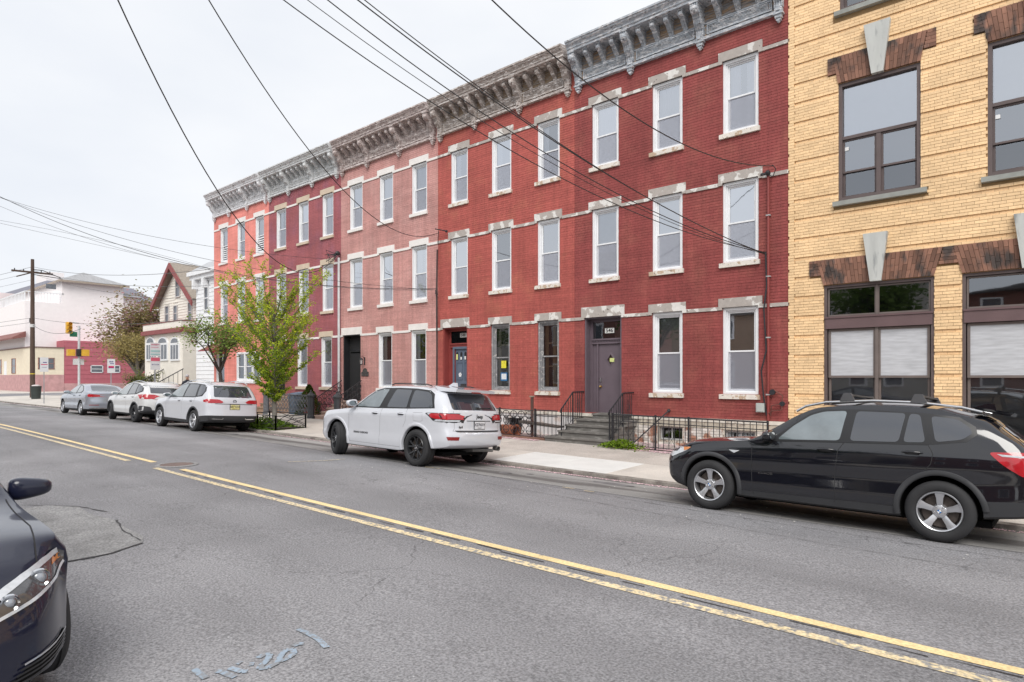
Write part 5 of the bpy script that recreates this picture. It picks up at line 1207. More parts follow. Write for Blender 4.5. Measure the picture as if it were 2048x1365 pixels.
def roofplane(p0, p1, ov, name, m):
    # roof slab from ridge point p0 to eave p1 in x-z, running back in y
    d = Vector((p1[0]-p0[0], p1[1]-p0[1])); L_ = d.length; d.normalize(); nn = Vector((-d.y, d.x)); nn = nn if nn.y > 0 else -nn
    a = Vector(p0); c = Vector(p1)+d*ov; t = .12
    return MB().prism([tuple(a), tuple(c), tuple(c+nn*t), tuple(a+nn*t)], 'y', yg-.45, 30.4).build(name, m, vh)
roofplane((pk[0], pk[1]+.02), (gx1, zer), .35, 'roof', m_shing); roofplane((pk[0], pk[1]+.02), (gx0, ze+.35), .5, 'roof', m_shing)
for (p0, p1, ov) in (((pk[0], pk[1]+.1), (gx0, ze+.4), .55), ((pk[0], pk[1]+.1), (gx1, zer+.02), .35)):
    d = Vector((p1[0]-p0[0], p1[1]-p0[1])).normalized(); c = Vector(p1)+d*ov; nn = Vector((0, -1))
    MB().prism([p0, tuple(c), (c.x, c.y-.42), (p0[0], p0[1]-.42)], 'y', yg-.52, yg-.42).build('bargeboard', m_vred, vh)
# porch
yp = 17.9; qx0, qx1 = fx(287, yp), -44.0
zpt = fz(300, 662, yp); zpb = fz(300, 668, yp)
px0_, px1_ = qx0, fx(395, yg)+.3
b = MB(); b.box(px0_, px1_, yp+.1, yg+.05, .2, fz(300,665,yp)); b.build('porch_wall', m_vic, vh)
MB().box(px0_-.15, px1_+.15, yp-.15, yg, fz(300,671,yp), fz(300,663,yp)).build('porch_fascia', m_vred, vh)
b = MB(); b.box(px0_-.05, px1_+.05, yp-.02, yg, fz(300,662,yp), fz(300,650,yp)); b.build('porch_parapet', m_vic, vh)
MB().box(px0_-.1, px1_+.1, yp-.06, yg, fz(300,650,yp), fz(300,648.5,yp)).build('parapet_cap', m_vred, vh)
for (a_, c_) in ((291, 308), (314, 334), (339, 357)):
    u0, u1 = fx(a_, yp), fx(c_, yp); zs, ztp, zbm = fz((a_+c_)/2, 688, yp), fz((a_+c_)/2, 674, yp), fz((a_+c_)/2, 722, yp); xc, rr_ = (u0+u1)/2, (u1-u0)/2
    b = MB(); b.prism([(u0,zbm),(u1,zbm),(u1,zs)]+[(xc+rr_*math.cos(t), zs+(ztp-zs)*math.sin(t)) for t in np.linspace(.1,math.pi-.1,9)]+[(u0,zs)], 'y', yp+.02, yp+.12); aw = b.build('arched_window', m_white, vh)
    rr2 = rr_*.78; b = MB(); b.prism([(xc-rr2,zs+.08),(xc+rr2,zs+.08)]+[(xc+rr2*math.cos(t), zs+.08+(ztp-zs-.18)*math.sin(t)) for t in np.linspace(.15,math.pi-.15,8)], 'y', yp-.0, yp+.03); b.build('fanlight', mat('far_glass', (.10,.11,.13), .1), aw)
    for j in range(3):
        q0 = u0+.08+(u1-u0-.16)*j/3+.05; q1 = u0+.08+(u1-u0-.16)*(j+1)/3-.05; MB().quad((q0,yp+.012,zbm+.12),(q1,yp+.012,zbm+.12),(q1,yp+.012,zs-.08),(q0,yp+.012,zs-.08)).build('pane', mat('far_glass', (.10,.11,.13), .1), aw)
b = MB(); b.hexa([(px0_+4.5,15.6,1.1),(px1_+1.0,15.6,1.1),(px1_+1.0,yp,1.1),(px0_+4.5,yp,1.1),(px0_+4.5,15.6,1.3),(px1_+1.0,15.6,1.3),(px1_+1.0,yp,1.3),(px0_+4.5,yp,1.3)])
stv = empty('porch_steps', (-45, 16, .2), 'brick and stone steps climbing to the porch of the gabled house', 'steps')
for i in range(7): MB().box(-46.6, -43.4, 15.0+.32*i, 18.0, .15+.19*i, .15+.19*(i+1)).build('step', mat('old_steps', (.30,.22,.18), .9, var=.3, nscale=6, c2=(.5,.46,.4), c2s=5), stv)
b = MB()
for s_ in (-46.6, -43.4):
    b.tube([(s_,15.0,1.1),(s_,17.4,2.5)], .03, 6)
    for q in range(9): b.tube([(s_,15.1+.28*q,.25+.17*q),(s_,15.1+.28*q,1.15+.165*q)], .015, 4)
b.build('handrail', m_iron, stv)
# cream corner shop, red shingled building and white apartment block across the side street
sc_ = 1.0
Xc = -91.3
cb = empty('corner_shop', (Xc, 19.6, .2), 'low cream corner building with pinkish brick base behind the utility pole', 'building')
m_cream2 = mat('render_cream', (.74,.66,.52), .8, var=.05); m_pinkb = mat('pink_brick_base', (.48,.28,.28), .85, var=.15, nscale=2)
def P3(px, py, Xp=Xc):     # point on the plane x = Xp
    t = (px-1024)/FPX; rx, ry = t*CT-ST, t*ST+CT; w_ = Xp/rx; return (w_*ry, CAMZ+(HY-py)*w_/FPX)
ycn, _ = P3(62, 0); yce, ztop_ = P3(128, 697); zmid = P3(100, 750)[1]; zba = .2
MB().box(-112, Xc, ycn, yce, zmid, ztop_).build('upper_wall', m_cream2, cb); MB().box(-112.1, Xc+.06, ycn-.06, yce, 0, zmid).build('base_wall', m_pinkb, cb); MB().box(-112.2, Xc+.1, ycn-.1, yce+.05, ztop_, ztop_+.12).build('coping', mat('coping_brown', (.2,.13,.12), .8), cb)
small_window_x(cb, P3(76,0)[0], P3(109,0)[0], P3(90,739)[1], P3(90,716)[1], Xc, m=mat('window_brown', (.3,.15,.12), .7))
for (a_, c_) in ((-100.5,-98.5),(-108,-106)): small_window(cb, a_, c_, 2.4, 4.3, ycn, m=mat('window_brown', (.3,.15,.12), .7))
MB().box(-104.5, -103.2, ycn-.05, ycn, .9, 4.0).build('door', m_white, cb)
rb_ = empty('red_building', (Xc, yce, .2), 'low dark pink shingled building behind the blossoming tree', 'building')
m_rsh = mat('shingle_pink_red', (.42,.12,.15), .8, var=.06); yre = 40
MB().box(-106, Xc-.05, yce+.02, yre, 0, P3(128,681)[1]).build('wall', m_rsh, rb_)
clap_wall(yce+.02, yre, Xc, 1.2, P3(128,681)[1], [], m_rsh, rb_, 'shingle_board', pitch=.55, axis='x')
MB().box(-106, Xc+.04, yce+.02, yre, 0, 1.2).build('base_wall', m_pinkb, rb_)
small_window_x(rb_, P3(181,0)[0], P3(206,0)[0], P3(190,746)[1], P3(190,731)[1], Xc+.03); small_window_x(rb_, P3(215,0)[0], P3(240,0)[0], P3(230,746)[1], P3(230,731)[1], Xc+.03)
ab = empty('apartment_block', (-93, 19, .2), 'big pale pinkish white apartment block with roof terrace and hipped roof at far left', 'building')
m_apt = mat('render_pinkwhite', (.86,.82,.82), .8, var=.03); Xa = -94.5
P4 = lambda px, py: P3(px, py, Xa)
ya0 = P4(62,0)[0]-.6; yb0 = P4(124,0)[0]; yb1 = P4(247,0)[0]; zlow = P4(62,603)[1]; zhi = P4(125,561)[1]
MB().box(-125, Xa, ya0, yb0, 0, zlow).build('lower_block', m_apt, ab); MB().box(-125, Xa, yb0, yb1, 0, zhi).build('upper_block', m_apt, ab)
MB().box(-120, Xa-.4, yb1, yb1+1.6, 0, P4(250,594)[1]).build('rear_wing', m_apt, ab)
ov = .8; zp_ = P4(172,544)[1]
rx0, rx1, ry0, ry1 = -125-ov, Xa+ov, yb0-ov*.6, yb1+ov*.6; ym = (ry0+ry1)/2
b = MB(); b.add([(rx0,ry0,zhi),(rx1,ry0,zhi),(rx1,ry1,zhi),(rx0,ry1,zhi),(rx1-3.2,ym-.5,zp_+.2),(rx0+3,ym-.5,zp_+.2)], [(0,1,4,5),(1,2,4),(2,3,5,4),(3,0,5),(3,2,1,0)]); b.build('roof', mat('roof_metal_grey', (.33,.33,.34), .7, var=.15, nscale=1, stretch=(1,6,1)), ab)
b = MB(); b.box(rx0, rx1, ry0, ry0+.1, zhi-.25, zhi); b.box(rx1-.1, rx1, ry0+.1, ry1, zhi-.25, zhi); b.build('eave', mat('eave_tan', (.35,.29,.24), .7), ab)
b = MB(); b.hexa([(Xa-2,yb1,P4(250,594)[1]),(Xa+.4,yb1,P4(250,594)[1]),(Xa+.4,yb1+2.2,P4(250,594)[1]),(Xa-2,yb1+2.2,P4(250,594)[1]),(Xa-2,yb1,P4(250,585)[1]),(Xa-1,yb1,P4(250,585)[1]),(Xa-1,yb1+.8,P4(250,586)[1]),(Xa-2,yb1+.8,P4(250,585)[1])]); b.build('rear_wing_roof', mat('roof_metal_grey', (.33,.33,.34), .7), ab)
# terrace balustrade
zr1, zr0 = zlow+1.25, zlow+.05
MB().box(Xa-.12, Xa, ya0, yb0+.2, zr1-.12, zr1).build('terrace_rail', m_white, ab)
q = ya0
while q < yb0: MB().box(Xa-.09, Xa-.03, q, q+.07, zr0, zr1-.12).build('terrace_baluster', m_white, ab); q += .32
MB().box(-110, Xa-.05, ya0, ya0+.1, zr1-.12, zr1).build('terrace_rail', m_white, ab)
for i, q in enumerate(np.arange(-109.8, Xa-.3, .7)): MB().box(q, q+.1, ya0+.01, ya0+.09, zr0, zr1-.12).build('terrace_baluster', m_white, ab)
MB().box(Xa-.1, Xa+.02, P4(92,0)[0], P4(112,0)[0], zlow+1.7, zlow+2.3).build('terrace_door', mat('far_glass', (.10,.11,.13), .1), ab)
b = MB(); b.hexa([(-112,ya0-1.3,P4(60,690)[1]+.6),(Xa+.5,ya0-1.3,P4(60,690)[1]+.6),(Xa+.5,ya0,P4(60,690)[1]+.9),(-112,ya0,P4(60,690)[1]+.9),(-112,ya0-1.3,P4(60,690)[1]+.8),(Xa+.5,ya0-1.3,P4(60,690)[1]+.8),(Xa+.5,ya0,P4(60,690)[1]+1.6),(-112,ya0,P4(60,690)[1]+1.6)]); b.build('awning', mat('awning_brown', (.22,.09,.08), .7), ab)
# further blocks that close the street at the left edge
fb = empty('far_terrace', (-150, 17, .2), 'pinkish terrace building with round-headed window at the left edge', 'building')
MB().box(-185, -126, 17.5, 30, 0, 15.2).build('wall', mat('render_pink', (.74,.64,.64), .8, var=.04), fb)
b = MB(); b.prism([(-150,9.2),(-142,9.2),(-142,12)]+[(-146+4*math.cos(t),12+2.2*math.sin(t)) for t in np.linspace(.1,3.04,8)]+[(-150,12)], 'y', 17.40, 17.52); b.build('arched_window', mat('far_glass', (.10,.11,.13), .1), fb)
for zz in (1.5, 5.2): 
    for q in (-180,-170,-160,-148,-136): small_window(fb, q, q+3.2, zz, zz+2.6, 17.5)
fg = empty('grey_roof_building', (-170, 32, .2), 'distant building with slate grey roof behind the apartment block', 'building')
MB().box(-260, -196, 44, 70, 0, 23).build('wall', m_apt, fg)
b = MB(); b.hexa([(-262,43,23),(-195,43,23),(-195,72,23),(-262,72,23),(-258,46,28),(-199,46,27),(-199,66,27),(-258,66,28)]); b.build('roof', mat('slate_roof', (.20,.20,.24), .8), fg); MB().box(-214,-204,47,51,27,30).build('chimney', m_apt, fg)
# houses across the street, behind the photographer (seen only in reflections)
ob_ = []
m_opb = [mat('opposite_brick', (.20,.09,.07), .85, var=.1), mat('opposite_siding', (.42,.40,.37), .8, var=.05), mat('opposite_brown', (.25,.17,.12), .85, var=.1)]
xx = 34; i = 0
while xx > -75:
    wd = 9 if i % 2 else 7; hh = (6.6, 7.6, 6.2)[i % 3]; gapx = (1.5, 0, 5)[i % 3]
    o = empty('opposite_house', (xx-wd, -11, 0), ('brick','grey siding','brown')[i % 3]+' house across the street behind the camera', 'house', 'houses across the street')
    MB().box(xx-wd, xx, -23, -11.2, 0, hh).build('wall', m_opb[i % 3], o)
    MB().prism([(xx-wd-.3,hh),(xx+.3,hh),(xx-wd/2,hh+(2.2 if i % 3 else .4))], 'y', -23.3, -10.9).build('roof', mat('opposite_roof', (.12,.11,.11), .9), o)
    for zz in (1.4, 4.6):
        for q in range(3):
            u = xx-wd+1+q*(wd-2)/2.6; f_ = MB(); f_.box(u, u+1, -11.2, -11.12, zz, zz+1.7); w_ = f_.build('window', m_white, o); MB().box(u+.1, u+.9, -11.12, -11.1, zz+.1, zz+1.6).build('pane', mat('far_glass', (.10,.11,.13), .1), w_)
    xx -= wd+gapx; i += 1

# ================================================================ TREES AND PLANTS
def leafmat(name, c, c2, tr=.35):
    if name in MATS: return MATS[name]
    m = bpy.data.materials.new(name); m.use_nodes = True; MATS[name] = m
    t = m.node_tree; t.nodes.clear(); n = t.nodes.new; l = t.links.new
    o = n('ShaderNodeOutputMaterial'); d = n('ShaderNodeBsdfDiffuse'); tl = n('ShaderNodeBsdfTranslucent'); mx = n('ShaderNodeMixShader'); mx.inputs[0].default_value = tr
    geo = n('ShaderNodeNewGeometry'); rp = n('ShaderNodeMix'); rp.data_type = 'RGBA'; rp.inputs[6].default_value = c+(1,); rp.inputs[7].default_value = c2+(1,)
    l(geo.outputs['Random Per Island'], rp.inputs[0]); l(rp.outputs[2], d.inputs[0]); l(rp.outputs[2], tl.inputs[0])
    l(d.outputs[0], mx.inputs[1]); l(tl.outputs[0], mx.inputs[2]); l(mx.outputs[0], o.inputs[0]); return m
def leaf(b, p, s, d=None, droop=0):
    a = rnd.uniform(0, 6.283); u = Vector((math.cos(a), math.sin(a), rnd.uniform(-.5,.5)-droop)).normalized()
    v = u.cross(Vector((rnd.uniform(-1,1), rnd.uniform(-1,1), rnd.uniform(.2,1.4)))).normalized()
    p = Vector(p); l_ = s*rnd.uniform(.7, 1.3); w_ = l_*.30
    b.add([p, p+u*l_*.5+v*w_, p+u*l_, p+u*l_*.5-v*w_], [(0,1,2,3)])
m_bark = mat('bark_grey', (.20,.185,.165), .9, var=.2, nscale=8, bump=.8, bscale=40); m_barkd = mat('bark_dark', (.07,.055,.05), .9, var=.2, nscale=8)
# young feathery street tree
T0 = (-21.5, 11.75); tz0 = walk_z(*T0)
tr = empty('street_tree', (T0[0], T0[1], tz0), 'young feathery street tree with yellow-green leaves in an iron guarded pit', 'tree')
b = MB(); V = [(T0[0]+.02*math.sin(i), T0[1]+.02*math.cos(i*1.3), tz0+i*.55) for i in range(9)]
b.tube(V, [.085*(1-i/10)+.010 for i in range(9)], 9); b.build('trunk', m_bark, tr, smooth=60)
br = MB(); lv = MB(); lv2 = MB()
nb = 56
for i in range(nb):
    t = i/(nb-1); z0_ = tz0+.90+3.0*t; az = i*2.399+rnd.uniform(-.3,.3); ln = (1.85*math.sin(math.pi*min(1,.30+.66*(1-t)))+.35)*rnd.choice([.7,.85,1,1.1,1.35])
    up_ = .38+.42*t
    d = Vector((math.cos(az), math.sin(az), up_)); d.normalize(); p = Vector((T0[0], T0[1], z0_)); pts = [p.copy()]
    for k_ in range(6):
        d = (d+Vector((rnd.uniform(-.12,.12), rnd.uniform(-.12,.12), .07))).normalized(); p = p+d*ln/6; pts.append(p.copy())
    br.tube(pts, [.022*(1-k_/7)+.003 for k_ in range(7)], 5)
    for k_ in range(1, 7):
        for j in range(3 if k_ > 1 else 2):
            a2 = rnd.uniform(0, 6.283); dd = (Vector((math.cos(a2), math.sin(a2), rnd.uniform(.1,.9)))*.8+d).normalized(); l2 = ln*rnd.uniform(.12,.30)
            q0 = pts[k_]; q1 = q0+dd*l2; br.tube([q0, q1], [.006, .003], 4, cap=False)
            for m_ in range(int((8+l2*38)*(1.7 if t < .38 and k_ < 5 else 1))):
                s_ = rnd.random(); pp = q0.lerp(q1, s_)+Vector((rnd.gauss(0,.035), rnd.gauss(0,.035), rnd.gauss(0,.025)))
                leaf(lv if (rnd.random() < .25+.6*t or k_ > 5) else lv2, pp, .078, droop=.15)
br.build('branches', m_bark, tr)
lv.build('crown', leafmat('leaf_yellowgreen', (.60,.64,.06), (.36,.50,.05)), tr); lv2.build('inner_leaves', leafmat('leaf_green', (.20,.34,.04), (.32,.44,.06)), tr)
# tree pit guard
gd = empty('tree_guard', (-21.4, 11.7, tz0), 'low black iron guard with branching bars around the street tree pit', 'tree guard')
gx0_, gx1_, gy0_, gy1_ = -22.75, -20.25, 11.12, 12.25
def guard_side(p, q):
    b = MB(); p, q = Vector(p), Vector(q); z = walk_z(p.x, p.y)
    for r_ in (p, q): b.box(r_.x-.02, r_.x+.02, r_.y-.02, r_.y+.02, z-.05, z+.50)
    b.tube([(p.x,p.y,z+.48),(q.x,q.y,z+.48)], .015, 6); b.tube([(p.x,p.y,z+.06),(q.x,q.y,z+.06)], .015, 6)
    b.tube([tuple(p.lerp(q,t))[:2]+(z+.06+.42*s_,) for t, s_ in ((0,.0),(.25,.25),(.5,.75),(.6,1))], .012, 5); b.tube([tuple(p.lerp(q,t))[:2]+(z+.06+.42*s_,) for t, s_ in ((.3,.35),(.5,.3),(1,.75))], .012, 5)
    b.tube([tuple(p.lerp(q,t))[:2]+(z+.06+.42*s_,) for t, s_ in ((.25,1),(.5,.75),(.8,.35),(1,.1))], .012, 5)
    b.build('guard_panel', m_iron, gd)
guard_side((gx0_,gy0_,0),(-21.5,gy0_,0)); guard_side((-21.5,gy0_,0),(gx1_,gy0_,0)); guard_side((gx1_,gy0_,0),(gx1_,gy1_,0)); guard_side((gx0_,gy1_,0),(gx1_,gy1_,0)); guard_side((gx0_,gy0_,0),(gx0_,gy1_,0))
tag(MB().box(gx0_+.03, gx1_-.03, gy0_+.03, gy1_-.03, tz0-.05, tz0+.03).build('tree_pit_soil', mat('soil', (.09,.065,.045), .95, var=.3, nscale=12)), kind='structure')
b = MB()
for i in range(3200):
    x_ = rnd.uniform(gx0_-.25, gx1_-.5) if i % 3 else rnd.uniform(gx0_, gx1_); y_ = rnd.uniform(gy0_-.2, gy1_); r_ = math.hypot((x_+21.9)/1.3, (y_-11.6)/.8); h = max(.02, .42*(1-r_*.8))
    leaf(b, (x_, y_, walk_z(x_, y_)+rnd.uniform(.02, h)), .08)
tag(b.build('ground_cover', leafmat('ivy_green', (.07,.13,.02), (.16,.25,.04))), 'dense green ground cover spilling out of the tree pit', 'plants', kind='stuff')
# weeds by the fence
for (cx, cy, n, rx_, ry_, hh, nm) in ((-8.75, 14.45, 1100, .55, .28, .24, 'clump of bright green weeds at the foot of the fence right of the stone steps'),):
    b = MB()
    for i in range(n):
        x_ = rnd.gauss(cx, rx_*.5); y_ = rnd.gauss(cy, ry_*.5); h = hh*max(.1, 1-abs(x_-cx)/rx_*.7); leaf(b, (x_, y_, walk_z(x_, y_)+rnd.uniform(0, h)), .065, droop=-.4)
    w_ = empty('weed_clump', (cx, cy, walk_z(cx, cy)), nm, 'weeds'); b.build('leaves', leafmat('weed_green', (.22,.32,.03), (.12,.2,.03)), w_)
# bicycle and bin by the orange and maroon houses
bk = empty('bicycle', (-28.7, 14.2, walk_z(-28.7,14.2)), 'bicycle leaning by the pale newel post in front of the orange house', 'bicycle')
bz_ = walk_z(-28.7,14.2)+.33
for q in (-.52, .52):
    b = MB(); b.lathe([(.31,-.015),(.33,-.015),(.33,.015),(.31,.015)], (-28.7+q,14.2,bz_), 'y', 20, closed=True); 
    for a_ in np.linspace(0, math.pi, 6)[:-1]: b.tube([(-28.7+q+.31*math.cos(a_),14.2,bz_+.31*math.sin(a_)),(-28.7+q-.31*math.cos(a_),14.2,bz_-.31*math.sin(a_))], .003, 3)
    b.build('wheel', m_iron, bk)
b = MB()
for p_, q_ in (((-.52,0),(-.18,.52)),((-.18,.52),(.32,.50)),((.32,.50),(.02,-.02)),((.02,-.02),(-.18,.55)),((.02,-.02),(-.52,0)),((.52,0),(.34,.62)),((.02,-.02),(.33,.42))): b.tube([(-28.7+p_[0],14.2,bz_+p_[1]),(-28.7+q_[0],14.2,bz_+q_[1])], .016, 5)
b.build('frame', mat('bike_pink', (.45,.18,.22), .4), bk); MB().tube([(-28.36,13.95,bz_+.66),(-28.36,14.45,bz_+.66)], .014, 5).build('handlebar', m_iron, bk); MB().box(-29.0,-28.74,14.15,14.25,bz_+.55,bz_+.60).build('saddle', m_iron, bk)
rb2 = empty('wheelie_bin', (-26.2, 15.4, .2), 'blue-grey lidded bin behind the grey openwork fence', 'bin'); b = MB(); b.hexa([(-26.4,15.2,.2),(-26.0,15.2,.2),(-26.0,15.6,.2),(-26.4,15.6,.2),(-26.48,15.12,1.15),(-25.92,15.12,1.15),(-25.92,15.68,1.15),(-26.48,15.68,1.15)]); b.build('tub', mat('bin_bluegrey', (.12,.17,.24), .6), rb2); MB().hexa([(-26.52,15.08,1.15),(-25.88,15.08,1.15),(-25.88,15.7,1.15),(-26.52,15.7,1.15),(-26.48,15.1,1.2),(-25.92,15.1,1.2),(-25.92,15.68,1.28),(-26.48,15.68,1.28)]).build('lid', mat('bin_bluegrey', (.12,.17,.24), .6), rb2)
# conical evergreen behind the grey fence
sh = empty('conical_shrub', (-24.9, 15.35, .2), 'dark green cone-shaped evergreen behind the grey fence', 'shrub')
b = MB(); cxs, cys = fx(618, 15.35), 15.35
MB().tube([(cxs,cys,.1),(cxs,cys,1.3)], .04, 6).build('trunk', m_barkd, sh)
for i in range(4200):
    z = rnd.uniform(0,1)**.8; r_ = .62*(1-z)**.75*(1+.1*math.sin(z*20))*rnd.uniform(.75,1.02); a = rnd.uniform(0,6.283); leaf(b, (cxs+r_*math.cos(a), cys+r_*math.sin(a), .25+1.35*z), .07, droop=-.3)
b.build('foliage', leafmat('evergreen', (.045,.085,.015), (.11,.13,.03)), sh)
def crown_tree(name, x, y, zg, hz0, hz1, rad, label, leafm, m_b, n=5200, ls=.14, trunk_r=.13, lean=(0,0), limbs=10, dens=.55, mat2=None, frac2=.3, vase=False):
    t_ = empty(name, (x, y, zg), label, 'tree')
    b = MB(); zc = (hz0+hz1)/2; hh = (hz1-hz0)/2; fork = hz0+.1*hh if not vase else zg+(hz0-zg)*.7
    b.tube([(x,y,zg-.1),(x+lean[0]*.5,y+lean[1]*.5,(zg+fork)/2),(x+lean[0],y+lean[1],fork)], [trunk_r*1.2,trunk_r,trunk_r*.85], 8); b.build('trunk', m_b, t_, smooth=60)
    br = MB(); centres = []
    for i in range(limbs):
        az = i*2.4+rnd.uniform(-.4,.4); el = rnd.uniform(.15, 1.25); R_ = rnd.uniform(.55, 1.0)
        tip = Vector((x+lean[0]+math.cos(az)*math.cos(el)*rad*R_, y+lean[1]+math.sin(az)*math.cos(el)*rad*R_, max(hz0+.2, zc+math.sin(el)*hh*R_*1.05-.25*hh+rnd.uniform(-.2,.2)*hh)))
        st_ = Vector((x+lean[0], y+lean[1], fork)); md_ = st_.lerp(tip, .5)+Vector((rnd.uniform(-.2,.2), rnd.uniform(-.2,.2), .15*hh))
        br.tube([st_, st_.lerp(md_, .6), md_, md_.lerp(tip,.6), tip], [trunk_r*.5, trunk_r*.36, trunk_r*.25, trunk_r*.14, .012], 5)
        for j in range(6):
            s0 = md_.lerp(tip, rnd.random()); e_ = s0+Vector((rnd.uniform(-1,1), rnd.uniform(-1,1), rnd.uniform(-.3,1)))*rad*.34; br.tube([s0, e_], [.02, .006], 4, cap=False); centres.append((e_, rad*.17)); centres.append((s0.lerp(e_,.5), rad*.13))
        centres.append((tip, rad*.2))
    br.build('branches', m_b, t_)
    l1, l2 = MB(), MB()
    for i in range(n):
        c_, r_ = rnd.choice(centres); p = Vector((rnd.gauss(0,r_*dens), rnd.gauss(0,r_*dens), rnd.gauss(0,r_*dens*.8)))+c_
        leaf(l2 if (mat2 and rnd.random() < frac2) else l1, p, ls)
    l1.build('crown', leafm, t_)
    if mat2: l2.build('blossom', mat2, t_)
    return t_
crown_tree('cherry_tree', -61.5, 21.6, .2, 3.0, 8.8, 4.4, 'large reddish-brown and green blossoming tree by the dark pink building', leafmat('leaf_bronze', (.26,.25,.10), (.30,.21,.12)), m_barkd, n=12000, ls=.24, trunk_r=.25, limbs=26, mat2=leafmat('blossom_mauve', (.48,.30,.33), (.34,.20,.20)), frac2=.22, dens=1.05)
crown_tree('olive_tree', -56.8, 19.2, .2, 1.9, 6.0, 2.5, 'olive-tan bushy tree with forked trunk left of the gabled house', leafmat('leaf_olive', (.42,.34,.15), (.33,.28,.12)), m_bark, n=9500, ls=.16, trunk_r=.26, limbs=24, dens=.9, lean=(.3,0))
crown_tree('small_street_tree', -27.3, 12.6, .12, 2.0, 4.75, 1.75, 'small green street tree with leaning dark trunk in front of the white siding house', leafmat('leaf_mid', (.19,.30,.06), (.30,.38,.12)), m_barkd, n=4200, ls=.11, trunk_r=.09, lean=(-.55,.1), limbs=12, dens=.85, mat2=leafmat('leaf_pinkish', (.35,.2,.18), (.3,.25,.12)), frac2=.12)
crown_tree('garden_shrub', -47.5, 16.2, .2, .6, 2.4, 1.6, 'loose green shrub in front of the arched porch windows', leafmat('leaf_shrub', (.15,.18,.05), (.2,.2,.09)), m_barkd, n=2600, ls=.12, trunk_r=.04, limbs=12)
crown_tree('yard_tree', -58.5, 27, .2, 3, 8.5, 2.0, 'green tree peeking out behind the left eave of the gabled house', leafmat('leaf_mid', (.19,.30,.06), (.30,.38,.12)), m_barkd, n=2500, ls=.18, trunk_r=.12, limbs=10)
for i, (x_, y_, h_) in enumerate(((10.5,-3.4,8),(-7.2,-4.2,7.0),(-19,-3.2,7.5),(-34,-3.2,8))):
    crown_tree('opposite_tree', x_, y_, 0, 3.2, h_, 2.8, 'leafy street tree across the road behind the camera', leafmat('leaf_deep', (.06,.10,.025), (.10,.15,.04)), m_barkd, n=3600, ls=.26, trunk_r=.17, limbs=12, dens=.9)['group'] = 'street trees behind the camera'

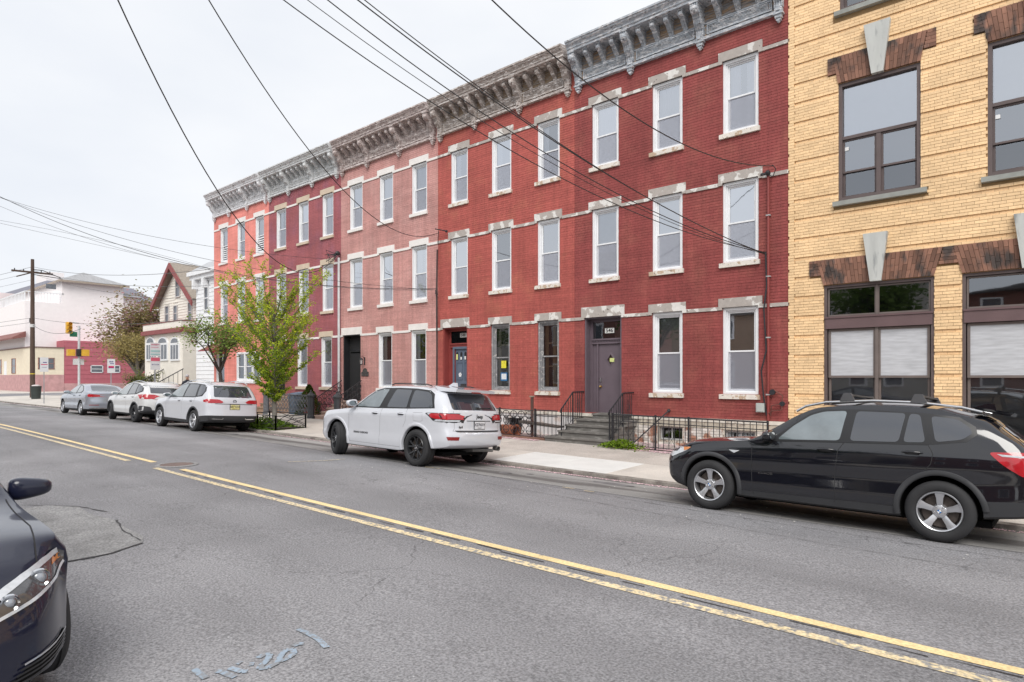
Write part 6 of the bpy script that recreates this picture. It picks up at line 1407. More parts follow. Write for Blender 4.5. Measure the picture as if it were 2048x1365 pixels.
# ================================================================ PERSON IN DARK JACKET BEHIND THE PARKED CARS
def person(x, y, z, facing, label):
    root = lempty('person', (x, y, z), label, 'person', None, facing)
    verts = {'pel': ((0,0,.95),.145,.115), 'sp1': ((.03,0,1.12),.145,.11), 'sp2': ((.09,0,1.30),.17,.12), 'chest': ((.14,0,1.42),.165,.12), 'neck': ((.20,0,1.53),.055,.055), 'hd0': ((.24,0,1.60),.075,.085), 'hd1': ((.27,0,1.70),.085,.10),
     'hl': ((0,.10,.92),.10,.10), 'kl': ((.10,.11,.50),.065,.065), 'al': ((.0,.11,.09),.045,.045), 'tl': ((.16,.12,.04),.045,.035),
     'hr': ((0,-.10,.92),.10,.10), 'kr': ((-.02,-.11,.50),.065,.065), 'ar': ((-.18,-.11,.09),.045,.045), 'tr': ((-.02,-.12,.04),.045,.035),
     'sl': ((.13,.19,1.40),.065,.065), 'el': ((.12,.27,1.13),.05,.05), 'wl': ((.28,.22,.95),.036,.036), 'ml': ((.36,.20,.93),.04,.025),
     'sr': ((.13,-.19,1.40),.065,.065), 'er': ((.10,-.27,1.13),.05,.05), 'wr': ((.27,-.22,.96),.036,.036), 'mr': ((.35,-.20,.94),.04,.025)}
    keys = list(verts); E_ = [('pel','sp1'),('sp1','sp2'),('sp2','chest'),('chest','neck'),('neck','hd0'),('hd0','hd1'),('pel','hl'),('hl','kl'),('kl','al'),('al','tl'),('pel','hr'),('hr','kr'),('kr','ar'),('ar','tr'),('chest','sl'),('sl','el'),('el','wl'),('wl','ml'),('chest','sr'),('sr','er'),('er','wr'),('wr','mr')]
    for sd in ('l', 'r'):
        w_ = Vector(verts['m'+sd][0]); s_ = 1 if sd == 'l' else -1
        for fi, (dy, ln) in enumerate(((.022,.065),(.008,.075),(-.008,.07),(-.022,.055))):
            k1, k2 = f'f{sd}{fi}a', f'f{sd}{fi}b'; verts[k1] = (tuple(w_+Vector((.035,dy*s_,-.01))), .010, .010); verts[k2] = (tuple(w_+Vector((.035+ln*.7,dy*s_,-.04))), .008, .008); E_ += [('m'+sd, k1), (k1, k2)]
        verts['t'+sd+'h'] = (tuple(w_+Vector((.02,-.04*s_,-.02))), .011, .011); E_.append(('m'+sd, 't'+sd+'h'))
    keys = list(verts)
    me = bpy.data.meshes.new('body'); me.from_pydata([verts[k_][0] for k_ in keys], [(keys.index(a), keys.index(c_)) for a, c_ in E_], [])
    o = bpy.data.objects.new('body', me); COL.objects.link(o)
    md = o.modifiers.new('s', 'SKIN'); o.modifiers.new('u', 'SUBSURF').levels = 1
    for i, k_ in enumerate(keys): me.skin_vertices[0].data[i].radius = verts[k_][1:]; me.skin_vertices[0].data[i].use_root = (i == 0)
    dg = bpy.context.evaluated_depsgraph_get(); dg.update(); nm = bpy.data.meshes.new_from_object(o.evaluated_get(dg)); o.modifiers.clear(); o.data = nm; o.parent = root
    mats = [mat('jacket_navy', (.018,.022,.035), .8), mat('trousers_dark', (.03,.03,.035), .8), mat('skin_tone', (.45,.28,.20), .6), mat('shoe_black', (.02,.02,.02), .6)]
    nm.materials.clear(); [nm.materials.append(q) for q in mats]
    for p in nm.polygons:
        c_ = p.center; p.use_smooth = True
        p.material_index = 3 if c_.z < .10 else 1 if c_.z < .90 and abs(c_.y) < .19 else 2 if (c_.z > 1.53 or c_.x > .30 and c_.z < 1.1) else 0
    b = MB(); b.sphere((.255,0,1.715), (.105,.088,.085), 14, 8); b.v = [(p[0]-.02, p[1], p[2]+.02) for p in b.v if True]; b.build('cap', mat('cap_grey', (.42,.42,.44), .8), root, smooth=80)
    b = MB(); b.sphere((.365,0,1.655), (.022,.015,.022), 8, 6); b.build('nose', mats[2], root, smooth=80)
    for s_ in (-1, 1): b = MB(); b.sphere((.345,s_*.032,1.68), (.012,.014,.010), 8, 5); b.build('eye', mat('eye_dark', (.03,.02,.02), .3), root); b = MB(); b.sphere((.25,s_*.085,1.66), (.02,.012,.03), 8, 6); b.build('ear', mats[2], root)
    b = MB(); b.sphere((.35,0,1.615), (.012,.028,.008), 8, 5); b.build('mouth', mat('lips', (.3,.12,.1), .6), root)
    return root
pxp = fx(375, 14.0)
person(pxp, 14.0, walk_z(pxp, 14.0)+.02, R(-25), 'person in dark navy jacket and grey cap walking behind the white SUV')
# ================================================================ CARS
def interp(tab, x):
    if x <= tab[0][0]: return tab[0][1]
    for (a, va), (b_, vb) in zip(tab[:-1], tab[1:]):
        if x <= b_: 
            t = (x-a)/(b_-a); return va+(vb-va)*t
    return tab[-1][1]
def sinterp(tab, x):      # smooth (monotone hermite) interpolation
    n = len(tab)
    if x <= tab[0][0]: return tab[0][1]
    if x >= tab[-1][0]: return tab[-1][1]
    d = [(tab[i+1][1]-tab[i][1])/(tab[i+1][0]-tab[i][0]) for i in range(n-1)]
    def m(i):
        if i == 0: return d[0]
        if i == n-1: return d[-1]
        return 0 if d[i-1]*d[i] <= 0 else 2*d[i-1]*d[i]/(d[i-1]+d[i])
    for i in range(n-1):
        if x <= tab[i+1][0]:
            h = tab[i+1][0]-tab[i][0]; t = (x-tab[i][0])/h
            return (2*t**3-3*t*t+1)*tab[i][1]+(t**3-2*t*t+t)*h*m(i)+(-2*t**3+3*t*t)*tab[i+1][1]+(t**3-t*t)*h*m(i+1)
def sstep(t): t = min(max(t, 0), 1); return t*t*(3-2*t)
class Car:
    def __init__(s, P):
        s.P = P; L = P['L']; W = P['W']
        r = P.get('round', .07)
        xs = [0, .003, .012, .03, .055]; xs += list(np.arange(.09, L-.08, .065)); xs += [L-.055, L-.03, L-.012, L-.003, L]
        rows_all = []; NS = len(xs)
        side = P['side']; k = P.get('tumble', .33)
        for x in xs:
            d = min(x, L-x); sh = r-math.sqrt(max(0, r*r-(r-min(d, r))**2))
            zt = sinterp(P['top'], x)-sh*.8; zb = interp(P['bot'], x)+sh*.6; bl = sinterp(P['belt'], x)-sh*.4
            Wx = W*sinterp(P['plan'], x)-sh
            zc = max(interp(P['clad'], x), zb+.03)
            cr = P.get('crown', .055)
            rows = [(0, zb), (Wx*.5, zb+.004), (Wx*.86, zb+.01), (Wx*(interp(side, 0)-.004), zb+.04 if zc > zb+.05 else zb+.02)]
            rows.append((Wx*interp(side, (zc-zb)/(bl-zb)), zc))
            for j in range(1, 10):
                z = zc+(bl-zc)*j/9; rows.append((Wx*interp(side, (z-zb)/(bl-zb)), z))
            yS = rows[-1][0]
            zr = max(zt-cr, bl+.004); yR = yS-k*(zr-bl)
            cab = sstep((zr-bl)/.12)
            for t in (.2, .4, .6, .8, .92): rows.append((yS+(yR-yS)*t+.02*math.sin(math.pi*t)*cab, bl+(zr-bl)*t))
            rows.append((yR-.006, zr))
            tt = max(zt, zr+.002)
            for q in (.955, .88, .75, .55, .3): rows.append((yR*q, zr+(tt-zr)*(1-q**2.2)))
            rows.append((0, tt))
            rows_all.append(rows)
        NR = len(rows_all[0]); s.NR = NR
        FR = P['front']; RR = P['rear']; fr, rr = P.get('fdist', .8), P.get('rdist', .8)
        af, ar = P.get('fbulge', .16), P.get('rbulge', .12)
        def dfm(x, y, z):
            wf = 1-sstep(x/fr); wr = 1-sstep((L-x)/rr); yy = abs(y)/W
            nx = x+(sinterp(FR, z)+af*yy**2.6)*wf+(sinterp(RR, z)-ar*yy**2.6)*wr
            return (nx, y, z)
        V = []; Fc = []; MI = []; idx = {}
        def vid(i, j, sg):
            key = (i, j, sg if rows_all[i][j][0] > 1e-6 else 1)
            if key not in idx:
                y, z = rows_all[i][j]; idx[key] = len(V); V.append(dfm(xs[i], y*sg, z))
            return idx[key]
        for i in range(NS-1):
            for j in range(NR-1):
                a, b_, c_, d_ = [(i, j), (i+1, j), (i+1, j+1), (i, j+1)]
                for sg in (1, -1):
                    q = [vid(*p, sg) for p in (a, b_, c_, d_)]
                    q = list(dict.fromkeys(q))
                    if sg < 0: q = q[::-1]
                    if len(q) > 2: Fc.append(tuple(q)); MI.append(1 if j < 4 else 0)
        for e, i in ((0, 0), (1, NS-1)):
            NCc = 12; grid = []
            for j in range(NR):
                y, z = rows_all[i][j]; row = []
                if y < 1e-6: row = [vid(i, j, 1)]*(NCc+1)
                else:
                    for c_ in range(NCc+1):
                        u = -1+2*c_/NCc
                        if c_ == 0: row.append(vid(i, j, -1))
                        elif c_ == NCc: row.append(vid(i, j, 1))
                        else: row.append(len(V)); V.append(dfm(xs[i], y*u, z))
                grid.append(row)
            for j in range(NR-1):
                for c_ in range(NCc):
                    q = list(dict.fromkeys([grid[j][c_], grid[j][c_+1], grid[j+1][c_+1], grid[j+1][c_]]))
                    if e == 0: q = q[::-1]
                    if len(q) > 2: Fc.append(tuple(q)); MI.append(1 if j < 4 else 0)
        s.V, s.F, s.MI = V, Fc, MI
        s.bvh = BVHTree.FromPolygons([Vector(v) for v in V], Fc)
    def cast(s, view, u, v):
        L = s.P['L']
        o, d = {'L': ((u,-5,v),(0,1,0)), 'R': ((u,5,v),(0,-1,0)), 'rear': ((L+4,u,v),(-1,0,0)), 'front': ((-4,u,v),(1,0,0)), 'top': ((u,v,6),(0,0,-1))}[view]
        h = s.bvh.ray_cast(Vector(o), Vector(d))
        if h[0] is None:
            o2 = {'L': (u,-s.P['W'],v), 'R': (u,s.P['W'],v), 'rear': (L,u,v), 'front': (0,u,v), 'top': (u,v,1)}[view]
            h = s.bvh.find_nearest(Vector(o2))
        n = h[1]
        if n.dot(Vector(d)) > 0: n = -n
        return h[0], n
    def drape(s, mb, poly, view, off, step=.05, mi=0, edge=True):
        pts = []
        n = len(poly)
        for i in range(n):
            a, b_ = Vector(poly[i]), Vector(poly[(i+1)%n]); k_ = max(1, int((b_-a).length/step))
            pts += [a.lerp(b_, t/k_) for t in range(k_)]
        nb = len(pts)
        x0, x1 = min(p.x for p in pts), max(p.x for p in pts); y0, y1 = min(p.y for p in pts), max(p.y for p in pts)
        def inside(q):
            c_ = False; j = nb-1
            for i in range(nb):
                a, b_ = pts[i], pts[j]
                if (a.y > q[1]) != (b_.y > q[1]) and q[0] < (b_.x-a.x)*(q[1]-a.y)/(b_.y-a.y)+a.x: c_ = not c_
                j = i
            return c_
        ip = []
        gx = np.arange(x0+step*.5, x1, step); gy = np.arange(y0+step*.5, y1, step)
        for u in gx:
            for v in gy:
                if inside((u, v)) and min((pts[i]-Vector((u,v))).length for i in range(nb)) > step*.4: ip.append(Vector((u, v)))
        res = delaunay_2d_cdt(pts+ip, [], [list(range(nb))], 1, 1e-6)
        vs, fs = res[0], res[2]
        V = []
        for p in vs:
            h, nn = s.cast(view, p.x, p.y); V.append(h+nn*off)
        # orient outwards
        want = {'L': Vector((0,-1,0)), 'R': Vector((0,1,0)), 'rear': Vector((1,0,0)), 'front': Vector((-1,0,0)), 'top': Vector((0,0,1))}[view]
        F2_ = []
        for f in fs:
            a, b_, c_ = V[f[0]], V[f[1]], V[f[2]]
            F2_.append(tuple(f) if (b_-a).cross(c_-a).dot(want) >= 0 else tuple(f[::-1]))
        mb.add(V, F2_, mi)
    def ribbon(s, mb, line, view, w_=.004, off=.002, step=.04, mi=0):
        ps = []
        for a, b_ in zip(line[:-1], line[1:]):
            a, b_ = Vector(a), Vector(b_); k_ = max(1, int((b_-a).length/step)); ps += [a.lerp(b_, t/k_) for t in range(k_)]
        ps.append(Vector(line[-1])); L_ = []; R_ = []
        for i, p in enumerate(ps):
            d = ps[min(i+1, len(ps)-1)]-ps[max(i-1, 0)]; d.normalize(); nn = Vector((-d.y, d.x))*w_
            for sgn, lst in ((1, L_), (-1, R_)):
                h, nm = s.cast(view, *(p+nn*sgn)); lst.append(h+nm*off)
        V = L_+R_; m = len(ps)
        mb.add(V, [(i, i+1, m+i+1, m+i) for i in range(m-1)], mi)
    def both(s, fn):
        for v in ('L', 'R'): fn(v)
    def body(s, parent, mpaint, mclad):
        P = s.P
        me = bpy.data.meshes.new('body'); me.from_pydata([tuple(v) for v in s.V], [], s.F)
        for m in (mpaint, mclad, m_well): me.materials.append(m)
        me.polygons.foreach_set('material_index', s.MI)
        bm = bmesh.new(); bm.from_mesh(me); bmesh.ops.remove_doubles(bm, verts=bm.verts, dist=1e-6); bmesh.ops.recalc_face_normals(bm, faces=bm.faces); bm.to_mesh(me); bm.free()
        ob = bpy.data.objects.new('body', me); COL.objects.link(ob)
        c_ = MB()
        for wx in P['wheels']:
            for sg in (-1, 1):
                ra = P['ra']; zc = P['wr']+.005
                prof = [(0, sg*(P['W']+.3)), (ra, sg*(P['W']+.3)), (ra, sg*(P['W']-.36)), (0, sg*(P['W']-.36))]
                if sg > 0: prof = prof[::-1]
                vs = []; n = 40
                q = MB(); q.lathe([(ra, sg*(P['W']+.3)), (ra, sg*(P['W']-.36))], (wx, 0, zc), 'y', n)
                b0 = len(c_.v); c_.v += q.v
                f1 = [tuple(b0+i for i in f) for f in q.f]; c_.f += f1+[tuple(range(b0, b0+n)), tuple(range(b0+n, b0+2*n))]; c_.mi += [0]*(len(f1)+2)
        cm = bpy.data.meshes.new('cut'); cm.from_pydata(c_.v, [], c_.f); cm.materials.append(m_well)
        bm = bmesh.new(); bm.from_mesh(cm); bmesh.ops.recalc_face_normals(bm, faces=bm.faces); bm.to_mesh(cm); bm.free()
        co = bpy.data.objects.new('cut', cm); COL.objects.link(co)
        md = ob.modifiers.new('b', 'BOOLEAN'); md.operation = 'DIFFERENCE'; md.object = co; md.solver = 'EXACT'
        try: md.material_mode = 'TRANSFER'
        except Exception: pass
        dg = bpy.context.evaluated_depsgraph_get(); dg.update()
        nm = bpy.data.meshes.new_from_object(ob.evaluated_get(dg)); ob.modifiers.clear()
        bpy.data.objects.remove(co)
        names = [m.name if m else '' for m in nm.materials]
        out_ = {}
        for key, mm in (('body', mpaint), ('lower_cladding', mclad), ('wheel_well', m_well)):
            ids = {i for i, q in enumerate(nm.materials) if q == mm}
            me2 = nm.copy(); bm = bmesh.new(); bm.from_mesh(me2)
            bmesh.ops.delete(bm, geom=[f for f in bm.faces if f.material_index not in ids], context='FACES'); bm.to_mesh(me2); bm.free()
            if not len(me2.polygons): continue
            me2.materials.clear(); me2.materials.append(mm); me2.polygons.foreach_set('material_index', [0]*len(me2.polygons))
            me2.polygons.foreach_set('use_smooth', [True]*len(me2.polygons)); me2.set_sharp_from_angle(angle=R(32)); me2.name = key
            if key == 'wheel_well':
                for wx in P['wheels']:
                    for sg in (-1, 1):
                        m3 = me2.copy(); bm = bmesh.new(); bm.from_mesh(m3)
                        bmesh.ops.delete(bm, geom=[f for f in bm.faces if abs(f.calc_center_median().x-wx) > .8 or f.calc_center_median().y*sg < 0], context='FACES'); bm.to_mesh(m3); bm.free()
                        o = bpy.data.objects.new(key, m3); COL.objects.link(o); o.parent = parent
                continue
            o = bpy.data.objects.new(key, me2); COL.objects.link(o); o.parent = parent; out_[key] = o
        bpy.data.objects.remove(ob)
        return out_
    def flare(s, par, mm, cx, cz, ra, wd, a0, a1, th=.018, n=26, lip=.05):
        for view, sg in (('L', -1), ('R', 1)):
            rings = []; mb = MB()
            for i in range(n+1):
                a = R(a0+(a1-a0)*i/n); row = []
                for rr_, o in ((ra+wd, .001), (ra+wd-.008, th*.8), (ra+wd*.5, th), (ra+.006, th*.95), (ra-.004, th*.4), (ra-.006, -lip)):
                    rc = max(rr_, ra-.01)
                    h, nm = s.cast(view, cx+rc*math.cos(a), cz+rc*math.sin(a)); row.append((h.x, h.y+sg*o, cz+rr_*math.sin(a)))
                rings.append(row)
            m = len(rings[0]); V = [p for r_ in rings for p in r_]
            mb.add(V, [(i*m+j, (i+1)*m+j, (i+1)*m+j+1, i*m+j+1) for i in range(n) for j in range(m-1)]); mb.build('arch_flare', mm, par, smooth=50)
m_well = mat('wheel_well_black', (.012,.012,.012), .95, var=0, spec=.1)
m_tyre = mat('tyre_rubber', (.030,.030,.032), .75, var=.12, nscale=6, spec=.35, bump=.3, bscale=60)
m_alloy = mat('alloy_silver', (.66,.67,.70), .32, metal=.85, var=.04)
m_alloyd = mat('alloy_black', (.035,.036,.04), .3, metal=.3, var=.04, spec=.6)
m_chr = mat('chrome', (.75,.76,.78), .12, metal=1, var=.02)
m_rub = mat('black_trim', (.018,.018,.02), .35, var=.05, spec=.5)
m_plast = mat('grey_plastic', (.045,.046,.05), .6, var=.08, spec=.4)
m_seam = mat('panel_gap', (.02,.02,.022), .8, var=0)
m_cglass = mat('car_glass_tinted', (.035,.040,.052), .03, var=0, spec=1.0, coat=1)
m_cglassl = mat('car_glass_light', (.16,.19,.205), .04, var=.25, nscale=3, spec=1.0, coat=1)
m_red = mat('tail_lens_red', (.42,.012,.02), .12, var=.12, nscale=14, spec=.7, coat=.6)
m_redd = mat('reflector_red', (.25,.02,.02), .3, var=.05)
m_wlens = mat('clear_lens', (.55,.57,.6), .12, var=.15, nscale=20, spec=.8, coat=.6)
m_amber = mat('amber_lens', (.65,.22,.05), .15, var=.1, coat=.6)
m_disc = mat('brake_disc', (.12,.10,.09), .5, metal=.6, var=.2, nscale=20)
def paint(name, c, rough=.25, metal=0, var=.02, coat=1): return mat(name, c, rough, metal=metal, var=var, spec=.5 if coat == 1 else .2, coat=coat)
WH = {}
def wheel(parent, kind, x, y, z, Rr, w_, rr_, side, steer=0, m_rim=None, cap=None):
    """wheel with tyre and hub cap; local y axis = axle, outer face towards -y"""
    key = (kind, Rr, w_)
    if key not in WH:
        t = MB(); h = w_/2
        prof = [(rr_-.012, -h+.03), (rr_+.004, -h+.004), (rr_+.02, -h-.004), ((Rr+rr_)/2, -h-.012), (Rr-.03, -h+.002), (Rr-.010, -h+.016), (Rr, -h+.04)]
        for q in (-.5, 0, .5):
            yq = q*(w_-.09); prof += [(Rr, yq-.008), (Rr-.008, yq-.005), (Rr-.008, yq+.005), (Rr, yq+.008)]
        prof += [(Rr, h-.04), (Rr-.012, h-.015), ((Rr+rr_)/2, h+.01), (rr_, h-.01), (rr_-.012, h-.03)]
        t.lathe(prof, (0,0,0), 'y', 48); 
        tm = t.build('tyre', m_tyre, None, smooth=50); tme = tm.data; bpy.data.objects.remove(tm)
        r = MB()
        r.lathe([(rr_-.001, -h+.006), (rr_-.008, -h-.002), (rr_-.018, -h+.004), (rr_-.024, -h+.03), (rr_-.03, h-.02)], (0,0,0), 'y', 48)
        n, w0, w1, dish, split = {'five': (5, .062, .105, .045, 0), 'ten': (5, .03, .034, .05, 1), 'fivey': (5, .05, .03, .05, 1), 'thin': (7, .03, .03, .04, 1), 'plain5': (5, .045, .06, .04, 0)}[kind]
        R1 = rr_-.018
        for i in range(n):
            for sgn in ((-1, 1) if split else (0,)):
                a = 2*math.pi*i/n+math.pi/2
                a0 = a+sgn*(.13 if kind == 'ten' else .06); a1 = a+sgn*(.30 if kind in ('ten',) else .22)
                pts = []
                for (rad, ang, ww, yy, th) in ((.05, a0, w0*.8, -h+dish, .03), (.10, a0, w0, -h+dish-.012, .03), (R1*.7, (a0+a1)/2, (w0+w1)/2*(.82 if kind == 'five' else 1), -h+.022, .028), (R1, a1, w1, -h+.012, .03)):
                    ca, sa = math.cos(ang), math.sin(ang); nx, nz_ = -sa, ca
                    pts.append([(rad*ca-nx*ww/2, yy+.006, rad*sa-nz_*ww/2), (rad*ca, yy, rad*sa), (rad*ca+nx*ww/2, yy+.006, rad*sa+nz_*ww/2), (rad*ca+nx*ww/2, yy+th, rad*sa+nz_*ww/2), (rad*ca-nx*ww/2, yy+th, rad*sa-nz_*ww/2)])
                V = [p for q in pts for p in q]
                r.add(V, [(k_*5+j, k_*5+(j+1)%5, (k_+1)*5+(j+1)%5, (k_+1)*5+j) for k_ in range(3) for j in range(5)])
        r.lathe([(0, -h+dish-.02), (.03, -h+dish-.02), (.07, -h+dish-.01), (.085, -h+dish+.02), (.085, -h+dish+.06)], (0,0,0), 'y', 24)
        ro = r.build('wheel', m_rim, None, smooth=35); rme = ro.data; bpy.data.objects.remove(ro)
        d = MB(); d.lathe([(.0, -h+.10), (rr_-.05, -h+.10), (rr_-.05, -h+.12), (0, -h+.12)], (0,0,0), 'y', 28)
        d.lathe([(rr_-.05, -h+.14), (rr_-.032, -h+.14)], (0,0,0), 'y', 28)
        do = d.build('brake_disc', m_disc); dme = do.data; bpy.data.objects.remove(do)
        cpm = MB(); cpm.lathe([(0, -h+dish-.026), (.026, -h+dish-.025), (.03, -h+dish-.018)], (0,0,0), 'y', 20)
        for i in range(5):
            a = 2*math.pi*i/5+math.pi/2+math.pi/5; cpm.lathe([(0, 0), (.009, 0), (.009, .012)], (.056*math.cos(a), -h+dish-.02, .056*math.sin(a)), 'y', 6)
        cpo = cpm.build('hub_cap', cap or m_chr, None, smooth=30); cme = cpo.data; bpy.data.objects.remove(cpo)
        WH[key] = (rme, tme, dme, cme)
    rme, tme, dme, cme = WH[key]
    wo = bpy.data.objects.new('wheel', rme); COL.objects.link(wo); wo.parent = parent; wo.location = (x, y, z)
    wo.rotation_euler = (0, 0, R(steer)+(math.pi if side > 0 else 0)); ORG[wo.name] = (0,0,0)
    for nm, me in (('tyre', tme), ('brake_disc', dme), ('hub_cap', cme)):
        o = bpy.data.objects.new(nm, me); COL.objects.link(o); o.parent = wo
    return wo
def mirror_part(parent, x, y, z, sg, mshell, mglassb=None, sc=1.0, rearfacing=True):
    b = MB(); yy = y+sg*.12
    b.sphere((x, yy, z), (.075*sc, .125*sc, .085*sc), 14, 10)
    def sq(t, e): return math.copysign(abs(t)**e, t)
    b.v = [(x+.075*sc*sq((p[0]-x)/(.075*sc), .8), yy+.125*sc*sq((p[1]-yy)/(.125*sc), .6), z+.085*sc*sq((p[2]-z)/(.085*sc), .6)) for p in b.v]
    b.v = [(min(p[0], x+.05*sc), p[1], z+(p[2]-z)*(.82-.22*sg*(p[1]-yy)/(.125*sc))) for p in b.v]
    b.hexa([(x-.04,y-sg*.06,z-.085),(x+.03,y-sg*.06,z-.085),(x+.03,yy,z-.05),(x-.04,yy,z-.05),(x-.04,y-sg*.06,z-.05),(x+.03,y-sg*.06,z-.05),(x+.03,yy,z-.02),(x-.04,yy,z-.02)])
    o = b.build('wing_mirror', mshell, parent, smooth=60, fix=True)
    b = MB(); n = 16; b.add([(x+.052*sc, yy+.10*sc*math.cos(6.283*i/n), z+.052*sc*math.sin(6.283*i/n)) for i in range(n)], [tuple(range(n))]); b.build('mirror_glass', mat('mirror_glass', (.6,.65,.68), .05, metal=1, var=0), o)
def handle(car, parent, x, z, m, ln=.2):
    for view, sg in (('L', -1), ('R', 1)):
        b = MB(); h0, _ = car.cast(view, x, z); h1, _ = car.cast(view, x+ln, z); hm, _ = car.cast(view, x+ln/2, z)
        b.tube([(x-.005, h0.y+sg*.002, z), (x+.03, h0.y+sg*.03, z+.004), (x+ln/2, hm.y+sg*.038, z+.006), (x+ln-.03, h1.y+sg*.03, z+.004), (x+ln+.005, h1.y+sg*.002, z)], .012, 8); b.build('door_handle', m, parent, smooth=60)
def handle_cups(car, parent, x, z, ln=.2):
    for view in ('L', 'R'): b = MB(); car.drape(b, [(x+.03,z-.03),(x+ln-.03,z-.03),(x+ln-.01,z),(x+ln-.03,z+.02),(x+.03,z+.02),(x+.01,z)], view, .0015); b.build('handle_recess', m_seam, parent)
def plate(car, parent, txt, y, z, m_bg, m_tx, sub=None, w_=.305, h_=.152):
    h, n = car.cast('rear', y, z); x = h.x+.012
    b = MB(); b.box(x-.03, x, -w_/2-.012+y, w_/2+.012+y, z-h_/2-.012, z+h_/2+.012, 0); b.box(x, x+.003, y-w_/2, y+w_/2, z-h_/2, z+h_/2, 1)
    o = b.build('licence_plate', [m_rub, m_bg], parent)
    lettering(txt, .085, M_plusx(x+.0045, y, z+.01), 'plate_number', m_tx, o, bold=True)
    if sub: lettering(sub, .022, M_plusx(x+.0045, y, z-.055), 'plate_text', m_tx, o)
m_pl_w = mat('plate_white', (.72,.72,.75), .5, var=.02); m_pl_y = mat('plate_yellow', (.70,.64,.25), .5, c2=(.7,.68,.5), c2s=9, var=.03); m_pl_t = mat('plate_text_dark', (.03,.03,.05), .6)
def place_car(name, x, y, z, label, cat, rz=0, tilt=0, L=4.6):
    o = lempty(name, (x, y, z), label, cat, None, rz); o.rotation_euler.y = tilt; return o
def slope_place(xf, L, y0, y1, wf, wr):
    za = road_z(xf+wf, (y0+y1)/2); zb = road_z(xf+wr, (y0+y1)/2); t = (zb-za)/(wr-wf)
    roll = math.atan2(road_z(xf+wf, y1)-road_z(xf+wf, y0), y1-y0)
    return za-t*wf, -math.atan(t), roll
def put(o, xf, yc, P):
    z, t, roll = slope_place(xf, P['L'], yc-.8, yc+.8, P['wheels'][0], P['wheels'][1])
    o.location = (xf, yc, z); o.rotation_euler = (roll, t, 0)
def inset_poly(poly, d):
    c_ = [sum(p[0] for p in poly)/len(poly), sum(p[1] for p in poly)/len(poly)]
    return [(c_[0]+(p[0]-c_[0])*(1-d/max(.01, abs(p[0]-c_[0])+.02) if abs(p[0]-c_[0]) > d else 1), c_[1]+(p[1]-c_[1])*(1-d/max(.01, abs(p[1]-c_[1])+.02) if abs(p[1]-c_[1]) > d else 1)) for p in poly]
def side_glass(car, parent, panes, surround, mts):
    for v in ('L', 'R'): b = MB(); car.drape(b, surround, v, .0025, .06); b.build('window_trim', m_rub, parent, smooth=60)
    for p, mt in zip(panes, mts):
        for v in ('L', 'R'):
            b = MB(); car.drape(b, p, v, .006, .06); b.build('side_window', mt, parent, smooth=60)
def pillow(poly, n=4):      # round the corners of a polygon
    out_ = []
    m = len(poly)
    for i in range(m):
        p0, p1, p2 = Vector(poly[i-1]), Vector(poly[i]), Vector(poly[(i+1)%m])
        a = p1.lerp(p0, min(.3, .05/max(.01,(p0-p1).length))); b_ = p1.lerp(p2, min(.3, .05/max(.01,(p2-p1).length)))
        for k_ in range(n+1):
            t = k_/n; out_.append(tuple(a*(1-t)**2+p1*2*t*(1-t)+b_*t*t))
    return out_
SIDE_SUV = [(0,.955),(.10,.975),(.30,.995),(.45,.982),(.62,.992),(.78,1.0),(.90,.985),(1,.955)]

# ---------------- black SUV, nearest on the right
P = dict(L=4.65, W=.925, round=.09,
  top=[(0,.82),(.12,.90),(.4,.985),(.9,1.045),(1.35,1.085),(1.42,1.10),(1.75,1.29),(2.08,1.50),(2.3,1.585),(2.7,1.625),(3.1,1.635),(3.6,1.615),(4.1,1.565),(4.4,1.53),(4.65,1.50)],
  belt=[(0,.74),(.3,.86),(.9,.965),(1.4,1.02),(2.5,1.075),(3.5,1.12),(4.2,1.13),(4.65,1.13)],
  bot=[(0,.30),(.4,.24),(1.3,.22),(3.2,.22),(3.9,.26),(4.65,.36)], clad=[(0,.42),(.4,.40),(1.3,.33),(3.2,.36),(3.9,.5),(4.65,.56)],
  plan=[(0,.86),(.25,.95),(.6,.985),(1.2,.995),(2.4,1),(3.6,1),(4.1,.985),(4.45,.955),(4.65,.92)],
  side=SIDE_SUV, tumble=.36, front=[(.3,.10),(.45,.02),(.6,0),(.75,.02),(.9,.08)], rear=[(.3,-.10),(.5,-.01),(.65,0),(.85,-.03),(1.05,-.07),(1.15,-.13),(1.35,-.36),(1.5,-.52),(1.62,-.62)],
  fbulge=.22, rbulge=.13, fdist=.7, rdist=1.25, wheels=(.86,3.67), wr=.355, ra=.415)
C1 = Car(P); bx = place_car('parked_car', 0, 0, 0, 'black SUV with roof bars and silver five-spoke wheels parked nearest at the right edge', 'car'); put(bx, -4.78, 9.80, P)
m_bp = paint('black_paint', (.0075,.008,.012), .08)
C1.body(bx, m_bp, m_plast)
panes = [pillow([(1.80,1.075),(2.0,1.27),(2.20,1.42),(2.36,1.475),(2.64,1.495),(2.58,1.11)]), pillow([(2.75,1.495),(3.30,1.49),(3.24,1.135),(2.70,1.115)]), pillow([(3.34,1.488),(3.45,1.478),(3.52,1.15),(3.29,1.137)]), pillow([(3.56,1.468),(3.82,1.44),(3.95,1.34),(3.97,1.28),(3.88,1.205),(3.62,1.16)])]
side_glass(C1, bx, panes, [(1.70,1.055),(1.95,1.26),(2.18,1.44),(2.36,1.505),(2.8,1.52),(3.5,1.50),(3.84,1.465),(4.0,1.36),(4.02,1.27),(3.92,1.18),(3.6,1.13),(2.6,1.085)], [m_cglassl, m_cglass, m_cglass, m_cglass])
b = MB(); C1.drape(b, pillow([(1.45,-.62),(2.12,-.52),(2.16,0),(2.12,.52),(1.45,.62),(1.38,0)]), 'top', .004, .08); b.build('windshield', m_cglass, bx, smooth=60)
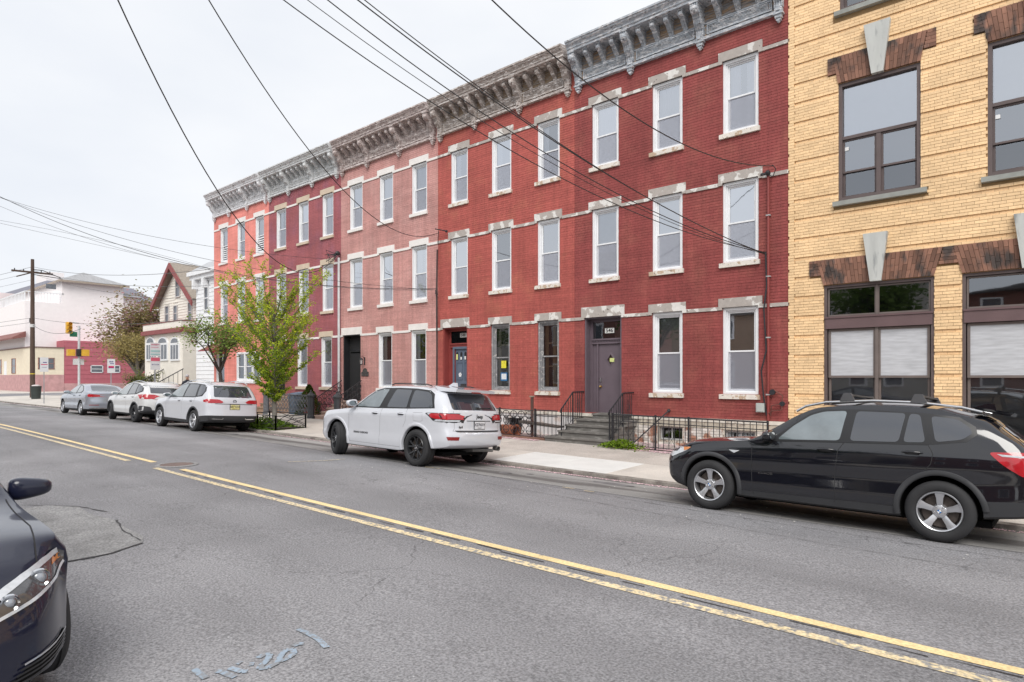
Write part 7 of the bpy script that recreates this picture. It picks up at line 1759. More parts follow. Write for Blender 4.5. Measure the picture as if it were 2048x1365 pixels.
b = MB(); C1.drape(b, pillow([(-.62,1.17),(.62,1.17),(.50,1.50),(-.50,1.50)]), 'rear', .004, .06); b.build('rear_window', m_cglass, bx, smooth=60)
for wx in P['wheels']: C1.flare(bx, m_plast, wx, .36, .415, .06, -12 if wx < 2 else 6, 192)
for wx in P['wheels']:
    for sg in (-1, 1): wheel(bx, 'five', wx, sg*.80, .355, .355, .245, .235, sg, m_rim=m_alloy)
b = MB()
for v in ('L', 'R'):
    C1.ribbon(b, [(1.40,1.04),(1.47,.95),(1.47,.60),(1.50,.30)], v); C1.ribbon(b, [(2.64,1.10),(2.57,.98),(2.54,.70),(2.54,.32)], v); C1.ribbon(b, [(3.54,1.14),(3.60,1.02),(3.58,.9),(3.45,.72)], v); C1.ribbon(b, [(1.5,.36),(3.2,.36)], v, .003)
C1.ribbon(b, [(.25,-.70),(.4,-.4),(.36,0),(.4,.4),(.25,.70)], 'top'); C1.ribbon(b, [(.25,-.70),(1.42,-.80)], 'top'); C1.ribbon(b, [(.25,.70),(1.42,.80)], 'top')
b.build('panel_seam', m_seam, bx)
for v in ('L', 'R'): b = MB(); C1.ribbon(b, [(1.62,1.045),(2.5,1.088),(3.55,1.128)], v, .008, .006); b.build('window_moulding', m_rub, bx)
b = MB()
for v in ('L', 'R'): C1.drape(b, pillow([(.20,.70),(.50,.83),(.56,.88),(.30,.86),(.17,.80)]), v, .006)
C1.drape(b, pillow([(-.78,.72),(-.45,.72),(-.45,.82),(-.74,.84)]), 'front', .006); C1.drape(b, pillow([(.78,.72),(.45,.72),(.45,.82),(.74,.84)]), 'front', .006); hl = b.build('headlight', m_wlens, bx, smooth=60)
b = MB()
for v in ('L', 'R'): C1.drape(b, [(.44,.815),(.51,.84),(.555,.875),(.42,.868)], v, .009)
b.build('turn_signal', m_amber, hl)
for sg in (-.2, .2): 
    b = MB(); C1.drape(b, pillow([(sg-.14,.60),(sg+.14,.60),(sg+.14,.80),(sg-.14,.80)]), 'front', .008); b.build('kidney_grille', m_rub, bx)
for sg in (-1, 1):
    b = MB(); C1.drape(b, pillow([(sg*.50,.88),(sg*.86,.84),(sg*.87,1.03),(sg*.50,1.06)]), 'rear', .007); v = 'L' if sg < 0 else 'R'
    C1.drape(b, pillow([(4.12,1.08),(4.58,1.10),(4.6,.84),(4.44,.82),(4.25,.95)]), v, .007); tl = b.build('tail_light', m_red, bx, smooth=60)
    b = MB(); C1.drape(b, [(4.2,1.065),(4.58,1.05),(4.58,1.035),(4.25,1.04)], v, .010); b.build('reflector_strip', m_wlens, tl)
b = MB(); b.hexa([(3.98,-.56,1.56),(4.30,-.56,1.50),(4.30,.56,1.50),(3.98,.56,1.56),(3.95,-.58,1.60),(4.34,-.58,1.535),(4.34,.58,1.535),(3.95,.58,1.60)]); b.build('rear_spoiler', m_bp, bx)
for sg in (-1, 1):
    b = MB(); b.tube([(1.98,sg*.655,1.47),(2.1,sg*.648,1.545),(2.35,sg*.63,1.605),(2.9,sg*.62,1.640),(3.4,sg*.62,1.632),(3.85,sg*.63,1.585),(4.05,sg*.64,1.535)], .017, 8); b.build('roof_rail', m_chr, bx, smooth=60)
for rx in (2.62, 3.42):
    b = MB(); b.box(rx-.035, rx+.035, -.60, .60, 1.70, 1.722)
    for sg in (-1, 1): b.hexa([(rx-.10,sg*.655,1.625),(rx+.08,sg*.655,1.625),(rx+.08,sg*.59,1.625),(rx-.10,sg*.59,1.625),(rx-.055,sg*.65,1.735),(rx+.03,sg*.65,1.735),(rx+.03,sg*.60,1.735),(rx-.055,sg*.60,1.735)])
    b.build('roof_bar', mat('roof_bar_grey', (.07,.07,.075), .5), bx)
b = MB(); b.prism([(3.9,1.60),(4.14,1.57),(4.12,1.65),(4.05,1.655)], 'y', -.02, .02); b.build('antenna_fin', m_bp, bx)
for sg in (-1, 1): mirror_part(bx, 1.72, sg*.86, 1.12, sg, m_bp)
handle(C1, bx, 2.33, .985, m_bp, .20); handle(C1, bx, 3.29, 1.025, m_bp, .20); handle_cups(C1, bx, 2.33, .985); handle_cups(C1, bx, 3.29, 1.025)
b = MB()
for v in ('L', 'R'): C1.drape(b, [(1.14,.885),(1.30,.885),(1.22,.845)], v, .006)
b.build('side_indicator', m_wlens, bx)
lettering('xDrive28i', .05, Matrix.Translation((1.66, C1.cast('L',1.66,.60)[0].y-.006, .60)) @ Matrix.Rotation(R(90), 4, 'X'), 'door_badge', m_chr, bx)
for i, wx in enumerate(P['wheels']):
    cc = MB(); q = [(math.cos(t), math.sin(t)) for t in np.linspace(0, 2*math.pi, 21)[:-1]]
    yv = -.80-.1225+.045-.0275
    cc.add([(wx+.027*u, yv, .355+.027*v) for u, v in q], [tuple(range(20))[::-1]]); o = cc.build('wheel_emblem', mat('emblem_ring', (.5,.5,.52), .2, metal=.8), bx)
    for k_ in range(4):
        cc = MB(); a0 = k_*math.pi/2; cc.add([(wx, yv-.0015, .355)]+[(wx+.021*math.cos(a0+t), yv-.0015, .355+.021*math.sin(a0+t)) for t in np.linspace(0, math.pi/2, 7)], [tuple(range(8))[::-1]]); cc.build('emblem_quadrant', mat('emblem_blue', (.02,.15,.42), .3) if k_ % 2 else mat('emblem_white', (.8,.8,.8), .3), o)
# underbody
def underbody(par, P, ex=True):
    b = MB(); b.box(.5, P['L']-.5, -.6, .6, P['bot'][2][1]-.03, P['bot'][2][1]+.05)
    for wx in P['wheels']: b.tube([(wx,-.75,P['wr']),(wx,.75,P['wr'])], .05, 8)
    b.build('chassis', m_well, par)
underbody(bx, P)

# ---------------- white SUV with black wheels
P = dict(L=4.82, W=.955, round=.10, crown=.07,
  top=[(0,.92),(.1,1.02),(.35,1.085),(.9,1.145),(1.35,1.185),(1.45,1.20),(1.75,1.40),(2.1,1.60),(2.35,1.69),(2.75,1.735),(3.3,1.745),(3.8,1.73),(4.3,1.68),(4.6,1.64),(4.82,1.60)],
  belt=[(0,.88),(.3,1.0),(.9,1.07),(1.4,1.12),(2.5,1.165),(3.5,1.20),(4.82,1.20)],
  bot=[(0,.34),(.4,.29),(1.4,.27),(3.2,.27),(3.9,.33),(4.82,.42)], clad=[(0,.40),(.4,.35),(1.3,.32),(3.2,.32),(3.9,.38),(4.82,.46)],
  plan=[(0,.88),(.2,.95),(.6,.985),(1.2,.99),(2.4,1),(3.6,1),(4.3,.985),(4.6,.96),(4.82,.92)],
  side=[(0,.96),(.10,.97),(.18,.985),(.33,.995),(.345,.972),(.6,.985),(.74,.985),(.76,1.0),(.92,.99),(1,.95)], tumble=.34, front=[(.35,.08),(.5,.0),(1.0,.02),(1.15,.10)],
  rear=[(.4,-.10),(.5,-.02),(.60,0),(.76,-.01),(.80,-.06),(1.0,-.08),(1.2,-.12),(1.3,-.20),(1.5,-.36),(1.66,-.46)],
  fbulge=.20, rbulge=.20, fdist=.6, rdist=1.1, wheels=(.90,3.815), wr=.386, ra=.455)
C2 = Car(P); jx = place_car('parked_car', 0, 0, 0, 'white boxy SUV with black alloy wheels and turned front wheels before the red houses', 'car'); put(jx, -14.14, 9.72, P)
m_wp = paint('white_paint', (.60,.615,.66), .22)
C2.body(jx, m_wp, paint('white_sill_paint', (.60,.615,.66), .22))
panes = [pillow([(1.66,1.175),(1.95,1.38),(2.22,1.535),(2.42,1.585),(2.68,1.60),(2.50,1.19)]), pillow([(2.92,1.605),(3.46,1.60),(3.44,1.215),(2.76,1.205)]), pillow([(3.55,1.60),(3.98,1.57),(4.10,1.51),(4.24,1.25),(3.53,1.22)])]
side_glass(C2, jx, panes, [(1.58,1.155),(1.92,1.40),(2.2,1.565),(2.45,1.625),(3.0,1.64),(3.6,1.635),(4.02,1.605),(4.16,1.53),(4.29,1.235),(3.5,1.195),(2.5,1.165)], [m_cglassl, m_cglass, m_cglass])
b = MB(); C2.drape(b, pillow([(1.5,-.66),(2.2,-.55),(2.24,0),(2.2,.55),(1.5,.66),(1.42,0)]), 'top', .004, .08); b.build('windshield', m_cglass, jx, smooth=60)
b = MB(); C2.drape(b, pillow([(-.67,1.22),(.67,1.22),(.60,1.55),(-.60,1.55)]), 'rear', .005, .06); rw = b.build('rear_window', m_cglass, jx, smooth=60)
h0, n0 = C2.cast('rear', .05, 1.27); h1, _ = C2.cast('rear', .42, 1.29)
b = MB(); b.tube([(h0.x+.03,.02,1.26),(h1.x+.03,.45,1.28)], .012, 6); b.box(h0.x-.01,h0.x+.04,-.03,.04,1.24,1.29); b.build('rear_wiper', m_rub, rw)
for wx in P['wheels']: C2.flare(jx, m_wp, wx, .39, .455, .065, -10 if wx < 2 else 3, 190, th=.022)
for i, wx in enumerate(P['wheels']):
    for sg in (-1, 1): wheel(jx, 'ten', wx, sg*.815, .386, .386, .265, .262, sg, m_rim=m_alloyd, steer=-20 if i == 0 else 0)
b = MB()
for v in ('L', 'R'):
    C2.ribbon(b, [(1.50,1.15),(1.40,1.05),(1.38,.55),(1.46,.36)], v, .003); C2.ribbon(b, [(2.62,1.19),(2.58,.9),(2.58,.36)], v, .003); C2.ribbon(b, [(3.48,1.21),(3.46,.95),(3.38,.8)], v, .003); C2.ribbon(b, [(1.45,.365),(3.3,.365)], v, .003)
    C2.ribbon(b, [(3.70,1.12),(3.98,1.13),(4.0,.97),(3.95,.95),(3.72,.95),(3.70,1.12)], v, .0025)
C2.ribbon(b, [(-.66,1.2),(-.66,.84),(-.70,.78),(.70,.78),(.66,.84),(.66,1.2)], 'rear', .003)
b.build('panel_seam', mat('panel_gap_light', (.18,.18,.19), .8, var=0), jx)
b = MB(); b.hexa([(4.12,-.63,1.60),(4.60,-.59,1.59),(4.60,.59,1.59),(4.12,.63,1.60),(3.98,-.62,1.708),(4.62,-.58,1.65),(4.62,.58,1.65),(3.98,.62,1.708)]); sp = b.build('rear_spoiler', m_wp, jx)
MB().box(4.60, 4.626, -.13, .13, 1.582, 1.603).build('brake_light', m_redd, sp)
for sg in (-1, 1):
    v = 'L' if sg < 0 else 'R'
    b = MB(); C2.drape(b, pillow([(sg*.50,.97),(sg*.92,.96),(sg*.94,1.145),(sg*.58,1.15),(sg*.47,1.09)]), 'rear', .004); C2.drape(b, pillow([(4.42,1.15),(4.82,1.15),(4.82,.955),(4.56,.955)]), v, .004); bz = b.build('tail_light', m_rub, jx, smooth=60)
    b = MB(); C2.drape(b, pillow([(sg*.52,1.03),(sg*.70,1.02),(sg*.70,1.135),(sg*.60,1.14),(sg*.49,1.09)]), 'rear', .009); C2.drape(b, pillow([(sg*.72,1.02),(sg*.93,1.02),(sg*.93,1.135),(sg*.72,1.135)]), 'rear', .009); C2.drape(b, pillow([(4.46,1.135),(4.82,1.135),(4.82,1.02),(4.55,1.02)]), v, .009); b.build('red_lens', m_red, bz, smooth=60)
    b = MB(); C2.drape(b, [(sg*.54,.98),(sg*.90,.975),(sg*.90,1.005),(sg*.52,1.01)], 'rear', .010); b.build('reversing_lens', m_wlens, bz)
    b = MB(); C2.drape(b, [(sg*.60,.60),(sg*.82,.60),(sg*.84,.67),(sg*.58,.67)], 'rear', .005); b.build('reflector', m_redd, jx)
b = MB(); C2.drape(b, pillow([(-.62,.765),(.62,.765),(.66,.80),(-.66,.80)]), 'rear', .012); b.build('bumper_step', m_plast, jx)
b = MB(); C2.ribbon(b, [(-.36,1.00),(.36,1.00)], 'rear', .008, .006); b.build('tailgate_recess', mat('recess_grey', (.12,.12,.13), .6), jx)
h, _ = C2.cast('rear', .02, 1.09)
lettering('Jeep', .115, M_plusx(h.x+.008, .02, 1.09), 'tailgate_badge', m_rub, jx, bold=True)
h, _ = C2.cast('rear', -.5, .86); lettering('4x4', .075, M_plusx(h.x+.008, -.52, .87), 'tailgate_badge', m_rub, jx, bold=True)
h, _ = C2.cast('L', 1.9, .60); lettering('GRAND CHEROKEE', .062, Matrix.Translation((1.88, h.y-.006, .585)) @ Matrix.Rotation(R(90), 4, 'X'), 'door_badge', m_rub, jx, bold=True)
plate(C2, jx, 'X27KKV', 0, .91, m_pl_w, m_pl_t, 'NEW JERSEY')
for sg in (-1, 1): mirror_part(jx, 1.60, sg*.90, 1.25, sg, m_wp, sc=1.1)
handle(C2, jx, 2.30, 1.06, m_wp, .2); handle(C2, jx, 3.2, 1.08, m_wp, .2); handle_cups(C2, jx, 2.30, 1.06); handle_cups(C2, jx, 3.2, 1.08)
b = MB(); b.prism([(3.78,1.73),(4.02,1.715),(4.0,1.80),(3.93,1.805)], 'y', -.03, .03); b.build('antenna_fin', m_wp, jx)
for sg in (-1, 1): MB().tube([(2.6,sg*.66,1.70),(2.7,sg*.655,1.735),(3.8,sg*.66,1.735),(3.95,sg*.665,1.70)], .014, 6).build('roof_rail', m_rub, jx, smooth=60)
b = MB(); b.tube([(3.9,.05,.30),(4.5,.1,.36),(4.66,.55,.36)], .035, 8); b.lathe([(.05,0),(.05,.14)], (4.60,.66,.40), 'x', 12); b.build('exhaust', mat('exhaust_steel', (.25,.24,.23), .5, metal=.6), jx)
underbody(jx, P)

# ---------------- white SUV with grey cladding (third in row)
P = dict(L=4.70, W=.92, round=.09,
  top=[(0,.84),(.12,.93),(.4,1.0),(.9,1.06),(1.35,1.10),(1.5,1.13),(1.85,1.33),(2.2,1.53),(2.5,1.62),(3.0,1.66),(3.6,1.66),(4.2,1.62),(4.5,1.58),(4.7,1.54)],
  belt=[(0,.78),(.3,.90),(.9,1.0),(1.4,1.05),(2.5,1.09),(3.5,1.12),(4.7,1.13)],
  bot=[(0,.30),(.4,.25),(1.3,.23),(3.3,.23),(4.0,.28),(4.7,.34)], clad=[(0,.46),(.3,.42),(1.3,.36),(3.2,.36),(4.0,.50),(4.7,.56)],
  plan=[(0,.86),(.25,.95),(.6,.985),(1.2,.995),(3.6,1),(4.2,.985),(4.5,.96),(4.7,.93)],
  side=SIDE_SUV, tumble=.33, front=[(.3,.08),(.5,0),(.8,.03),(.95,.1)], rear=[(.3,-.08),(.5,0),(.75,-.03),(1.0,-.06),(1.12,-.10),(1.3,-.22),(1.5,-.36),(1.62,-.42)],
  fbulge=.2, rbulge=.15, fdist=.7, rdist=1.0, wheels=(.87,3.66), wr=.35, ra=.41)
C3 = Car(P); vx = place_car('parked_car', 0, 0, 0, 'white SUV with dark grey lower cladding and yellow plate, behind the young street tree guard', 'car'); put(vx, -25.25, 9.82, P)
def generic_car(C, vx, mpnt, mclad, panes, surround, glassm, ws, rwin, seams, wkind, wm, tails, handles, mirror_at, wrad, rimr, flare_m, badge=None, tyw=.235, rail=None, steer=0):
    P = C.P; C.body(vx, mpnt, mclad)
    side_glass(C, vx, panes, surround, glassm)
    b = MB(); C.drape(b, pillow(ws), 'top', .004, .08); b.build('windshield', m_cglass, vx, smooth=60)
    b = MB(); C.drape(b, pillow(rwin), 'rear' if rwin[0][1] > .5 or rwin[1][1] > .5 else 'top', .004, .06); b.build('rear_window', m_cglass, vx, smooth=60)
    if flare_m:
        for wx in P['wheels']: C.flare(vx, flare_m, wx, P['wr']+.005, P['ra'], .055, -10 if wx < 2 else 6, 190)
    for i, wx in enumerate(P['wheels']):
        for sg in (-1, 1): wheel(vx, wkind, wx, sg*(P['W']-.135), P['wr'], P['wr'], tyw, rimr, sg, m_rim=wm, steer=steer if i == 0 else 0)
    b = MB()
    for ln in seams:
        for v in ('L', 'R'): C.ribbon(b, ln, v, .0035)
    b.build('panel_seam', mat('panel_gap_light', (.18,.18,.19), .8, var=0), vx)
    for sg in (-1, 1):
        v = 'L' if sg < 0 else 'R'
        b = MB(); C.drape(b, pillow([(sg*q[0], q[1]) for q in tails[0]]), 'rear', .006); C.drape(b, pillow(tails[1]), v, .006); b.build('tail_light', m_red, vx, smooth=60)
    for hx, hz in handles: handle(C, vx, hx, hz, mpnt, .19); handle_cups(C, vx, hx, hz)
    for sg in (-1, 1): mirror_part(vx, mirror_at[0], sg*mirror_at[1], mirror_at[2], sg, mpnt)
    if rail:
        for sg in (-1, 1): MB().tube([(q[0], sg*q[1], q[2]) for q in rail], .015, 6).build('roof_rail', m_chr, vx, smooth=60)
    # head lights
    b = MB()
    for v in ('L', 'R'): C.drape(b, pillow([(.15,P['top'][0][1]-.14),(.5,P['top'][0][1]-.04),(.52,P['top'][0][1]+.02),(.2,P['top'][0][1]-.02)]), v, .006)
    for sg in (-1, 1): C.drape(b, pillow([(sg*.45,P['top'][0][1]-.16),(sg*.75,P['top'][0][1]-.15),(sg*.74,P['top'][0][1]-.04),(sg*.45,P['top'][0][1]-.07)]), 'front', .006)
    b.build('headlight', m_wlens, vx); underbody(vx, P)
m_wp2 = paint('pearl_white_paint', (.63,.635,.64), .25)
generic_car(C3, vx, m_wp, m_plast, [pillow([(1.70,1.09),(2.05,1.33),(2.35,1.48),(2.62,1.53),(2.88,1.54),(2.74,1.11)]), pillow([(2.98,1.54),(3.70,1.535),(3.72,1.14),(2.84,1.12)]), pillow([(3.82,1.53),(4.12,1.50),(4.22,1.32),(4.12,1.20),(3.84,1.15)])],
  [(1.60,1.065),(2.0,1.34),(2.35,1.51),(2.65,1.565),(3.4,1.575),(4.14,1.535),(4.28,1.33),(4.16,1.16),(3.6,1.105),(2.6,1.085)], [m_cglassl, m_cglass, m_cglass],
  [(1.5,-.62),(2.3,-.52),(2.34,0),(2.3,.52),(1.5,.62),(1.45,0)], [(-.64,1.15),(.64,1.15),(.56,1.52),(-.56,1.52)],
  [[(1.46,1.06),(1.42,.9),(1.46,.4)], [(2.78,1.1),(2.75,.9),(2.75,.4)], [(3.72,1.12),(3.68,.95),(3.5,.75)]], 'fivey', m_alloy,
  ([(.42,.96),(.86,.95),(.88,1.06),(.50,1.08),(.36,1.0)], [(4.30,.98),(4.68,1.0),(4.68,1.08),(4.42,1.08)]), [(2.45,.98),(3.38,1.0)], (1.68,.87,1.14), .35, .235, m_plast, rail=[(2.2,.60,1.55),(2.4,.60,1.63),(3.2,.595,1.70),(4.0,.60,1.66),(4.2,.60,1.60)])
plate(C3, vx, 'G57 KCF', 0, .84, m_pl_y, m_pl_t, 'GARDEN STATE')
h, _ = C3.cast('rear', 0, 1.02); b = MB(); b.lathe([(.045,0),(.055,.006),(.062,0)], (h.x+.004,0,1.02), 'x', 20); b.tube([(h.x+.008,-.032,1.05),(h.x+.008,-.012,.985),(h.x+.008,0,1.02),(h.x+.008,.012,.985),(h.x+.008,.032,1.05)], .004, 4); b.build('tailgate_emblem', m_plast, vx)
b = MB(); C3.ribbon(b, [(-.62,.935),(.62,.935)], 'rear', .008, .006); b.build('tailgate_recess', m_plast, vx)
for sg in (-1, 1): b = MB(); C3.ribbon(b, [(sg*.70,.45),(sg*.40,.44),(sg*.36,.47)], 'rear', .012, .008); b.build('exhaust_trim', m_chr, vx)

# ---------------- white crossover (fourth)
P = dict(L=4.48, W=.89, round=.10,
  top=[(0,.78),(.12,.88),(.4,.95),(.9,1.02),(1.2,1.06),(1.35,1.09),(1.75,1.33),(2.1,1.51),(2.4,1.57),(3.0,1.59),(3.5,1.57),(4.0,1.50),(4.3,1.44),(4.48,1.40)],
  belt=[(0,.74),(.3,.86),(.9,.96),(1.4,1.0),(2.5,1.04),(3.5,1.09),(4.48,1.12)],
  bot=[(0,.30),(.4,.26),(1.3,.25),(3.2,.25),(3.9,.30),(4.48,.38)], clad=[(0,.40),(.4,.36),(1.3,.34),(3.2,.34),(3.9,.40),(4.48,.50)],
  plan=[(0,.84),(.25,.94),(.6,.985),(1.2,.995),(3.5,1),(4.0,.98),(4.3,.94),(4.48,.90)],
  side=SIDE_SUV, tumble=.40, front=[(.3,.08),(.5,0),(.8,.03),(.95,.1)], rear=[(.3,-.10),(.5,-.01),(.7,0),(.95,-.05),(1.1,-.10),(1.3,-.32),(1.5,-.52)],
  fbulge=.2, rbulge=.18, fdist=.7, rdist=1.1, wheels=(.86,3.50), wr=.34, ra=.40)
C4 = Car(P); sx = place_car('parked_car', 0, 0, 0, 'pearl white crossover with black wheel arches between the silver sedan and the white SUV', 'car'); put(sx, -30.55, 9.86, P)
generic_car(C4, sx, m_wp2, m_plast, [pillow([(1.60,1.04),(1.95,1.27),(2.25,1.42),(2.6,1.48),(2.72,1.48),(2.62,1.06)]), pillow([(2.82,1.48),(3.40,1.46),(3.46,1.10),(2.72,1.07)]), pillow([(3.50,1.45),(3.78,1.40),(3.98,1.22),(3.56,1.11)])],
  [(1.50,1.02),(1.92,1.29),(2.25,1.455),(2.6,1.51),(3.3,1.50),(3.82,1.43),(4.08,1.2),(3.6,1.08),(2.6,1.04)], [m_cglassl, m_cglass, m_cglass],
  [(1.4,-.58),(2.2,-.50),(2.24,0),(2.2,.50),(1.4,.58),(1.35,0)], [(-.60,1.14),(.60,1.14),(.52,1.42),(-.52,1.42)],
  [[(1.40,1.02),(1.38,.9),(1.40,.4)], [(2.66,1.05),(2.62,.9),(2.62,.4)], [(3.48,1.08),(3.42,.9),(3.3,.75)]], 'fivey', m_alloyd,
  ([(.58,.92),(.86,.90),(.86,1.08),(.60,1.08)], [(4.10,1.0),(4.45,.90),(4.45,1.08),(4.2,1.10)]), [(2.36,.95),(3.22,.98)], (1.56,.84,1.08), .34, .225, m_plast, rail=[(2.2,.58,1.49),(2.4,.58,1.56),(3.0,.575,1.61),(3.6,.58,1.57),(3.75,.58,1.51)], steer=-12)
b = MB()
for sg in (-1, 1): C4.drape(b, pillow([(sg*.52,.46),(sg*.86,.46),(sg*.86,.66),(sg*.60,.62)]), 'rear', .007)
b.build('bumper_vent', m_plast, sx)
b = MB(); b.box(4.22, 4.50, -.15, .15, .84, .86); h, _ = C4.cast('rear', 0, .9); b.box(h.x, h.x+.012, -.16, .16, .83, .97); b.build('licence_plate', m_pl_w, sx)

# ---------------- silver sedan (farthest)
P = dict(L=4.70, W=.90, round=.09,
  top=[(0,.72),(.12,.80),(.5,.88),(1.0,.94),(1.35,.98),(1.5,1.02),(1.95,1.27),(2.3,1.41),(2.7,1.46),(3.1,1.45),(3.5,1.38),(3.9,1.22),(4.2,1.12),(4.5,1.10),(4.7,1.07)],
  belt=[(0,.68),(.3,.80),(.9,.90),(1.4,.93),(2.5,.965),(3.5,1.0),(4.2,1.03),(4.7,1.02)],
  bot=[(0,.24),(.4,.20),(1.3,.19),(3.3,.19),(4.0,.22),(4.7,.28)], clad=[(0,.27),(4.7,.31)],
  plan=[(0,.84),(.25,.94),(.6,.985),(1.2,.995),(3.6,1),(4.2,.98),(4.5,.95),(4.7,.91)],
  side=SIDE_SUV, tumble=.45, front=[(.3,.06),(.5,0),(.8,.06)], rear=[(.2,-.08),(.45,-.01),(.6,0),(.8,-.03),(.98,-.03),(1.1,-.02)],
  fbulge=.2, rbulge=.17, fdist=.7, rdist=.6, wheels=(.88,3.57), wr=.325, ra=.375)
C5 = Car(P); dx = place_car('parked_car', 0, 0, 0, 'silver grey sedan at the far front of the parked row', 'car'); put(dx, -37.25, 9.88, P)
m_sp = paint('silver_paint', (.40,.43,.49), .25, metal=.5)
generic_car(C5, dx, m_sp, m_plast, [pillow([(1.65,.99),(2.05,1.22),(2.4,1.34),(2.85,1.375),(2.80,1.0)]), pillow([(2.95,1.37),(3.35,1.29),(3.68,1.14),(3.5,1.04),(2.90,1.005)])],
  [(1.55,.965),(2.0,1.24),(2.4,1.37),(2.85,1.40),(3.35,1.325),(3.80,1.12),(3.6,1.01),(2.6,.97)], [m_cglassl, m_cglassl],
  [(1.55,-.56),(2.25,-.50),(2.3,0),(2.25,.50),(1.55,.56),(1.5,0)], [(3.45,-.50),(4.08,-.60),(4.12,0),(4.08,.60),(3.45,.50),(3.42,0)],
  [[(1.46,.94),(1.42,.8),(1.46,.3)], [(2.84,.98),(2.82,.8),(2.82,.3)], [(3.62,1.0),(3.52,.85),(3.4,.7)]], 'thin', m_alloy,
  ([(.42,.86),(.84,.84),(.84,.95),(.44,.96)], [(4.35,.90),(4.68,.86),(4.68,.96),(4.42,.98)]), [(2.5,.88),(3.34,.90)], (1.68,.83,1.02), .325, .22, None, tyw=.215)
b = MB()
for sg in (-1, 1): C5.drape(b, [(sg*.45,.48),(sg*.8,.47),(sg*.8,.50),(sg*.45,.51)], 'rear', .006)
b.build('reflector', m_redd, dx)
b = MB(); C5.ribbon(b, [(-.8,.36),(.8,.36)], 'rear', .018, .008); b.build('bumper_trim', m_chr, dx)

# ---------------- dark blue car at the lower left, nose towards the camera
P = dict(L=4.85, W=.93, round=.10, crown=.045,
  top=[(0,.78),(.1,.86),(.35,.92),(.8,.975),(1.3,.99),(1.6,1.02),(1.75,1.06),(2.2,1.28),(2.6,1.42),(3.0,1.46),(3.4,1.44),(3.9,1.30),(4.3,1.16),(4.6,1.12),(4.85,1.08)],
  belt=[(0,.74),(.15,.82),(.4,.875),(.9,.92),(1.5,.94),(2.6,.98),(3.6,1.01),(4.85,1.03)],
  bot=[(0,.22),(.4,.19),(1.3,.19),(3.4,.19),(4.1,.22),(4.85,.28)], clad=[(0,.25),(4.85,.3)],
  plan=[(0,.80),(.15,.89),(.35,.95),(.7,.985),(1.2,.995),(3.6,1),(4.3,.98),(4.85,.9)],
  side=[(0,.955),(.10,.975),(.30,.995),(.45,.985),(.62,.985),(.80,1.0),(.90,.985),(1,.93)], tumble=.45, front=[(.2,.05),(.30,.0),(.5,.0),(.6,.03),(.7,.09),(.78,.16)], rear=[(.2,-.08),(.45,-.01),(.6,0),(.98,-.03)],
  fbulge=.46, rbulge=.17, fdist=.75, rdist=.6, wheels=(.95,3.78), wr=.34, ra=.39)
C6 = Car(P); fxc = place_car('parked_car', 0, 0, 0, 'dark blue sedan cut off at the lower left corner, showing headlight and wing mirror', 'car', rz=math.pi)
fxc.location = (-3.98, .27, .07); fxc.rotation_euler = (0, 0, math.pi)
m_db = paint('dark_blue_paint', (.010,.012,.030), .3, metal=0, coat=.75)
C6.body(fxc, m_db, m_rub)
side_glass(C6, fxc, [pillow([(1.95,1.0),(2.3,1.22),(2.65,1.34),(3.05,1.37),(3.0,1.01)]), pillow([(3.15,1.36),(3.6,1.27),(3.95,1.12),(3.8,1.04),(3.1,1.02)])], [(1.85,.975),(2.25,1.24),(2.62,1.37),(3.1,1.40),(3.6,1.31),(4.08,1.11),(3.9,1.01),(2.8,.98)], [m_cglass, m_cglass])
b = MB(); C6.drape(b, pillow([(1.78,-.60),(2.5,-.50),(2.56,0),(2.5,.50),(1.78,.60),(1.7,0)]), 'top', .004, .08); b.build('windshield', m_cglass, fxc, smooth=60)
for wx in P['wheels']:
    for sg in (-1, 1): wheel(fxc, 'thin2' if False else 'thin', wx, sg*.80, .34, .34, .225, .24, sg, m_rim=m_alloy)
b = MB(); C6.ribbon(b, [(.16,-.52),(.20,-.3),(.18,0),(.20,.3),(.16,.52)], 'top', .004); C6.ribbon(b, [(.16,-.52),(.42,-.70),(.9,-.77),(1.7,-.80)], 'top', .004); C6.ribbon(b, [(.16,.52),(.42,.70),(.9,.77),(1.7,.80)], 'top', .004)
C6.both(lambda v: C6.ribbon(b, [(1.58,.94),(1.52,.8),(1.55,.3)], v)); b.build('panel_seam', m_seam, fxc)
m_hl_dark = mat('headlight_inner', (.05,.05,.055), .2, var=.2, nscale=20, spec=.8, coat=1)
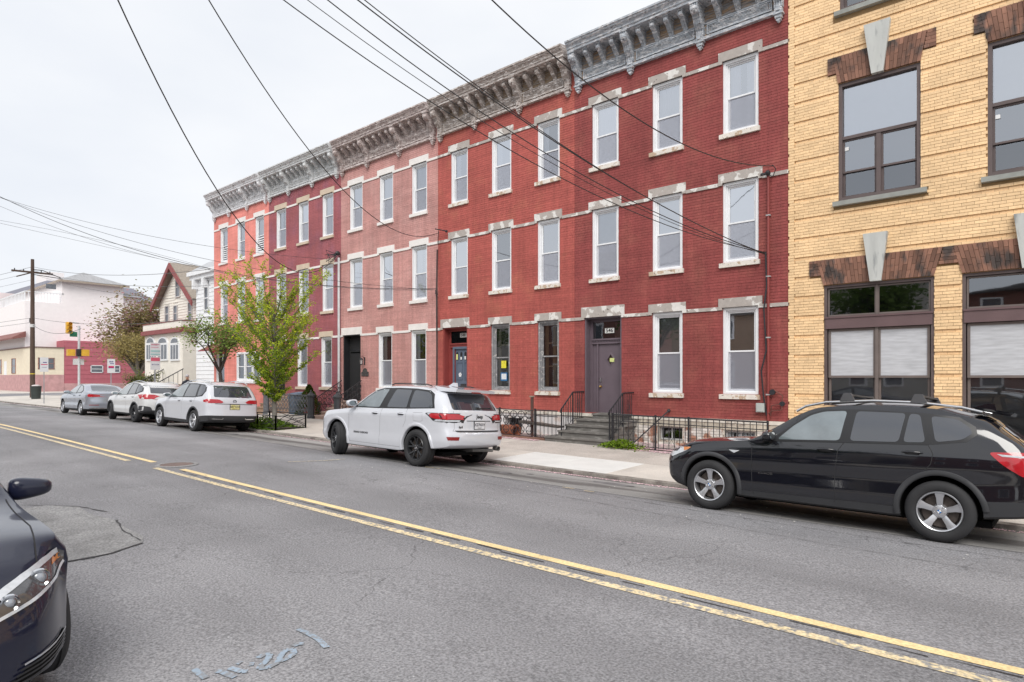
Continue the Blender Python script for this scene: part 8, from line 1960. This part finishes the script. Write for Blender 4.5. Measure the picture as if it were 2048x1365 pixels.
for sg in (-1, 1):
    b = MB(); pol = [(q[0]*sg, q[1]+.10) for q in ((.40,.515),(.62,.555),(.80,.60),(.88,.655),(.885,.71),(.84,.735),(.70,.70),(.52,.645),(.40,.595))]
    C6.drape(b, pol, 'front', .004, .03); hl = b.build('headlight', m_hl_dark, fxc, smooth=60)
    b = MB(); C6.ribbon(b, [(sg*.40,.692),(sg*.52,.740),(sg*.70,.795),(sg*.84,.828)], 'front', .016, .010, .03); C6.ribbon(b, [(sg*.42,.618),(sg*.62,.658),(sg*.80,.702),(sg*.875,.755)], 'front', .008, .010, .03); b.build('light_strip', m_wlens, hl, smooth=60)
    for (yy, zz, rr) in ((.70,.742,.038),(.53,.69,.031)):
        h, n = C6.cast('front', sg*yy, zz); b = MB(); b.sphere((h.x+.005, sg*yy, zz), (.03, rr, rr), 14, 10); lo = b.build('projector_lens', mat('projector_glass', (.30,.32,.36), .05, spec=1, coat=1, var=.1), hl, smooth=80)
        b = MB(); b.lathe([(rr+.002,-.02),(rr+.012,-.028),(rr+.016,-.01)], (h.x+.005, sg*yy, zz), 'x', 20); b.build('lens_ring', m_chr, hl, smooth=60)
    b = MB(); C6.drape(b, [(sg*.79,.765),(sg*.865,.78),(sg*.86,.81),(sg*.80,.80)], 'front', .006, .02); b.build('side_marker', m_amber, hl)
    # lower intake with slats
    b = MB(); C6.drape(b, pillow([(sg*.50,.27),(sg*.84,.29),(sg*.86,.40),(sg*.62,.36)]), 'front', .003, .03); it = b.build('bumper_intake', m_well, fxc)
    for q in (.29, .312, .334, .356, .378):
        b = MB(); C6.ribbon(b, [(sg*(.48+(q-.27)*.9),q-.01),(sg*.66,q),(sg*.85,q+.012)], 'front', .005, .012, .04); b.build('slat', m_chr if q > .37 else m_rub, it)
    mirror_part(fxc, 1.98, sg*.88, 1.03, sg, m_db, sc=1.1)
b = MB(); C6.drape(b, pillow([(-.36,.30),(.36,.30),(.42,.46),(-.42,.46)]), 'front', .004); C6.drape(b, pillow([(-.34,.50),(.34,.50),(.36,.60),(-.36,.60)]), 'front', .004); b.build('grille', m_rub, fxc)
underbody(fxc, P)
